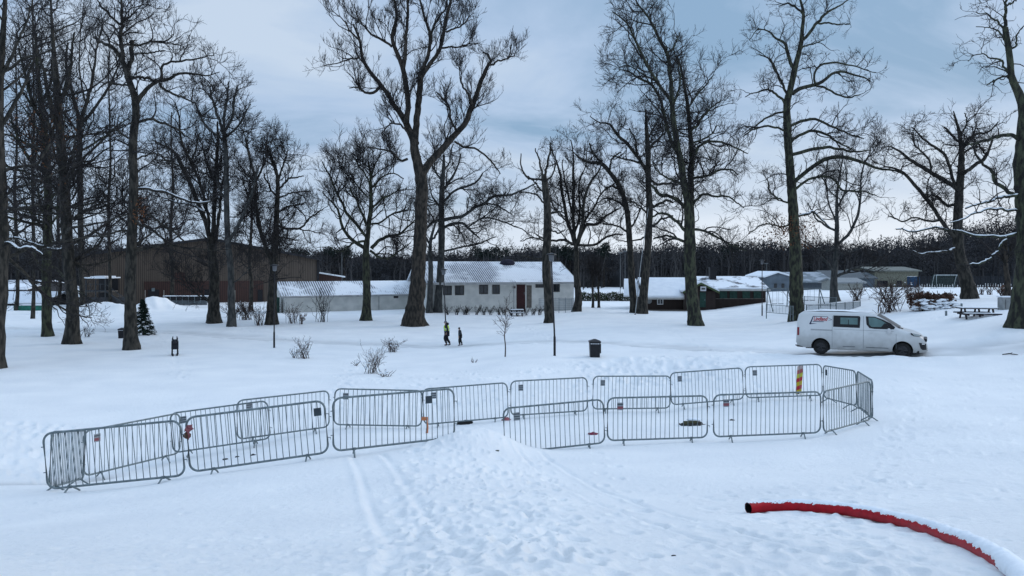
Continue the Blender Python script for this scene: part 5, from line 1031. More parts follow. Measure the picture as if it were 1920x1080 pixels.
# bits lying about the pen
def rags():
    p = P(352, 808, 14.05); root = thing('red_rag', p, 'dark red rag knotted between the two leftmost front barriers', 'rag')
    for i in range(3):
        MB().ico((rng.normal(0, .03), rng.normal(0, .02), rng.normal(0, .05)), .05, 2, .25, (1.3, .8, 1)).build('knot', M_tag if i < 2 else mat('brown_rag', (.10, .05, .03)), root)
    MB().tube([(0, 0, 0), (.03, -.02, -.08), (.02, -.02, -.16)], [.02, .015, .006], 6).build('tail', M_tag, root)
    root = thing('orange_strip', hit(800, 812), 'worn orange plastic strip standing by the snow heap barrier', 'plastic strip')
    mo = mat('faded_orange_plastic', (0.55, 0.18, 0.06), (0.35, 0.13, 0.06), 0.5, 9)
    MB().tube([(0, 0, -.05), (.02, 0, .15), (0, 0, .42)], [.035, .03, .02], 6).build('stem', mo, root); MB().box((-.05, 0, .38), (.17, .03, .09)).build('flap', mo, root)
    g = hit(1299, 797); root = thing('black_tarp', g, 'crumpled black tarp poking out of the snow inside the pen', 'tarp')
    n = 16; xs = np.linspace(-.36, .36, n); ys = np.linspace(-.2, .2, 8); vv = []; ff = []
    for j, y in enumerate(ys):
        for i, x in enumerate(xs): vv.append((x, y, (.17*math.exp(-(x/.24)**2)*(1-abs(y)*3)+.03*rng.normal())-.02))
    for j in range(7):
        for i in range(n-1): ff.append((j*n+i, j*n+i+1, j*n+n+i+1, j*n+n+i))
    MB().add(vv, ff).build('sheet', mat('black_plastic', (0.015, 0.015, 0.015), (0.03, 0.03, 0.028), .6, 8), root)
    MB().box((-.1, -.12, .09), (.4, .03, .10), .1).build('fold', mat('olive_plastic', (0.08, 0.075, 0.04)), root)
    MB().ico((.05, .02, .15), .09, 2, .08, (2.2, 1, .5)).build('snow_patch', M_snow, root)
    for (u, v, s, c, nm, lb) in ((1112, 815, .10, (0.22, 0.03, 0.06), 'plastic_scrap', 'small dark red plastic scrap lying inside the pen'), (950, 788, .09, (0.35, 0.12, 0.13), 'plastic_scrap', 'pale red scrap beside the buried barrier corner'),
                           (1372, 788, .05, (0.02, 0.02, 0.02), 'stone', 'tiny dark stone in the middle of the right half of the pen'), (872, 795, .16, (0.02, 0.02, 0.02), 'plastic_scrap', 'black scrap under the barrier left of the snow heap'), (1263, 1043, .014, (0.03, 0.03, 0.03), 'stone', 'small dark speck of grit low in the foreground snow'),
                           (932, 846, .03, (0.06, 0.07, 0.05), 'twig_tuft', 'little tuft poking out of the snow heap'), (423, 862, .05, (0.02, 0.02, 0.02), 'stone', 'left of three dark stones inside the left pen'), (445, 857, .04, (0.02, 0.02, 0.02), 'stone', 'middle one of three dark stones inside the left pen'), (475, 854, .05, (0.02, 0.02, 0.02), 'stone', 'right of three dark stones inside the left pen')):
        g = hit(u, v); o = MB().ico((0, 0, 0), s, 2, .18, (1.4, 1, .7)).build(nm, mat('scrap_%d' % int(u), c), None); o.location = tuple(g); tag(o, lb, nm.replace('_', ' ').replace('twig tuft', 'twig'))
    g = P(1497, 742, 26); g[2] = gz(g[0], g[1]); root = thing('marker_post', g, 'leaning red and yellow striped marker post behind the back barriers', 'marker post')
    root.rotation_euler = (0, R(4), 0)
    cs = [(0.55, 0.42, 0.02), (0.45, 0.02, 0.03), (0.55, 0.42, 0.02), (0.45, 0.02, 0.03), (0.50, 0.50, 0.05), (0.40, 0.10, 0.10), (0.45, 0.36, 0.34)]
    h = .95/len(cs)
    for i, c in enumerate(cs):
        m = MB(); z = .02+i*h; m.add([(-.09, -.02, z-.05), (.09, -.02, z+.04), (.09, -.02, z+h+.037), (-.09, -.02, z+h-.053), (-.09, .02, z-.05), (.09, .02, z+.04), (.09, .02, z+h+.037), (-.09, .02, z+h-.053)], [(0,1,2,3),(7,6,5,4),(0,4,5,1),(1,5,6,2),(2,6,7,3),(3,7,4,0)])
        m.build('stripe', mat('stripe_%d' % i, c, tuple(x*.8 for x in c), .45, 9), root)
    MB().tube([(0, 0, -.4), (0, 0, .05)], .03, 8).build('foot', M_black, root)
rags()

# ---------------------------------------------------------------- red drain hose
def hose():
    uv = [(1403,955),(1425,953),(1460,951),(1500,951),(1560,955),(1620,964),(1700,981),(1780,1006),(1835,1028),(1880,1052),(1920,1085),(1950,1120)]
    pts = np.array([hit(u, v+7) for u, v in uv]); r = .062
    S = spline(np.concatenate([pts, np.zeros((len(pts), 1))], 1), 90)[:, :3]
    t = np.linspace(0, 1, 90); S[:, 2] += r*0.75-t**2*.07+0.01
    root = thing('drain_hose', S[0], 'bright red corrugated-free plastic drain pipe curving through the foreground snow'.replace('corrugated-free ', ''), 'pipe')
    Q = S-S[0]; mr_ = mat('red_plastic_pipe', (0.40, 0.004, 0.014), (0.28, 0.004, 0.011), 0.5, 14, spec=.2)
    MB().tube(Q, r, 18, cap=False).build('pipe', mr_, root, smooth=True)
    MB().tube(Q[:4], r-.007, 18, cap=False).build('inner_wall', M_black, root, smooth=True)
    MB().tube([Q[3], Q[3]+(Q[4]-Q[3])*.3], r-.008, 18).build('dark_core', M_black, root)
    # snow lying along the top: ragged ribbon, deeper towards the right
    n = 260; S2 = spline(np.concatenate([Q, np.zeros((90, 1))], 1), n)[:, :3]; t = np.linspace(0, 1, n)
    d = np.gradient(S2, axis=0); d /= np.linalg.norm(d, axis=1)[:, None]; side = np.cross(d, [0, 0, 1.0]); side /= np.linalg.norm(side, axis=1)[:, None]
    vv = []; ff = []; m = 13
    nz1 = np.convolve(rng.normal(size=n+8), np.ones(3)/3, 'same')[:n]; nz2 = np.convolve(rng.normal(size=n+30), np.ones(12)/12, 'same')[:n]
    for i in range(n):
        amt = np.clip((t[i]-.02)/.08, 0, 1)
        a_front = math.radians(np.interp(t[i], [0, .1, .4, .7, .82, 1], [68, 44, 30, 20, 0, -22])+nz1[i]*11+nz2[i]*16)   # how far down the near side
        a_back = math.radians(192)
        th_ = (0.006+.016*t[i]+0.035*max(0, t[i]-.72)/.28+0.004*nz1[i])*amt+.0015
        for k in range(m):
            a = a_front+(a_back-a_front)*k/(m-1); e_ = math.sin(math.pi*k/(m-1))**.5; rr_ = r-.004+(th_+.006)*e_+ (rng.normal()*(.0042 if t[i] < .82 else .001))
            # side points to the viewer's side when positive
            vv.append(S2[i]-side[i]*0+side[i]*(math.cos(a)*rr_)*(1)+np.array([0, 0, math.sin(a)*rr_]))
    for i in range(n-1):
        for k in range(m-1): ff.append((i*m+k, i*m+k+1, (i+1)*m+k+1, (i+1)*m+k))
    MB().add(vv, ff).build('snow_cover', M_snow, root, smooth=True)
hose()

# ---------------------------------------------------------------- van
def van():
    A = P(1492, 665, 35.5); B = P(1739, 665, 32.95); ang = math.atan2(B[1]-A[1], B[0]-A[0]); Ls = np.linalg.norm((B-A)[:2])/5.3
    gx, gy = (A[0]+B[0])/2, (A[1]+B[1])/2+.95; z0 = gz(gx, gy)-.10
    root = thing('delivery_van', (A[0], A[1], EYE-(668-HZ)/F*34.1-.02), 'white panel van with red and blue lettering parked on the snowy track', 'van', rz=ang)
    root.scale = (Ls, 1, 1) if False else (1, 1, 1)
    sx = Ls
    W = .96
    white = mat('white_van_paint', (0.62, 0.63, 0.63), (0.55, 0.56, 0.56), 0.30, 0.8, spec=.5)
    # grey mixed in by height and noise, stronger towards the sills
    nt = white.node_tree; b_ = nt.nodes['Principled BSDF']; src_ = b_.inputs['Base Color'].links[0].from_socket
    tc_ = nt.nodes.new('ShaderNodeTexCoord'); sp_ = nt.nodes.new('ShaderNodeSeparateXYZ'); nt.links.new(tc_.outputs['Object'], sp_.inputs[0])
    nn_ = nt.nodes.new('ShaderNodeTexNoise'); nn_.inputs['Scale'].default_value = 3.5; nn_.inputs['Detail'].default_value = 6; nt.links.new(tc_.outputs['Object'], nn_.inputs['Vector'])
    ad_ = nt.nodes.new('ShaderNodeMath'); ad_.operation = 'MULTIPLY_ADD'; ad_.inputs[1].default_value = -0.7; nt.links.new(nn_.outputs['Fac'], ad_.inputs[0]); nt.links.new(sp_.outputs[2], ad_.inputs[2])
    mr_ = nt.nodes.new('ShaderNodeMapRange'); mr_.inputs['From Min'].default_value = 0.75; mr_.inputs['From Max'].default_value = -0.1; mr_.inputs['To Max'].default_value = .75; nt.links.new(ad_.outputs[0], mr_.inputs['Value'])
    mx_ = nt.nodes.new('ShaderNodeMixRGB'); mx_.inputs['Color2'].default_value = (0.22, 0.215, 0.20, 1); nt.links.new(mr_.outputs[0], mx_.inputs['Fac']); nt.links.new(src_, mx_.inputs['Color1']); nt.links.new(mx_.outputs[0], b_.inputs['Base Color'])
    top = [(0.0,.52),(.02,1.0),(.05,1.55),(.10,1.78),(.22,1.88),(.6,1.915),(1.5,1.93),(2.6,1.925),(3.05,1.90),(3.32,1.84),(3.6,1.69),(3.95,1.46),(4.22,1.28),(4.4,1.205),(4.7,1.13),(4.95,1.03),(5.10,.93),(5.22,.76),(5.28,.60),(5.30,.48)]
    bot = [(0.0,.50),(.15,.38),(.5,.30),(1.0,.27),(4.0,.27),(4.9,.27),(5.2,.27),(5.30,.33)]
    xs = np.unique(np.concatenate([np.linspace(0.0, .3, 7), np.linspace(.3, 3.0, 22), np.linspace(3.0, 5.3, 34)]))
    ztop = lambda x: np.interp(x, [p[0] for p in top], [p[1] for p in top]); zbot = lambda x: np.interp(x, [p[0] for p in bot], [p[1] for p in bot])
    def hw(x, z):
        base = W*np.interp(x, [0, .06, .2, .5, 4.1, 4.7, 5.0, 5.2, 5.3], [.90, .955, .985, 1, 1, .965, .88, .72, .55])
        tum = 1-0.155*np.clip((z-1.05)/.85, 0, 1)**1.35-.035*np.clip((.55-z)/.3, 0, 1)**2+.012*math.exp(-((z-.72)/.16)**2)
        return base*tum
    n = 15; rows = []
    for x in xs:
        zb, zt = zbot(x), ztop(x); ring = []
        h = zt-zb; cr = min(.13, h*.3)
        for k in range(n):
            z = zb+(h-cr)*k/(n-1); ring.append((-hw(x, z), z))
        yw = hw(x, zt-cr)
        for k in range(1, 6):
            t = k/5*math.pi/2; ring.append((-(yw-cr*1.2)-cr*1.2*math.cos(t), zt-cr+cr*math.sin(t)))
        ring = ring+[(0, zt+.02*min(1, h))]+[(-y, z) for y, z in ring[::-1]]
        rows.append([(x*sx, y+W, z) for y, z in ring])
    m = len(rows[0]); vv = [p for r in rows for p in r]; ff = []
    for i in range(len(rows)-1):
        for k in range(m): ff.append((i*m+k, i*m+(k+1) % m, (i+1)*m+(k+1) % m, (i+1)*m+k))
    ff.append(tuple(range(m))); ff.append(tuple((len(rows)-1)*m+k for k in range(m)))
    body = MB().add(vv, ff).build('body', white, root, smooth=False)
    WX = [1.06, 4.36]
    cut = MB()
    for x in WX:
        th = np.linspace(0, 2*math.pi, 40, endpoint=False)
        for side in (0,):
            cut.prism([(x*sx+.405*math.cos(t), .345+.405*math.sin(t)) for t in th], -.3, 2.3)
    c = cut.build('cutter', white, root)
    md = body.modifiers.new('b', 'BOOLEAN'); md.object = c; md.operation = 'DIFFERENCE'; md.solver = 'EXACT'
    bpy.context.view_layer.update(); dg = bpy.context.evaluated_depsgraph_get(); nm = bpy.data.meshes.new_from_object(body.evaluated_get(dg)); body.modifiers.clear()
    body.data = nm; nm.name = 'body'; nm.shade_smooth()
    try: nm.set_sharp_from_angle(angle=R(38))
    except Exception: pass
    bpy.data.objects.remove(c, do_unlink=True)
    ysurf = lambda x, z: W-hw(x, z)
    def patch(poly, off, m_, nm_, par=root, th=.012):
        """thin shaped panel following the near flank; poly in (x,z)"""
        P2 = []
        for i in range(len(poly)):
            a, b = poly[i], poly[(i+1) % len(poly)]
            k = max(1, int(math.hypot(b[0]-a[0], b[1]-a[1])/.06))
            for j in range(k): P2.append((a[0]+(b[0]-a[0])*j/k, a[1]+(b[1]-a[1])*j/k))
        cx = sum(p[0] for p in P2)/len(P2); cz = sum(p[1] for p in P2)/len(P2)
        v = []; f = []; N_ = len(P2); ringsn = 5
        for r_ in range(ringsn):
            s_ = 1-r_/ringsn
            for (x, z) in P2:
                X = cx+(x-cx)*s_; Z = cz+(z-cz)*s_; v.append((X*sx, ysurf(X, Z)-off, Z))
        v.append((cx*sx, ysurf(cx, cz)-off, cz))
        for r_ in range(ringsn-1):
            for i in range(N_): j = (i+1) % N_; f.append((r_*N_+i, r_*N_+j, (r_+1)*N_+j, (r_+1)*N_+i))
        for i in range(N_): f.append(((ringsn-1)*N_+i, (ringsn-1)*N_+(i+1) % N_, ringsn*N_))
        b0 = len(v)
        for (x, z) in P2: v.append((x*sx, ysurf(x, z)+th, z))
        for i in range(N_): j = (i+1) % N_; f.append((i, b0+i, b0+j, j))
        return MB().add(v, f).build(nm_, m_, par)
    dark = mat('black_trim', (0.012, 0.012, 0.014), (0.010, 0.010, 0.012), .35, 3)
    gl = mat('tinted_green_glass', (0.10, 0.17, 0.165), (0.07, 0.12, 0.115), .08, 2, spec=.7); red = mat('tail_light_red', (0.25, 0.008, 0.02), (0.16, 0.006, 0.015), .25, 5, spec=.6)
    def U(u):
        # distance along the flank at which column u meets it
        t = (u-960)/F; return (t*A[1]-A[0])/(math.cos(ang)-t*math.sin(ang))/sx
    V = lambda v: (667.5-v)/1450*34.1+.0
    wn = patch([(U(1562), V(613.5)), (U(1612), V(614)), (U(1613), V(594.5)), (U(1611), V(592)), (U(1562), V(592))], .006, dark, 'rear_side_window')
    patch([(U(1575.5), V(608)), (U(1608), V(608)), (U(1608), V(595.5)), (U(1575.5), V(595.5))], .012, gl, 'pane', wn, .006)
    patch([(U(1590), V(608)), (U(1591.3), V(608)), (U(1591.3), V(599)), (U(1590), V(599))], .016, dark, 'divider', wn, .004)
    dw = patch([(U(1623), V(592)), (U(1640), V(592.3)), (U(1655), V(597)), (U(1670), V(604)), (U(1678.5), V(610.5)), (U(1676), V(614.5)), (U(1640), V(614.8)), (U(1630), V(613.5)), (U(1624.5), V(607))], .006, dark, 'front_side_window')
    patch([(U(1628), V(594)), (U(1640), V(594)), (U(1653), V(599)), (U(1662), V(604)), (U(1659), V(611)), (U(1634), V(611.3)), (U(1629.5), V(607))], .012, gl, 'pane', dw, .006)
    patch([(U(1652), V(611)), (U(1658), V(604)), (U(1663), V(604.5)), (U(1666), V(611))], .016, dark, 'quarter_trim', dw, .004)
    # panel gaps
    gp = mat('panel_gap', (0.16, 0.17, 0.18), (0.12, 0.13, 0.14), .7, 3)
    def seam(x, z0_, z1_, w_=.012): patch([(x, z0_), (x+w_, z0_), (x+w_, z1_), (x, z1_)], .0025, gp, 'door_seam', root, .004)
    seam(U(1560), .38, 1.75); seam(U(1618.5), .36, 1.78); seam(U(1680), .42, 1.05)
    for v_ in (619.2, 620.6): patch([(U(1520), V(v_)), (U(1560), V(v_)), (U(1560), V(v_)-.014), (U(1520), V(v_)-.014)], .003, gp, 'slide_rail', root, .004)
    patch([(U(1563), V(617.8)), (U(1676), V(618)), (U(1676), V(618)-.008), (U(1563), V(617.8)-.008)], .003, gp, 'belt_line', root, .004)
    for a_, b_ in ((1580, 1603), (1624, 1666)): patch([(U(a_), .40), (U(b_), .40), (U(b_), .43), (U(a_), .43)], .010, gp, 'rub_strip', root, .006)
    for u in (1608, 1633): patch([(U(u-3), V(620.5)), (U(u+4), V(620.5)), (U(u+4), V(622.5)), (U(u-3), V(622.5))], .03, white, 'door_handle', root, .03)
    patch([(U(1494.5), V(632)), (U(1498.5), V(632)), (U(1498.5), V(616.5)), (U(1494.5), V(616.5))], .012, red, 'tail_light', root, .02)
    patch([(U(1494), V(655)), (U(1515), V(655)), (U(1513), V(646)), (U(1500), V(642)), (U(1494), V(643))], .012, white, 'rear_bumper', root, .02)
    patch([(U(1489.6)+.03, .40), (U(1505), .33), (U(1505), .30), (U(1491), .34)], .014, dark, 'bumper_edge', root, .02)
    # headlight, grille, fog lamp
    patch([(U(1707), V(620)), (U(1714), V(621)), (U(1727), V(623.5)), (U(1728), V(626)), (U(1713), V(625.8)), (U(1708), V(623))], .010, dark, 'headlight_surround', root, .015)
    hl = patch([(U(1710), V(620.5)), (U(1726), V(623.5)), (U(1726), V(625.2)), (U(1714), V(624.8))], .017, mat('headlight_glass', (0.40, 0.44, 0.44), (0.3, 0.34, 0.34), .1, 6, spec=.7), 'headlight', root, .01)
    patch([(U(1723), V(637.5)), (U(1731), V(638.5)), (U(1736.5), V(640)), (U(1737.3), V(651)), (U(1730), V(651)), (U(1726), V(648))], .010, dark, 'lower_grille', root, .015)
    patch([(U(1728.5), V(638.8)), (U(1734), V(639.6)), (U(1734), V(641)), (U(1728.5), V(640.6))], .016, mat('fog_lamp', (0.8, 0.8, 0.78), (0.7, 0.7, 0.7), .1, spec=.6), 'fog_lamp', root, .01)
    MB().box((5.215*sx, W, .80), (.14, 1.2, .14)).build('front_grille', dark, root, bevel=.03)
    # windscreen: dark band rising over the nose
    ws = []; wf = []
    for i, x in enumerate(np.linspace(3.36, 4.24, 9)):
        z = ztop(x)+.016; y = hw(x, z-.05)-.10; ws += [(x*sx, W-y, z-.004), (x*sx, W-y*.5, z+.014), (x*sx, W, z+.018), (x*sx, W+y*.5, z+.014), (x*sx, W+y, z-.004)]
    for i in range(8):
        for k in range(4): wf.append((i*5+k, i*5+k+1, i*5+6+k, i*5+5+k))
    MB().add(ws, wf).build('windscreen', mat('windscreen_glass', (0.03, 0.036, 0.045), (0.02, 0.025, 0.03), .35, 1, spec=.25), root)
    MB().tube([(4.18*sx, .25, 1.335), (4.36*sx, .5, 1.255)], .022, 6).build('wiper', dark, root)
    MB().tube([(3.30*sx, W, 1.86), (3.12*sx, W-.0, 2.02)], .008, 6).build('aerial', dark, root)
    mi = MB(); mi.ico((U(1667)*sx, ysurf(4, 1.15)-.14, 1.16), .12, 3, 0, (.75, .75, 1.15)); mi.box((U(1667)*sx, ysurf(4, 1.1)-.04, 1.12), (.08, .14, .06)); mi.build('wing_mirror', mat('mirror_cap', (0.55, 0.57, 0.58), (0.5, 0.5, 0.5), .3), root, smooth=True)
    MB().add([(x*sx, W+s*(hw(x, 1.85)-.16), ztop(x)+.012+(.03 if 0.25 < x < 3.0 else 0)) for x in (.12, .25, 1, 2, 3.0, 3.25) for s in (-1, 1)], [(i*2, i*2+1, i*2+3, i*2+2) for i in range(5)]).build('roof_snow', M_snow, root)
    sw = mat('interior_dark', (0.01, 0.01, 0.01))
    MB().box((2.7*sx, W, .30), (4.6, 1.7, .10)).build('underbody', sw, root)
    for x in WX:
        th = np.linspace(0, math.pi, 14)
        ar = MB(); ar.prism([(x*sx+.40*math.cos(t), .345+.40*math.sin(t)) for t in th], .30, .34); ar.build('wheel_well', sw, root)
        for y0, s in ((.07, 1), (2*W-.07, -1)):
            tyre = MB(); tp = [(x*sx+.245*0, 0, 0)]
            prof = [(.20, 0.02), (.24, 0.0), (.315, .01), (.335, .04), (.338, .10), (.335, .17), (.31, .20), (.2, .20)]
            vv = []; ff = []; M_ = 36
            for k in range(M_):
                a = k/M_*2*math.pi
                for r_, yy in prof: vv.append((x*sx+r_*math.cos(a), y0+s*yy, .335+r_*math.sin(a)))
            q = len(prof)
            for k in range(M_):
                for j in range(q-1): ff.append((k*q+j, k*q+j+1, ((k+1) % M_)*q+j+1, ((k+1) % M_)*q+j))
            wh = tyre.add(vv, ff).build('wheel', mat('tyre_rubber', (0.012, 0.012, 0.012), (0.02, 0.02, 0.02), .9, 10), root, smooth=True)
            rim = MB(); rim.tube([(x*sx, y0+s*.045, .335), (x*sx, y0+s*.09, .335)], .205, 24)
            for k in range(5):
                a = k/5*2*math.pi; rim.box((x*sx+.11*math.cos(a), y0+s*.03, .335+.11*math.sin(a)), (.2, .03, .045), mtx=((math.cos(a), 0, -math.sin(a)), (0, 1, 0), (math.sin(a), 0, math.cos(a))))
            rim.build('rim', mat('dark_steel_rim', (0.035, 0.035, 0.038), (0.025, 0.025, 0.028), .5, 9), wh)
    # sign writing on the rear flank
    navy = mat('navy_vinyl', (0.012, 0.02, 0.06), (0.010, 0.016, 0.05), .4); rv = mat('red_vinyl', (0.42, 0.02, 0.04), (0.36, 0.018, 0.03), .4)
    patch([(U(1517), V(610)), (U(1520), V(610)), (U(1525), V(595.2)), (U(1523.2), V(595.2))], .004, navy, 'logo_slash', root, .002)
    patch([(U(1518), V(610.4)), (U(1532), V(607.8)), (U(1519), V(608.4))], .0045, navy, 'logo_tail', root, .002)
    patch([(U(1523.5), V(595.3)), (U(1552), V(594.9)), (U(1552), V(594.3)), (U(1524), V(594.2))], .0045, navy, 'logo_line', root, .002)
    patch([(U(1551.5), V(596)), (U(1559.5), V(600.0)), (U(1559.5), V(600.6)), (U(1551.5), V(596.7))], .004, navy, 'logo_tip', root, .002)
    patch([(U(1553), V(602)), (U(1559.5), V(600.7)), (U(1559.5), V(600.1)), (U(1553), V(601.5))], .004, navy, 'logo_tip', root, .002)
    patch([(U(1523), V(605.2)), (U(1544), V(605.2)), (U(1544.4), V(604)), (U(1523.4), V(604))], .004, navy, 'small_line', root, .002)
    cu = bpy.data.curves.new('lettering', 'FONT'); cu.body = 'Lindland'; cu.size = .30; cu.shear = .25; cu.extrude = .002; cu.offset = .006; cu.align_x = 'CENTER'
    to = bpy.data.objects.new('lettering', cu); col.objects.link(to); bpy.context.view_layer.update()
    me = bpy.data.meshes.new_from_object(to.evaluated_get(bpy.context.evaluated_depsgraph_get())); bpy.data.objects.remove(to, do_unlink=True)
    o = bpy.data.objects.new('lettering', me); col.objects.link(o); me.materials.clear(); me.materials.append(rv); o.parent = root
    wd = (U(1551)-U(1524.5))*sx; w0 = max(v.co.x for v in me.vertices)-min(v.co.x for v in me.vertices)
    zc_ = V(602.6); slope = math.atan2(ysurf(1.3, 1.6)-ysurf(1.3, 1.25), .35)
    o.location = ((U(1524.5)+U(1551))/2*sx, ysurf(1.3, zc_)-.012, zc_); o.rotation_euler = (R(90)-slope, 0, 0); o.scale = (wd/w0, .80, 1)
van()

# ---------------------------------------------------------------- lamp posts, bins, masts
def lamp(u, v, vtop, lean=0.0, label='', head=True, lit=False):
    g = hit(u, v); k = g[1]/F; h = (v-vtop)*k; root = thing('lamp_post', g, label, 'lamp post', 'park lamp posts'); dx_ = lean*k
    MB().tube([(0, 0, -.3), (dx_*.02, 0, .9), (dx_*.05, 0, 1.0), (dx_, 0, h-.35)], [.06, .06, .042, .034], 10).build('pole', M_black, root, smooth=True)
    MB().tube([(dx_, 0, h-.38), (dx_, 0, h-.32), (dx_, 0, h-.05)], [.05, .12, .14], 10).build('lantern', mat('lantern_glass', (0.14, 0.15, 0.16), (0.1, 0.1, 0.11), .3), root)
    MB().tube([(dx_, 0, h-.05), (dx_, 0, h), (dx_, 0, h+.05)], [.26, .24, .03], 12).build('hood', M_black, root)
lamp(514, 652, 497, 1, 'black lamp post left of the white wing, rooted by the snowy shrubs')
lamp(1040, 667, 476, -6, 'nearest black lamp post, left of the black litter bin')
lamp(836, 640, 505, -4, 'black lamp post rising behind the person in the yellow vest')
lamp(1429, 592, 488, 0, 'black lamp post at the right corner of the brown cabin')

def bin_(u, v, vt, wpx, label, snowy=True):
    g = hit(u, v); k = g[1]/F; h = (v-vt)*k; w_ = wpx*k; root = thing('litter_bin', g, label, 'litter bin')
    b = MB(); b.add([(-w_*.43, -w_*.43, -.1), (w_*.43, -w_*.43, -.1), (w_*.43, w_*.43, -.1), (-w_*.43, w_*.43, -.1), (-w_/2, -w_/2, h*.80), (w_/2, -w_/2, h*.80), (w_/2, w_/2, h*.80), (-w_/2, w_/2, h*.80)], [(0,3,2,1),(4,5,6,7),(0,1,5,4),(1,2,6,5),(2,3,7,6),(3,0,4,7)])
    b.build('body', M_black, root, bevel=.012)
    MB().box((0, 0, h*.83), (w_*1.08, w_*1.08, h*.07)).build('collar', M_black, root, bevel=.01)
    MB().add([(-w_*.56, -w_*.56, h*.865), (w_*.56, -w_*.56, h*.865), (w_*.56, w_*.56, h*.865), (-w_*.56, w_*.56, h*.865), (-w_*.1, -w_*.1, h*.985), (w_*.1, -w_*.1, h*.985), (w_*.1, w_*.1, h*.985), (-w_*.1, w_*.1, h*.985)], [(0,3,2,1),(4,5,6,7),(0,1,5,4),(1,2,6,5),(2,3,7,6),(3,0,4,7)]).build('lid', M_black, root)
    wm = mat('white_sticker', (0.55, 0.57, 0.6), (0.4, 0.42, 0.45), .6)
    for i in range(5): MB().box((-w_*.36+i*w_*.17, -w_*.505, h*.745), (w_*.13, .012, h*.05)).build('label_strip', wm, root)
    MB().box((w_*.54, 0, h*.45), (w_*.1, w_*.25, h*.5)).build('side_holder', M_black, root)
    return root
bin_(1115, 669, 635, 20, 'black square litter bin with peaked lid in the middle of the lawn')
bin_(229, 634, 614, 11, 'small black litter bin half behind the big dark trunk at left')

def mast(u, v, vt, D, label, arm=False, r=.07, u2=None):
    x = (u-960)/F*D; z0 = gz(x, D); h = EYE-(vt-HZ)/F*D-z0; root = thing('floodlight_mast' if arm else 'flagpole', (x, D, z0), label, 'mast' if arm else 'flagpole')
    dx_ = 0 if u2 is None else (u2-u)/F*D
    m_ = mat('dull_metal', (0.13, 0.14, 0.145), (0.09, 0.10, 0.105), .6)
    MB().tube([(0, 0, -.5), (dx_*.5, 0, h*.5), (dx_, 0, h)], [r, r*.8, r*.55], 8).build('pole', m_, root)
    if arm: MB().box((0, 0, h), (.7, .15, .18)).build('lamp_head', m_, root)
    else: MB().ico((dx_, 0, h+.05), .09, 2).build('finial', m_, root)
mast(641, 525, 472, 120, 'thin pale flagpole above the white wing')
mast(1163, 560, 474, 120, 'left floodlight mast behind the leaning trees', True, .055)
mast(1172, 560, 471, 122, 'right floodlight mast behind the leaning trees', True, .055)
mast(1437, 520, 494, 150, 'short lit mast in front of the wood right of the cabin', True)
def ladder_pole():
    g = hit(1191, 589); D = g[1]-1; x = (1191-960)/F*D; z0 = gz(x, D); root = thing('leaning_pole', (x, D, z0), 'long thin pale pole leaning against the trunk left of the cabin', 'pole')
    MB().tube([(0, 0, 0), ((1203-1191)/F*D, .4, (588-490)/F*D), ((1219-1191)/F*D, .9, (588-385)/F*D)], [.04, .035, .03], 8).build('shaft', mat('pale_metal', (0.35, 0.37, 0.38), (0.25, 0.27, 0.28), .5), root); MB().ico((0, 0, .02), .09, 2).build('foot', M_wood, root)
ladder_pole()

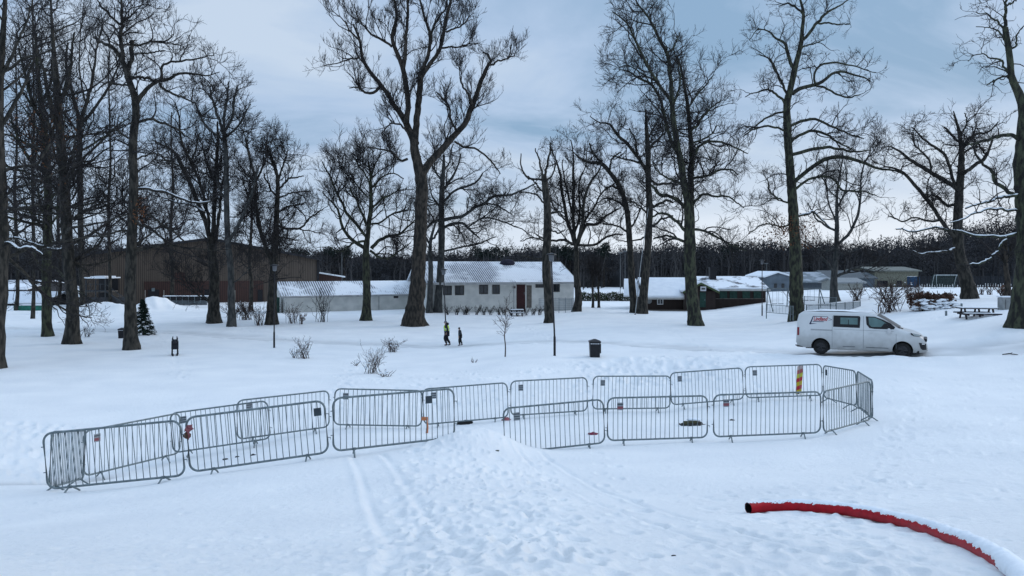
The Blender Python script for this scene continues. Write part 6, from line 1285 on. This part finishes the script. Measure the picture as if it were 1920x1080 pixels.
# ---------------------------------------------------------------- shrubs, saplings, hedges
def shrub(u, v, hpx, wpx, label, stems=14, mat_=None, D=None, snow=True, dens=1.0, cat='shrub', name='bare_shrub', leaves=0, lm=None, curl=.18, thick=1.0, group=None):
    mat_ = mat_ or M_twigr; g = hit(u, v)
    if D: x = (u-960)/F*D; g = np.array([x, D, gz(x, D)])
    k = g[1]/F; h = hpx*k; w_ = wpx*k; root = thing(name, g, label, cat, group)
    n = stems; p = np.zeros((n, 8, 3)); p[:, 0, :2] = rng.normal(0, w_*.10, (n, 2)); p[:, 0, 2] = -.1
    tgt = np.stack([rng.uniform(-w_/2, w_/2, n), rng.uniform(-w_/3, w_/3, n), h*rng.uniform(.6, 1.02, n)], 1)
    for i in range(1, 8):
        t = i/7; p[:, i] = p[:, 0]*(1-t)+tgt*t; p[:, i, :2] = p[:, 0, :2]*(1-t**1.5)+tgt[:, :2]*t**1.5
    p[:, 1:] += np.cumsum(rng.normal(0, h*.02, (n, 7, 3)), 1)
    px = g[1]/773*.5
    r = np.linspace(1, .4, 8)[None]*np.full((n, 1), max(.010, px*.45))*thick
    V_ = []; Q_ = []; nb = 0
    v_, q_ = tubes(p, r, 5, nb); V_.append(v_); Q_.append(q_); nb += len(v_)
    a, ra = spawn(p, r, 3.5*dens/max(h, .4), (.25, 1), h*.42, (.3, .9), curl, .06, 5, .02, max(.006, px*.28)*thick); v_, q_ = tubes(a, ra, 4, nb); V_.append(v_); Q_.append(q_); nb += len(v_)
    b, rb = spawn(a, ra, 6*dens/max(h, .4), (.2, 1), h*.2, (.3, .9), curl, .05, 3, .02, max(.005, px*.2)*thick); v_, q_ = tubes(b, rb, 3, nb); V_.append(v_); Q_.append(q_); nb += len(v_)
    np_mesh('stems', np.concatenate(V_), np.concatenate(Q_), mat_, root)
    if leaves:
        e = np.concatenate([a.reshape(-1, 3), b.reshape(-1, 3)]); c = e[rng.integers(0, len(e), leaves)]+rng.normal(0, .03, (leaves, 3))
        s1_ = rng.normal(size=(leaves, 3))*.045; s2_ = rng.normal(size=(leaves, 3))*.04
        np_mesh('leaves', np.stack([c, c+s1_, c+s1_+s2_, c+s2_], 1).reshape(-1, 3), np.arange(leaves*4).reshape(-1, 4), lm or M_leaf, root, smooth=False)
    if snow:
        mb = MB(); ns = int(snow if snow > 1 else 10)
        e = b[:, 0] if len(b) > 4 else p[:, 4]
        for c in e[rng.integers(0, len(e), ns)]: mb.ico(c+np.array([0, 0, .02]), rng.uniform(.03, .06)*max(1, px*12), 1, .15, (1.4, 1.2, .7))
        mb.build('snow_clumps', M_snow, root)
    return root
shrub(571, 672, 40, 46, 'snow-dusted twiggy shrub just right of the left lamp post', 22, snow=26, curl=.25)
shrub(552, 671, 18, 22, 'low pale brush tucked against the shrub by the left lamp post', 12, snow=14)
shrub(738, 660, 26, 55, 'low row of dry stalks left of the walking people', 26, snow=14)
shrub(700, 700, 48, 58, 'tallest dry stalks in the middle lawn above the pen', 26, snow=20)
shrub(720, 706, 14, 50, 'flattened branch lying right below the tallest dry stalks', 9, snow=8, thick=1.4)
shrub(668, 686, 10, 18, 'tiny dark tuft left of the tallest dry stalks', 7, snow=4)
shrub(888, 680, 10, 16, 'tiny faint stalks below the young lawn tree', 6, snow=0)
shrub(605, 613, 60, 46, 'tall vase-shaped bare bush in front of the white wing', 20, M_twig, snow=0, D=68)
shrub(547, 615, 40, 44, 'twiggy brown bush right of the lamp post, before the wing\'s end', 20, snow=8, D=66)
shrub(565, 615, 22, 14, 'small snow-spotted conifer-like bush beside the brown bush', 10, snow=16, D=65, leaves=120)
shrub(485, 616, 42, 40, 'brown bush left of the left lamp post', 20, snow=6, D=64)
shrub(462, 603, 38, 50, 'dense brown thicket right of the grey trunks', 34, snow=20, D=70, dens=1.5)
shrub(437, 598, 26, 60, 'low thicket behind the pair of trunks', 26, snow=24, D=74)
shrub(165, 632, 22, 32, 'sparse small shrub between the big left trunks', 9, M_twig, snow=8)
shrub(1665, 586, 66, 92, 'big round many-stemmed bush above the van\'s front', 34, M_twigr, snow=6, dens=1.6, thick=1.5, curl=.25)
shrub(1606, 567, 30, 40, 'rounded bush between the playground fence and the big round bush', 30, M_twigr, snow=0, D=70, dens=1.4)
shrub(1702, 562, 30, 26, 'small bush just right of the big round bush', 18, M_twigr, snow=4, D=66)
shrub(1722, 561, 34, 30, 'reddish upright shrub left end of the rear shrub row', 20, M_twigr, snow=4, D=64)
shrub(1856, 559, 18, 24, 'low shrub right of the gnarled oak trunk', 16, M_twigr, snow=0, D=68)
shrub(1840, 558, 16, 18, 'small pale shrub close to the gnarled oak trunk', 12, M_twigr, snow=0, D=68)
shrub(1878, 562, 22, 26, 'brownish shrub behind the utility cabinet', 20, M_twigr, snow=0, D=62, leaves=250)
shrub(1487, 571, 28, 34, 'thin reeds by the swings', 18, M_twigr, snow=0, D=78)
for i in range(14):
    u = 842+i*13.0+rng.normal(0, 2); hh = 13+rng.uniform(-3, 5)
    shrub(u, 577, hh+3, 20, ['clipped dark bare bush in the row along the white house wall'][0], 12, M_twig, snow=0, D=76.5, name='hedge_bush', dens=1.5, thick=.8, group='clipped bushes along the white house')
def sapling(u, v, vt, label, wd=30):
    g = hit(u, v); k = g[1]/F; h = (v-vt)*k; root = thing('young_tree', g, label, 'young tree')
    T = np.array([[0, 0, -.15], [.02, 0, h*.2], [-.03, .02, h*.42], [.05, 0, h*.65], [.02, 0, h*.85], [.08, 0, h]]); S = spline(np.concatenate([T, np.array([[.035], [.03], [.026], [.018], [.010], [.006]])], 1), 18)
    v_, q_ = tubes(S[None, :, :3], np.maximum(S[None, :, 3], .01), 8); np_mesh('trunk', v_, q_, M_twigr, root)
    a, ra = spawn(S[None, 6:, :3], np.maximum(S[None, 6:, 3], .01), 11, (.0, .95), wd*k*.62, (.5, 1.0), .12, .09, 6, .014, .010, lshape=.3); b, rb = spawn(a, ra, 4.5, (.15, 1), wd*k*.28, (.4, .9), .15, .07, 4, .014, .008); c, rc = spawn(b, rb, 4, (.2, 1), wd*k*.16, (.4, .9), .15, .05, 2, .014, .006)
    V_ = []; Q_ = []; nb = 0
    for x, y, s in ((a, ra, 4), (b, rb, 3), (c, rc, 3)): v_, q_ = tubes(x, y, s, nb); V_.append(v_); Q_.append(q_); nb += len(v_)
    np_mesh('crown', np.concatenate(V_), np.concatenate(Q_), M_twigr, root)
sapling(947, 669, 574, 'young leafless sapling alone on the lawn, left of the nearest lamp post', 54)

def hedge(u0, u1, v, vt, D, label, leafm, n, snow_n=0, depth=1.2, name='hedge'):
    a = P(u0, 0, D); b = P(u1, 0, D); z0 = gz((a[0]+b[0])/2, D); h = EYE-(vt-HZ)/F*D-z0; Ln = b[0]-a[0]; root = thing(name, (a[0], D, z0), label, 'hedge')
    c = rng.random((n, 3))*np.array([Ln, depth, h]); c[:, 2] *= .9+.1*np.sin(c[:, 0]*3); s1_ = rng.normal(size=(n, 3))*.07; s2_ = rng.normal(size=(n, 3))*.06
    np_mesh('foliage', np.stack([c, c+s1_, c+s1_+s2_, c+s2_], 1).reshape(-1, 3), np.arange(n*4).reshape(-1, 4), leafm, root, smooth=False)
    ns = int(Ln*9); p = np.zeros((ns, 5, 3)); p[:, 0, 0] = rng.random(ns)*Ln; p[:, 0, 1] = rng.random(ns)*depth
    for i in range(1, 5): p[:, i] = p[:, i-1]+np.stack([rng.normal(0, .09, ns), rng.normal(0, .06, ns), np.full(ns, h*1.08/4)*rng.uniform(.8, 1.1, ns)], 1)
    v_, q_ = tubes(p, np.tile(np.linspace(.03, .012, 5), (ns, 1)), 4); np_mesh('stems', v_, q_, M_twigr, root)
    if snow_n:
        mb = MB()
        for i in range(snow_n): mb.ico((rng.random()*Ln, rng.random()*depth*.7-.15, rng.random()**1.3*h*.62), rng.uniform(.05, .13), 1, .2, (1.7, 1.2, .6))
        mb.build('snow_clumps', M_snow, root)
hedge(1088, 1192, 566, 548, 108, 'low green hedge between the white house and the cabin', mat('hedge_green', (0.035, 0.055, 0.022), (0.018, 0.028, 0.013), .9, 1), 5200)
hedge(1720, 1794, 584, 549, 47, 'red-brown hedge loaded with snow left of the picnic table', mat('beech_leaves', (0.105, 0.052, 0.034), (0.045, 0.026, 0.02), .9, 2), 3000, 260)

def spruce():
    g = hit(268, 628); k = g[1]/F; D = g[1]; h = (628-560)*k; root = thing('spruce_tree', g, 'small dark green spruce with snow on its skirts behind the big dark trunk', 'spruce')
    MB().tube([(0, 0, -.2), (0, 0, h)], [.06, .01], 6).build('trunk', M_bark, root)
    V_ = []; n = 0; mb = MB()
    for i in range(26):
        z = .12+h*.95*i/26; L_ = (1-i/27)*h*.36
        for j in range(9):
            a = rng.uniform(0, 2*math.pi); dr = np.array([math.cos(a), math.sin(a), -.28])
            for q in range(26):
                t = rng.random()**.7; c = np.array([0, 0, z])+dr*L_*t*rng.uniform(.8, 1.1); s = rng.normal(size=3)*.06; s2 = np.cross(s, dr)*.5+rng.normal(size=3)*.02; V_.append([c, c+s+dr*.08, c+s2])
            if rng.random() < .12 and z < h*.6: mb.ico(np.array([0, 0, z+.04])+dr*L_*.9, .07, 1, .2, (1.8, 1.2, .5))
    np_mesh('crown', np.array(V_).reshape(-1, 3), np.arange(len(V_)*3).reshape(-1, 3), mat('spruce_needles', (0.012, 0.028, 0.018), (0.006, 0.014, 0.010), .9, 2), root, False, True); mb.build('snow_clumps', M_snow, root)
spruce()

# ---------------------------------------------------------------- playground, goal, fences, picnic table
def playground():
    D = 56
    def rowf(u0, u1, v0, v1, D0, D1, hpx, label, step=4.0, m=None, name='playground_fence'):
        a = P(u0, 0, D0); b = P(u1, 0, D1); za, zb = EYE-(v0-HZ)/F*D0, EYE-(v1-HZ)/F*D1; h = hpx*D0/F; root = thing(name, (a[0], a[1], za), label, 'fence'); e = np.array([b[0]-a[0], b[1]-a[1], zb-za]); Ln = np.linalg.norm(e); n = max(3, int(Ln/.13)); m = m or M_metal
        MB().tube([(0, 0, h), tuple(e+np.array([0, 0, h]))], .025, 6).build('top_rail', m, root); MB().tube([(0, 0, .1), tuple(e+np.array([0, 0, .1]))], .022, 6).build('bottom_rail', m, root)
        mb = MB()
        for i in range(n+1): q = e*i/n; mb.tube([q+np.array([0, 0, .1]), q+np.array([0, 0, h])], .012, 5)
        mb.build('pickets', m, root)
        for i in range(int(Ln/2.2)+2): q = e*min(1, i*2.2/Ln); MB().tube([q+np.array([0, 0, -.4]), q+np.array([0, 0, h+.05])], .04, 6).build('post', m, root)
    mg = mat('dull_grey_fence', (0.16, 0.19, 0.20), (0.10, 0.12, 0.13), .7)
    rowf(1437, 1487, 588, 592, 62, 60, 17, 'grey playground fence between the cabin and the tall tree', m=mg); rowf(1512, 1568, 590, 585, 56, 60, 17, 'near row of the grey playground fence above the van', m=mg)
    rowf(1568, 1613, 590, 585, 57, 62, 21, 'grey fence section right of the thin curved tree', m=mg); rowf(1508, 1568, 573, 576, 70, 66, 17, 'rear row of the grey playground fence behind the tall tree', m=mg)
    # swings
    for (u0, u1, D_, lb) in ((1438, 1480, 74, 'left swing frame beside the cabin'), (1495, 1540, 72, 'right swing frame partly behind the tall tree')):
        a = P(u0, 0, D_); k = D_/F; z0 = gz(a[0], D_); zt = EYE-(541-HZ)/F*D_-z0; Ln = (u1-u0)*k; root = thing('swing_frame', (a[0], D_, z0), lb, 'swing')
        MB().tube([(0, 0, zt), (Ln, 0, zt)], .06, 8).build('beam', mg, root)
        for x in (0.05, Ln*.93):
            for s in (-1, 1): MB().tube([(x, 0, zt), (x+.25, s*1.0, -.2)], .05, 6).build('leg', mg, root)
        for x in (Ln*.35, Ln*.62):
            sw_ = MB().box((x, 0, .75), (.45, .2, .05)).build('swing_seat', M_black, root)
            for dx_ in (-.2, .2): MB().tube([(x+dx_, 0, .75), (x+dx_, 0, zt)], .012, 5).build('chain', mg, sw_)
    # football goal
    D_ = 118; a = P(1756, 0, D_); k = D_/F; z0 = gz(a[0], D_); root = thing('football_goal', (a[0], D_, z0), 'pale football goal on the snowy field behind the shrubs', 'goal'); Ln = 47*k; h = 2.1
    wm = mat('white_tube', (0.40, 0.45, 0.46), (0.3, 0.34, 0.35), .5); MB().tube([(0, 0, -.1), (0, 0, h), (Ln, 0, h), (Ln, 0, -.1)], .07, 8).build('goal_frame', wm, root)
    MB().tube([(0, 0, h), (.2, 1.0, h), (.2, 1.9, 0), (Ln-.2, 1.9, 0), (Ln-.2, 1.0, h), (Ln, 0, h)], .04, 6).build('net_frame', wm, root)
    net = MB()
    for i in range(22): x = Ln*i/21; net.tube([(x, 1.0, h), (x, 1.9, 0)], .008, 3)
    for j in range(9): t = j/8; net.tube([(.0, 1+.9*t, h*(1-t)), (Ln, 1+.9*t, h*(1-t))], .008, 3)
    net.build('net', mat('green_net', (0.05, 0.12, 0.09)), root)
    # dark fence along the field edge
    D_ = 128; a = P(1722, 0, D_); b = P(2150, 0, D_); z0 = gz(a[0], D_); root = thing('field_fence', (a[0], D_, z0), 'long dark fence along the far edge of the field at right', 'fence'); Ln = b[0]-a[0]; h = 2.0; mk = mat('dark_fence', (0.022, 0.025, 0.03), (0.012, 0.014, 0.018), .8)
    for z in (.25, 1.9): MB().box((Ln/2, 0, z), (Ln, .05, .10)).build('rail', mk, root)
    mb = MB()
    for i in range(int(Ln/.42)): mb.box((i*.42, .04, 1.05), (.30, .03, 1.8))
    mb.build('boards', mk, root)
    for i in range(int(Ln/3)): MB().box((i*3, -.06, 1.1), (.10, .08, 2.4)).build('post', mk, root)
playground()

def picnic(u, v, wpx, label, rz, D=None, m=None):
    g = hit(u, v)
    if D: x = (u-960)/F*D; g = np.array([x, D, gz(x, D)])
    g[2] -= .24 if wpx > 40 else .1; k = g[1]/F; Ln = wpx*k; root = thing('picnic_table', g, label, 'picnic table', rz=rz); m = m or mat('dark_stained_wood', (0.020, 0.016, 0.022), (0.012, 0.010, 0.014), .7, 5)
    for i in range(4): MB().box((0, -.33+i*.22, .68), (Ln, .20, .05)).build('table_board', m, root)
    MB().box((0, 0, .725), (Ln*.97, .84, .045)).build('table_snow', M_snow, root)
    for s in (-1, 1):
        b = MB().box((0, s*.78, .42), (Ln, .27, .05)).build('bench_seat', m, root); MB().box((0, s*.78, .465), (Ln*.96, .25, .04)).build('bench_snow', M_snow, b)
    for x in (-Ln*.38, 0, Ln*.38):
        MB().box((x, 0, .37), (.07, 1.7, .09)).build('cross_beam', m, root)
        for s in (-1, 1): MB().tube([(x, s*.25, .64), (x, s*.62, -.1)], .05, 4).build('leg', m, root)
picnic(1832, 592, 62, 'dark picnic table with snowy top near the right edge', -.22, D=41)
picnic(969, 574, 26, 'small dark picnic table before the red door', .05, D=75.5)
def posts():
    for (u, v, hh, lb) in ((1774, 592, 9, 'short grey stake in front of the snow-laden hedge'), (1803, 577, 8, 'short grey stake behind the picnic table')):
        g = hit(u, v); k = g[1]/F; root = thing('stake', g, lb, 'stake'); MB().box((0, 0, hh*k/2-.1), (.09, .09, hh*k+.2)).build('shaft', M_metal, root, bevel=.01); MB().ico((0, 0, hh*k+.02), .06, 2, .1, (1, 1, .6)).build('snow_cap', M_snow, root)
    D = 43; x = (1885-960)/F*D; root = thing('utility_cabinet', (x, D, gz(x, D)), 'squat grey concrete-coloured cabinet with snow on top beside the massive right trunk', 'cabinet')
    MB().box((0, 0, .28), (.58, .5, .75)).build('body', M_conc, root, bevel=.02); MB().box((-.15, -.26, .3), (.02, .01, .5)).build('door_gap', M_frame, root); MB().box((0, 0, .70), (.64, .56, .07)).build('snow_top', M_snow, root, bevel=.02)
posts()
def branch_on_snow():
    g = hit(1893, 666); root = thing('fallen_stick', g, 'dark stick lying on the track at the far right', 'stick'); MB().tube([(-.3, 0, .03), (0, .02, .06), (.35, 0, .02)], [.02, .03, .015], 6).build('wood', M_bark, root); MB().tube([(0, .02, .05), (.12, .0, .12)], [.015, .008], 5).build('twig', M_bark, root)
branch_on_snow()

# ---------------------------------------------------------------- wooden animal figure
def animal():
    g = hit(328, 667); k = g[1]/F; root = thing('wooden_animal', g, 'small dark wooden animal figure with two upright ears, front-on in the snow', 'sculpture', rz=-math.atan2(g[0], g[1])); m = mat('dark_stained_planks', (0.022, 0.024, 0.032), (0.012, 0.013, 0.018), .8, 6, stretch=(6, 6, 1)); h = 37*k; w_ = 12.5*k
    b = MB(); th = np.linspace(0, math.pi, 9); poly = [(w_/2, h*.34), (w_/2, h*.68)]+[(w_/2*math.cos(t), h*.68+h*.10*math.sin(t)) for t in th[1:-1]]+[(-w_/2, h*.68), (-w_/2, h*.34)]
    b.prism(poly, -.12, .75); b.build('body', m, root, bevel=.015)
    for i in range(5): MB().box((-w_*.36+i*w_*.18, -.135, h*.52), (w_*.15, .03, h*.38)).build('plank', m, root)
    for sx in (-1, 1):
        for y in (-.05, .65): MB().tube([(sx*w_*.36, y, h*.40), (sx*w_*(.46 if y > 0 else .33), y, -.08)], [.035, .03], 6).build('leg', m, root)
        MB().tube([(sx*w_*.18, -.1, h*.74), (sx*w_*.32, -.12, h*.86), (sx*w_*.27, -.12, h*1.0)], [.05, .045, .012], 6).build('ear', m, root)
    hd = MB(); hd.ico((0, -.22, h*.70), w_*.24, 2, .02, (1, 1.2, .9)); hd.build('head', m, root, smooth=True)
    for sx in (-1, 1): MB().ico((sx*w_*.09, -.36, h*.74), .015, 1).build('eye', M_frame, root)
    for sx in (-.3, .3): MB().box((sx*w_, .3, -.0), (.09, 1.1, .06)).build('runner', m, root)
animal()

# ---------------------------------------------------------------- people walking left
def person(u, v, hpx, label, vest, child=False):
    g = hit(u, v); k = g[1]/F; H = hpx*k; root = thing('person', g, label, 'person', None); s = H/1.75
    skin = mat('skin', (0.42, 0.26, 0.20), (0.34, 0.20, 0.15), .6); black = mat('black_cloth', (0.014, 0.015, 0.018), (0.008, 0.009, 0.012), .9, 8)
    jac = mat('dark_jacket' if not child else 'dark_teal_jacket', (0.018, 0.022, 0.032) if not child else (0.03, 0.042, 0.052), (0.01, 0.012, 0.018), .85, 8)
    hiv = mat('hi_vis_yellow', (0.50, 0.72, 0.04), (0.40, 0.60, 0.03), .7, 6); refl = mat('reflective_band', (0.6, 0.66, 0.6), (0.5, 0.55, 0.5), .4)
    # walking towards the left (-x), leaning forward a little; joints in metres at 1.75 m
    J = dict(pel=(0,0,.93), sp=(-.02,0,1.12), ch=(-.05,0,1.33), nk=(-.075,0,1.47), hd=(-.11,0,1.585), tp=(-.125,0,1.70),
             hl=(0,-.09,.90), kl=(-.16,-.10,.52), al=(.0,-.10,.12), fl=(-.12,-.10,.05), hr=(0,.09,.90), kr=(-.02,.10,.50), ar=(.20,.10,.14), fr=(.10,.10,.04),
             sl=(-.05,-.20,1.40), el=(.08,-.25,1.13), wl=(-.03,-.22,.92), sr=(-.05,.20,1.40), er=(-.04,.25,1.12), wr=(.08,.24,.90))
    if child: J.update(kl=(-.10,-.09,.50), al=(-.04,-.09,.11), fl=(-.17,-.09,.04), kr=(.02,.09,.50), ar=(.17,.09,.14), fr=(.06,.09,.05), el=(-.03,-.25,1.13), wl=(-.12,-.22,.90))
    J = {a: tuple(c*s for c in b) for a, b in J.items()}
    def sk(nm, names, edges, rad, m, extra=None):
        vs = [J[n] for n in names]; return skin_mesh(nm, vs, edges, [r*s for r in rad], m, root, 0, 1)
    # continuous body with head and hands (five fingers each)
    names = ['pel','sp','ch','nk','hd','tp','hl','kl','al','fl','hr','kr','ar','fr','sl','el','wl','sr','er','wr']
    ix = {n: i for i, n in enumerate(names)}; E = [('pel','sp'),('sp','ch'),('ch','nk'),('nk','hd'),('hd','tp'),('pel','hl'),('hl','kl'),('kl','al'),('al','fl'),('pel','hr'),('hr','kr'),('kr','ar'),('ar','fr'),('ch','sl'),('sl','el'),('el','wl'),('ch','sr'),('sr','er'),('er','wr')]
    rad = dict(pel=.13, sp=.12, ch=.13, nk=.055, hd=.09, tp=.07, hl=.085, kl=.055, al=.04, fl=.035, hr=.085, kr=.055, ar=.04, fr=.035, sl=.055, el=.042, wl=.028, sr=.055, er=.042, wr=.028)
    vs = [J[n] for n in names]; ed = [(ix[a], ix[b]) for a, b in E]; rr_ = [rad[n]*s for n in names]
    for wn in ('wl', 'wr'):
        w = np.array(J[wn]); dn = np.array([-.03, 0, -1.0]); dn /= np.linalg.norm(dn); pm = w+dn*.07*s; vs.append(tuple(pm)); rr_.append(.024*s); pi = len(vs)-1; ed.append((ix[wn], pi))
        for q, (ox, ln) in enumerate(((-.030, .075), (-.010, .085), (.010, .08), (.028, .062))):
            a = pm+np.array([ox, 0, -.02])*s; b = a+dn*ln*.55*s+np.array([-.012, 0, 0])*s; c = b+dn*ln*.45*s+np.array([-.02, 0, 0])*s
            for pt in (a, b, c): vs.append(tuple(pt)); rr_.append(.0085*s)
            n_v = len(vs); ed += [(pi, n_v-3), (n_v-3, n_v-2), (n_v-2, n_v-1)]
        a = pm+np.array([-.035, 0, .03])*s; b = a+np.array([-.025, 0, -.045])*s
        for pt in (a, b): vs.append(tuple(pt)); rr_.append(.010*s)
        n_v = len(vs); ed += [(pi, n_v-2), (n_v-2, n_v-1)]
    skin_mesh('body', vs, ed, rr_, skin, root, 0, 1)
    fc = MB(); fc.ico((J['hd'][0]-.098*s, 0, J['hd'][2]-.005*s), .02*s, 1, 0, (1.2, .8, 1.3)); fc.build('nose', skin, root, smooth=True)
    for sy in (-1, 1):
        MB().ico((J['hd'][0]-.08*s, sy*.035*s, J['hd'][2]+.02*s), .011*s, 1).build('eye', M_black, root)
        MB().ico((J['hd'][0]+.01*s, sy*.09*s, J['hd'][2]), .025*s, 1, 0, (.8, .5, 1.2)).build('ear', skin, root)
    MB().box((J['hd'][0]-.088*s, 0, J['hd'][2]-.045*s), (.008*s, .045*s, .008*s)).build('mouth', M_tag, root)
    sk('jacket', ['pel','sp','ch','nk','sl','el','wl','sr','er','wr'], [(0,1),(1,2),(2,3),(2,4),(4,5),(5,6),(2,7),(7,8),(8,9)], [.165,.155,.165,.085,.085,.068,.05,.085,.068,.05] if vest else [.21,.19,.19,.10,.11,.09,.06,.11,.09,.06], jac)
    sk('trousers', ['pel','hl','kl','al','hr','kr','ar'], [(0,1),(1,2),(2,3),(0,4),(4,5),(5,6)], [.17,.14,.105,.075,.14,.105,.075], black)
    for a_, f_ in (('al','fl'), ('ar','fr')):
        sh = MB(); a = np.array(J[a_]); f = np.array(J[f_]); sh.tube([a+np.array([.05*s, 0, -.02*s]), a+np.array([0, 0, -.05*s]), (a+f)/2+np.array([0, 0, -.02*s]), f, f+np.array([-.05*s, 0, 0])], [.03*s, .052*s, .05*s, .045*s, .02*s], 10); sh.build('boot', black, root, smooth=True)
    hat = MB(); hat.ico((J['hd'][0]+.015*s, 0, J['hd'][2]+.045*s), .105*s, 3, 0, (1, .98, .88)); hat.build('hood' if vest else 'hat', mat('pale_grey_knit', (0.16, 0.15, 0.17)) if vest else black, root, smooth=True)
    if vest:
        rd = []
        sk('vest', ['pel','sp','ch','nk'], [(0,1),(1,2),(2,3)], [.195,.20,.215,.12], hiv)
        for z in (1.02, 1.16): MB().tube([(J['sp'][0], 0, (z-.025)*s), (J['sp'][0], 0, (z+.025)*s)], .212*s, 20, cap=False).build('reflective_band', refl, root)
        MB().ico((J['nk'][0]+.10*s, 0, J['nk'][2]+.03*s), .12*s, 3, .01, (1, 1.1, .85)).build('lowered_hood', black, root, smooth=True)
        bg_ = MB(); bg_.box((.10*s, -.30*s, .80*s), (.20*s, .07*s, .24*s)); bg_.tube([(.04*s, -.30*s, .92*s), (.07*s, -.27*s, .99*s), (.14*s, -.30*s, .92*s)], .010*s, 6)
        o = bg_.build('shoulder_bag', mat('dark_bag', (0.015, 0.012, 0.02)), None); o.location = tuple(g); tag(o, 'small dark bag carried low by the person in the yellow vest', 'bag')
person(838, 648, 47.5, 'adult in yellow hi-vis vest and black trousers walking left in the snow', True)
person(863, 648, 35, 'shorter person in dark coat and hat walking behind the yellow vest', False, True)
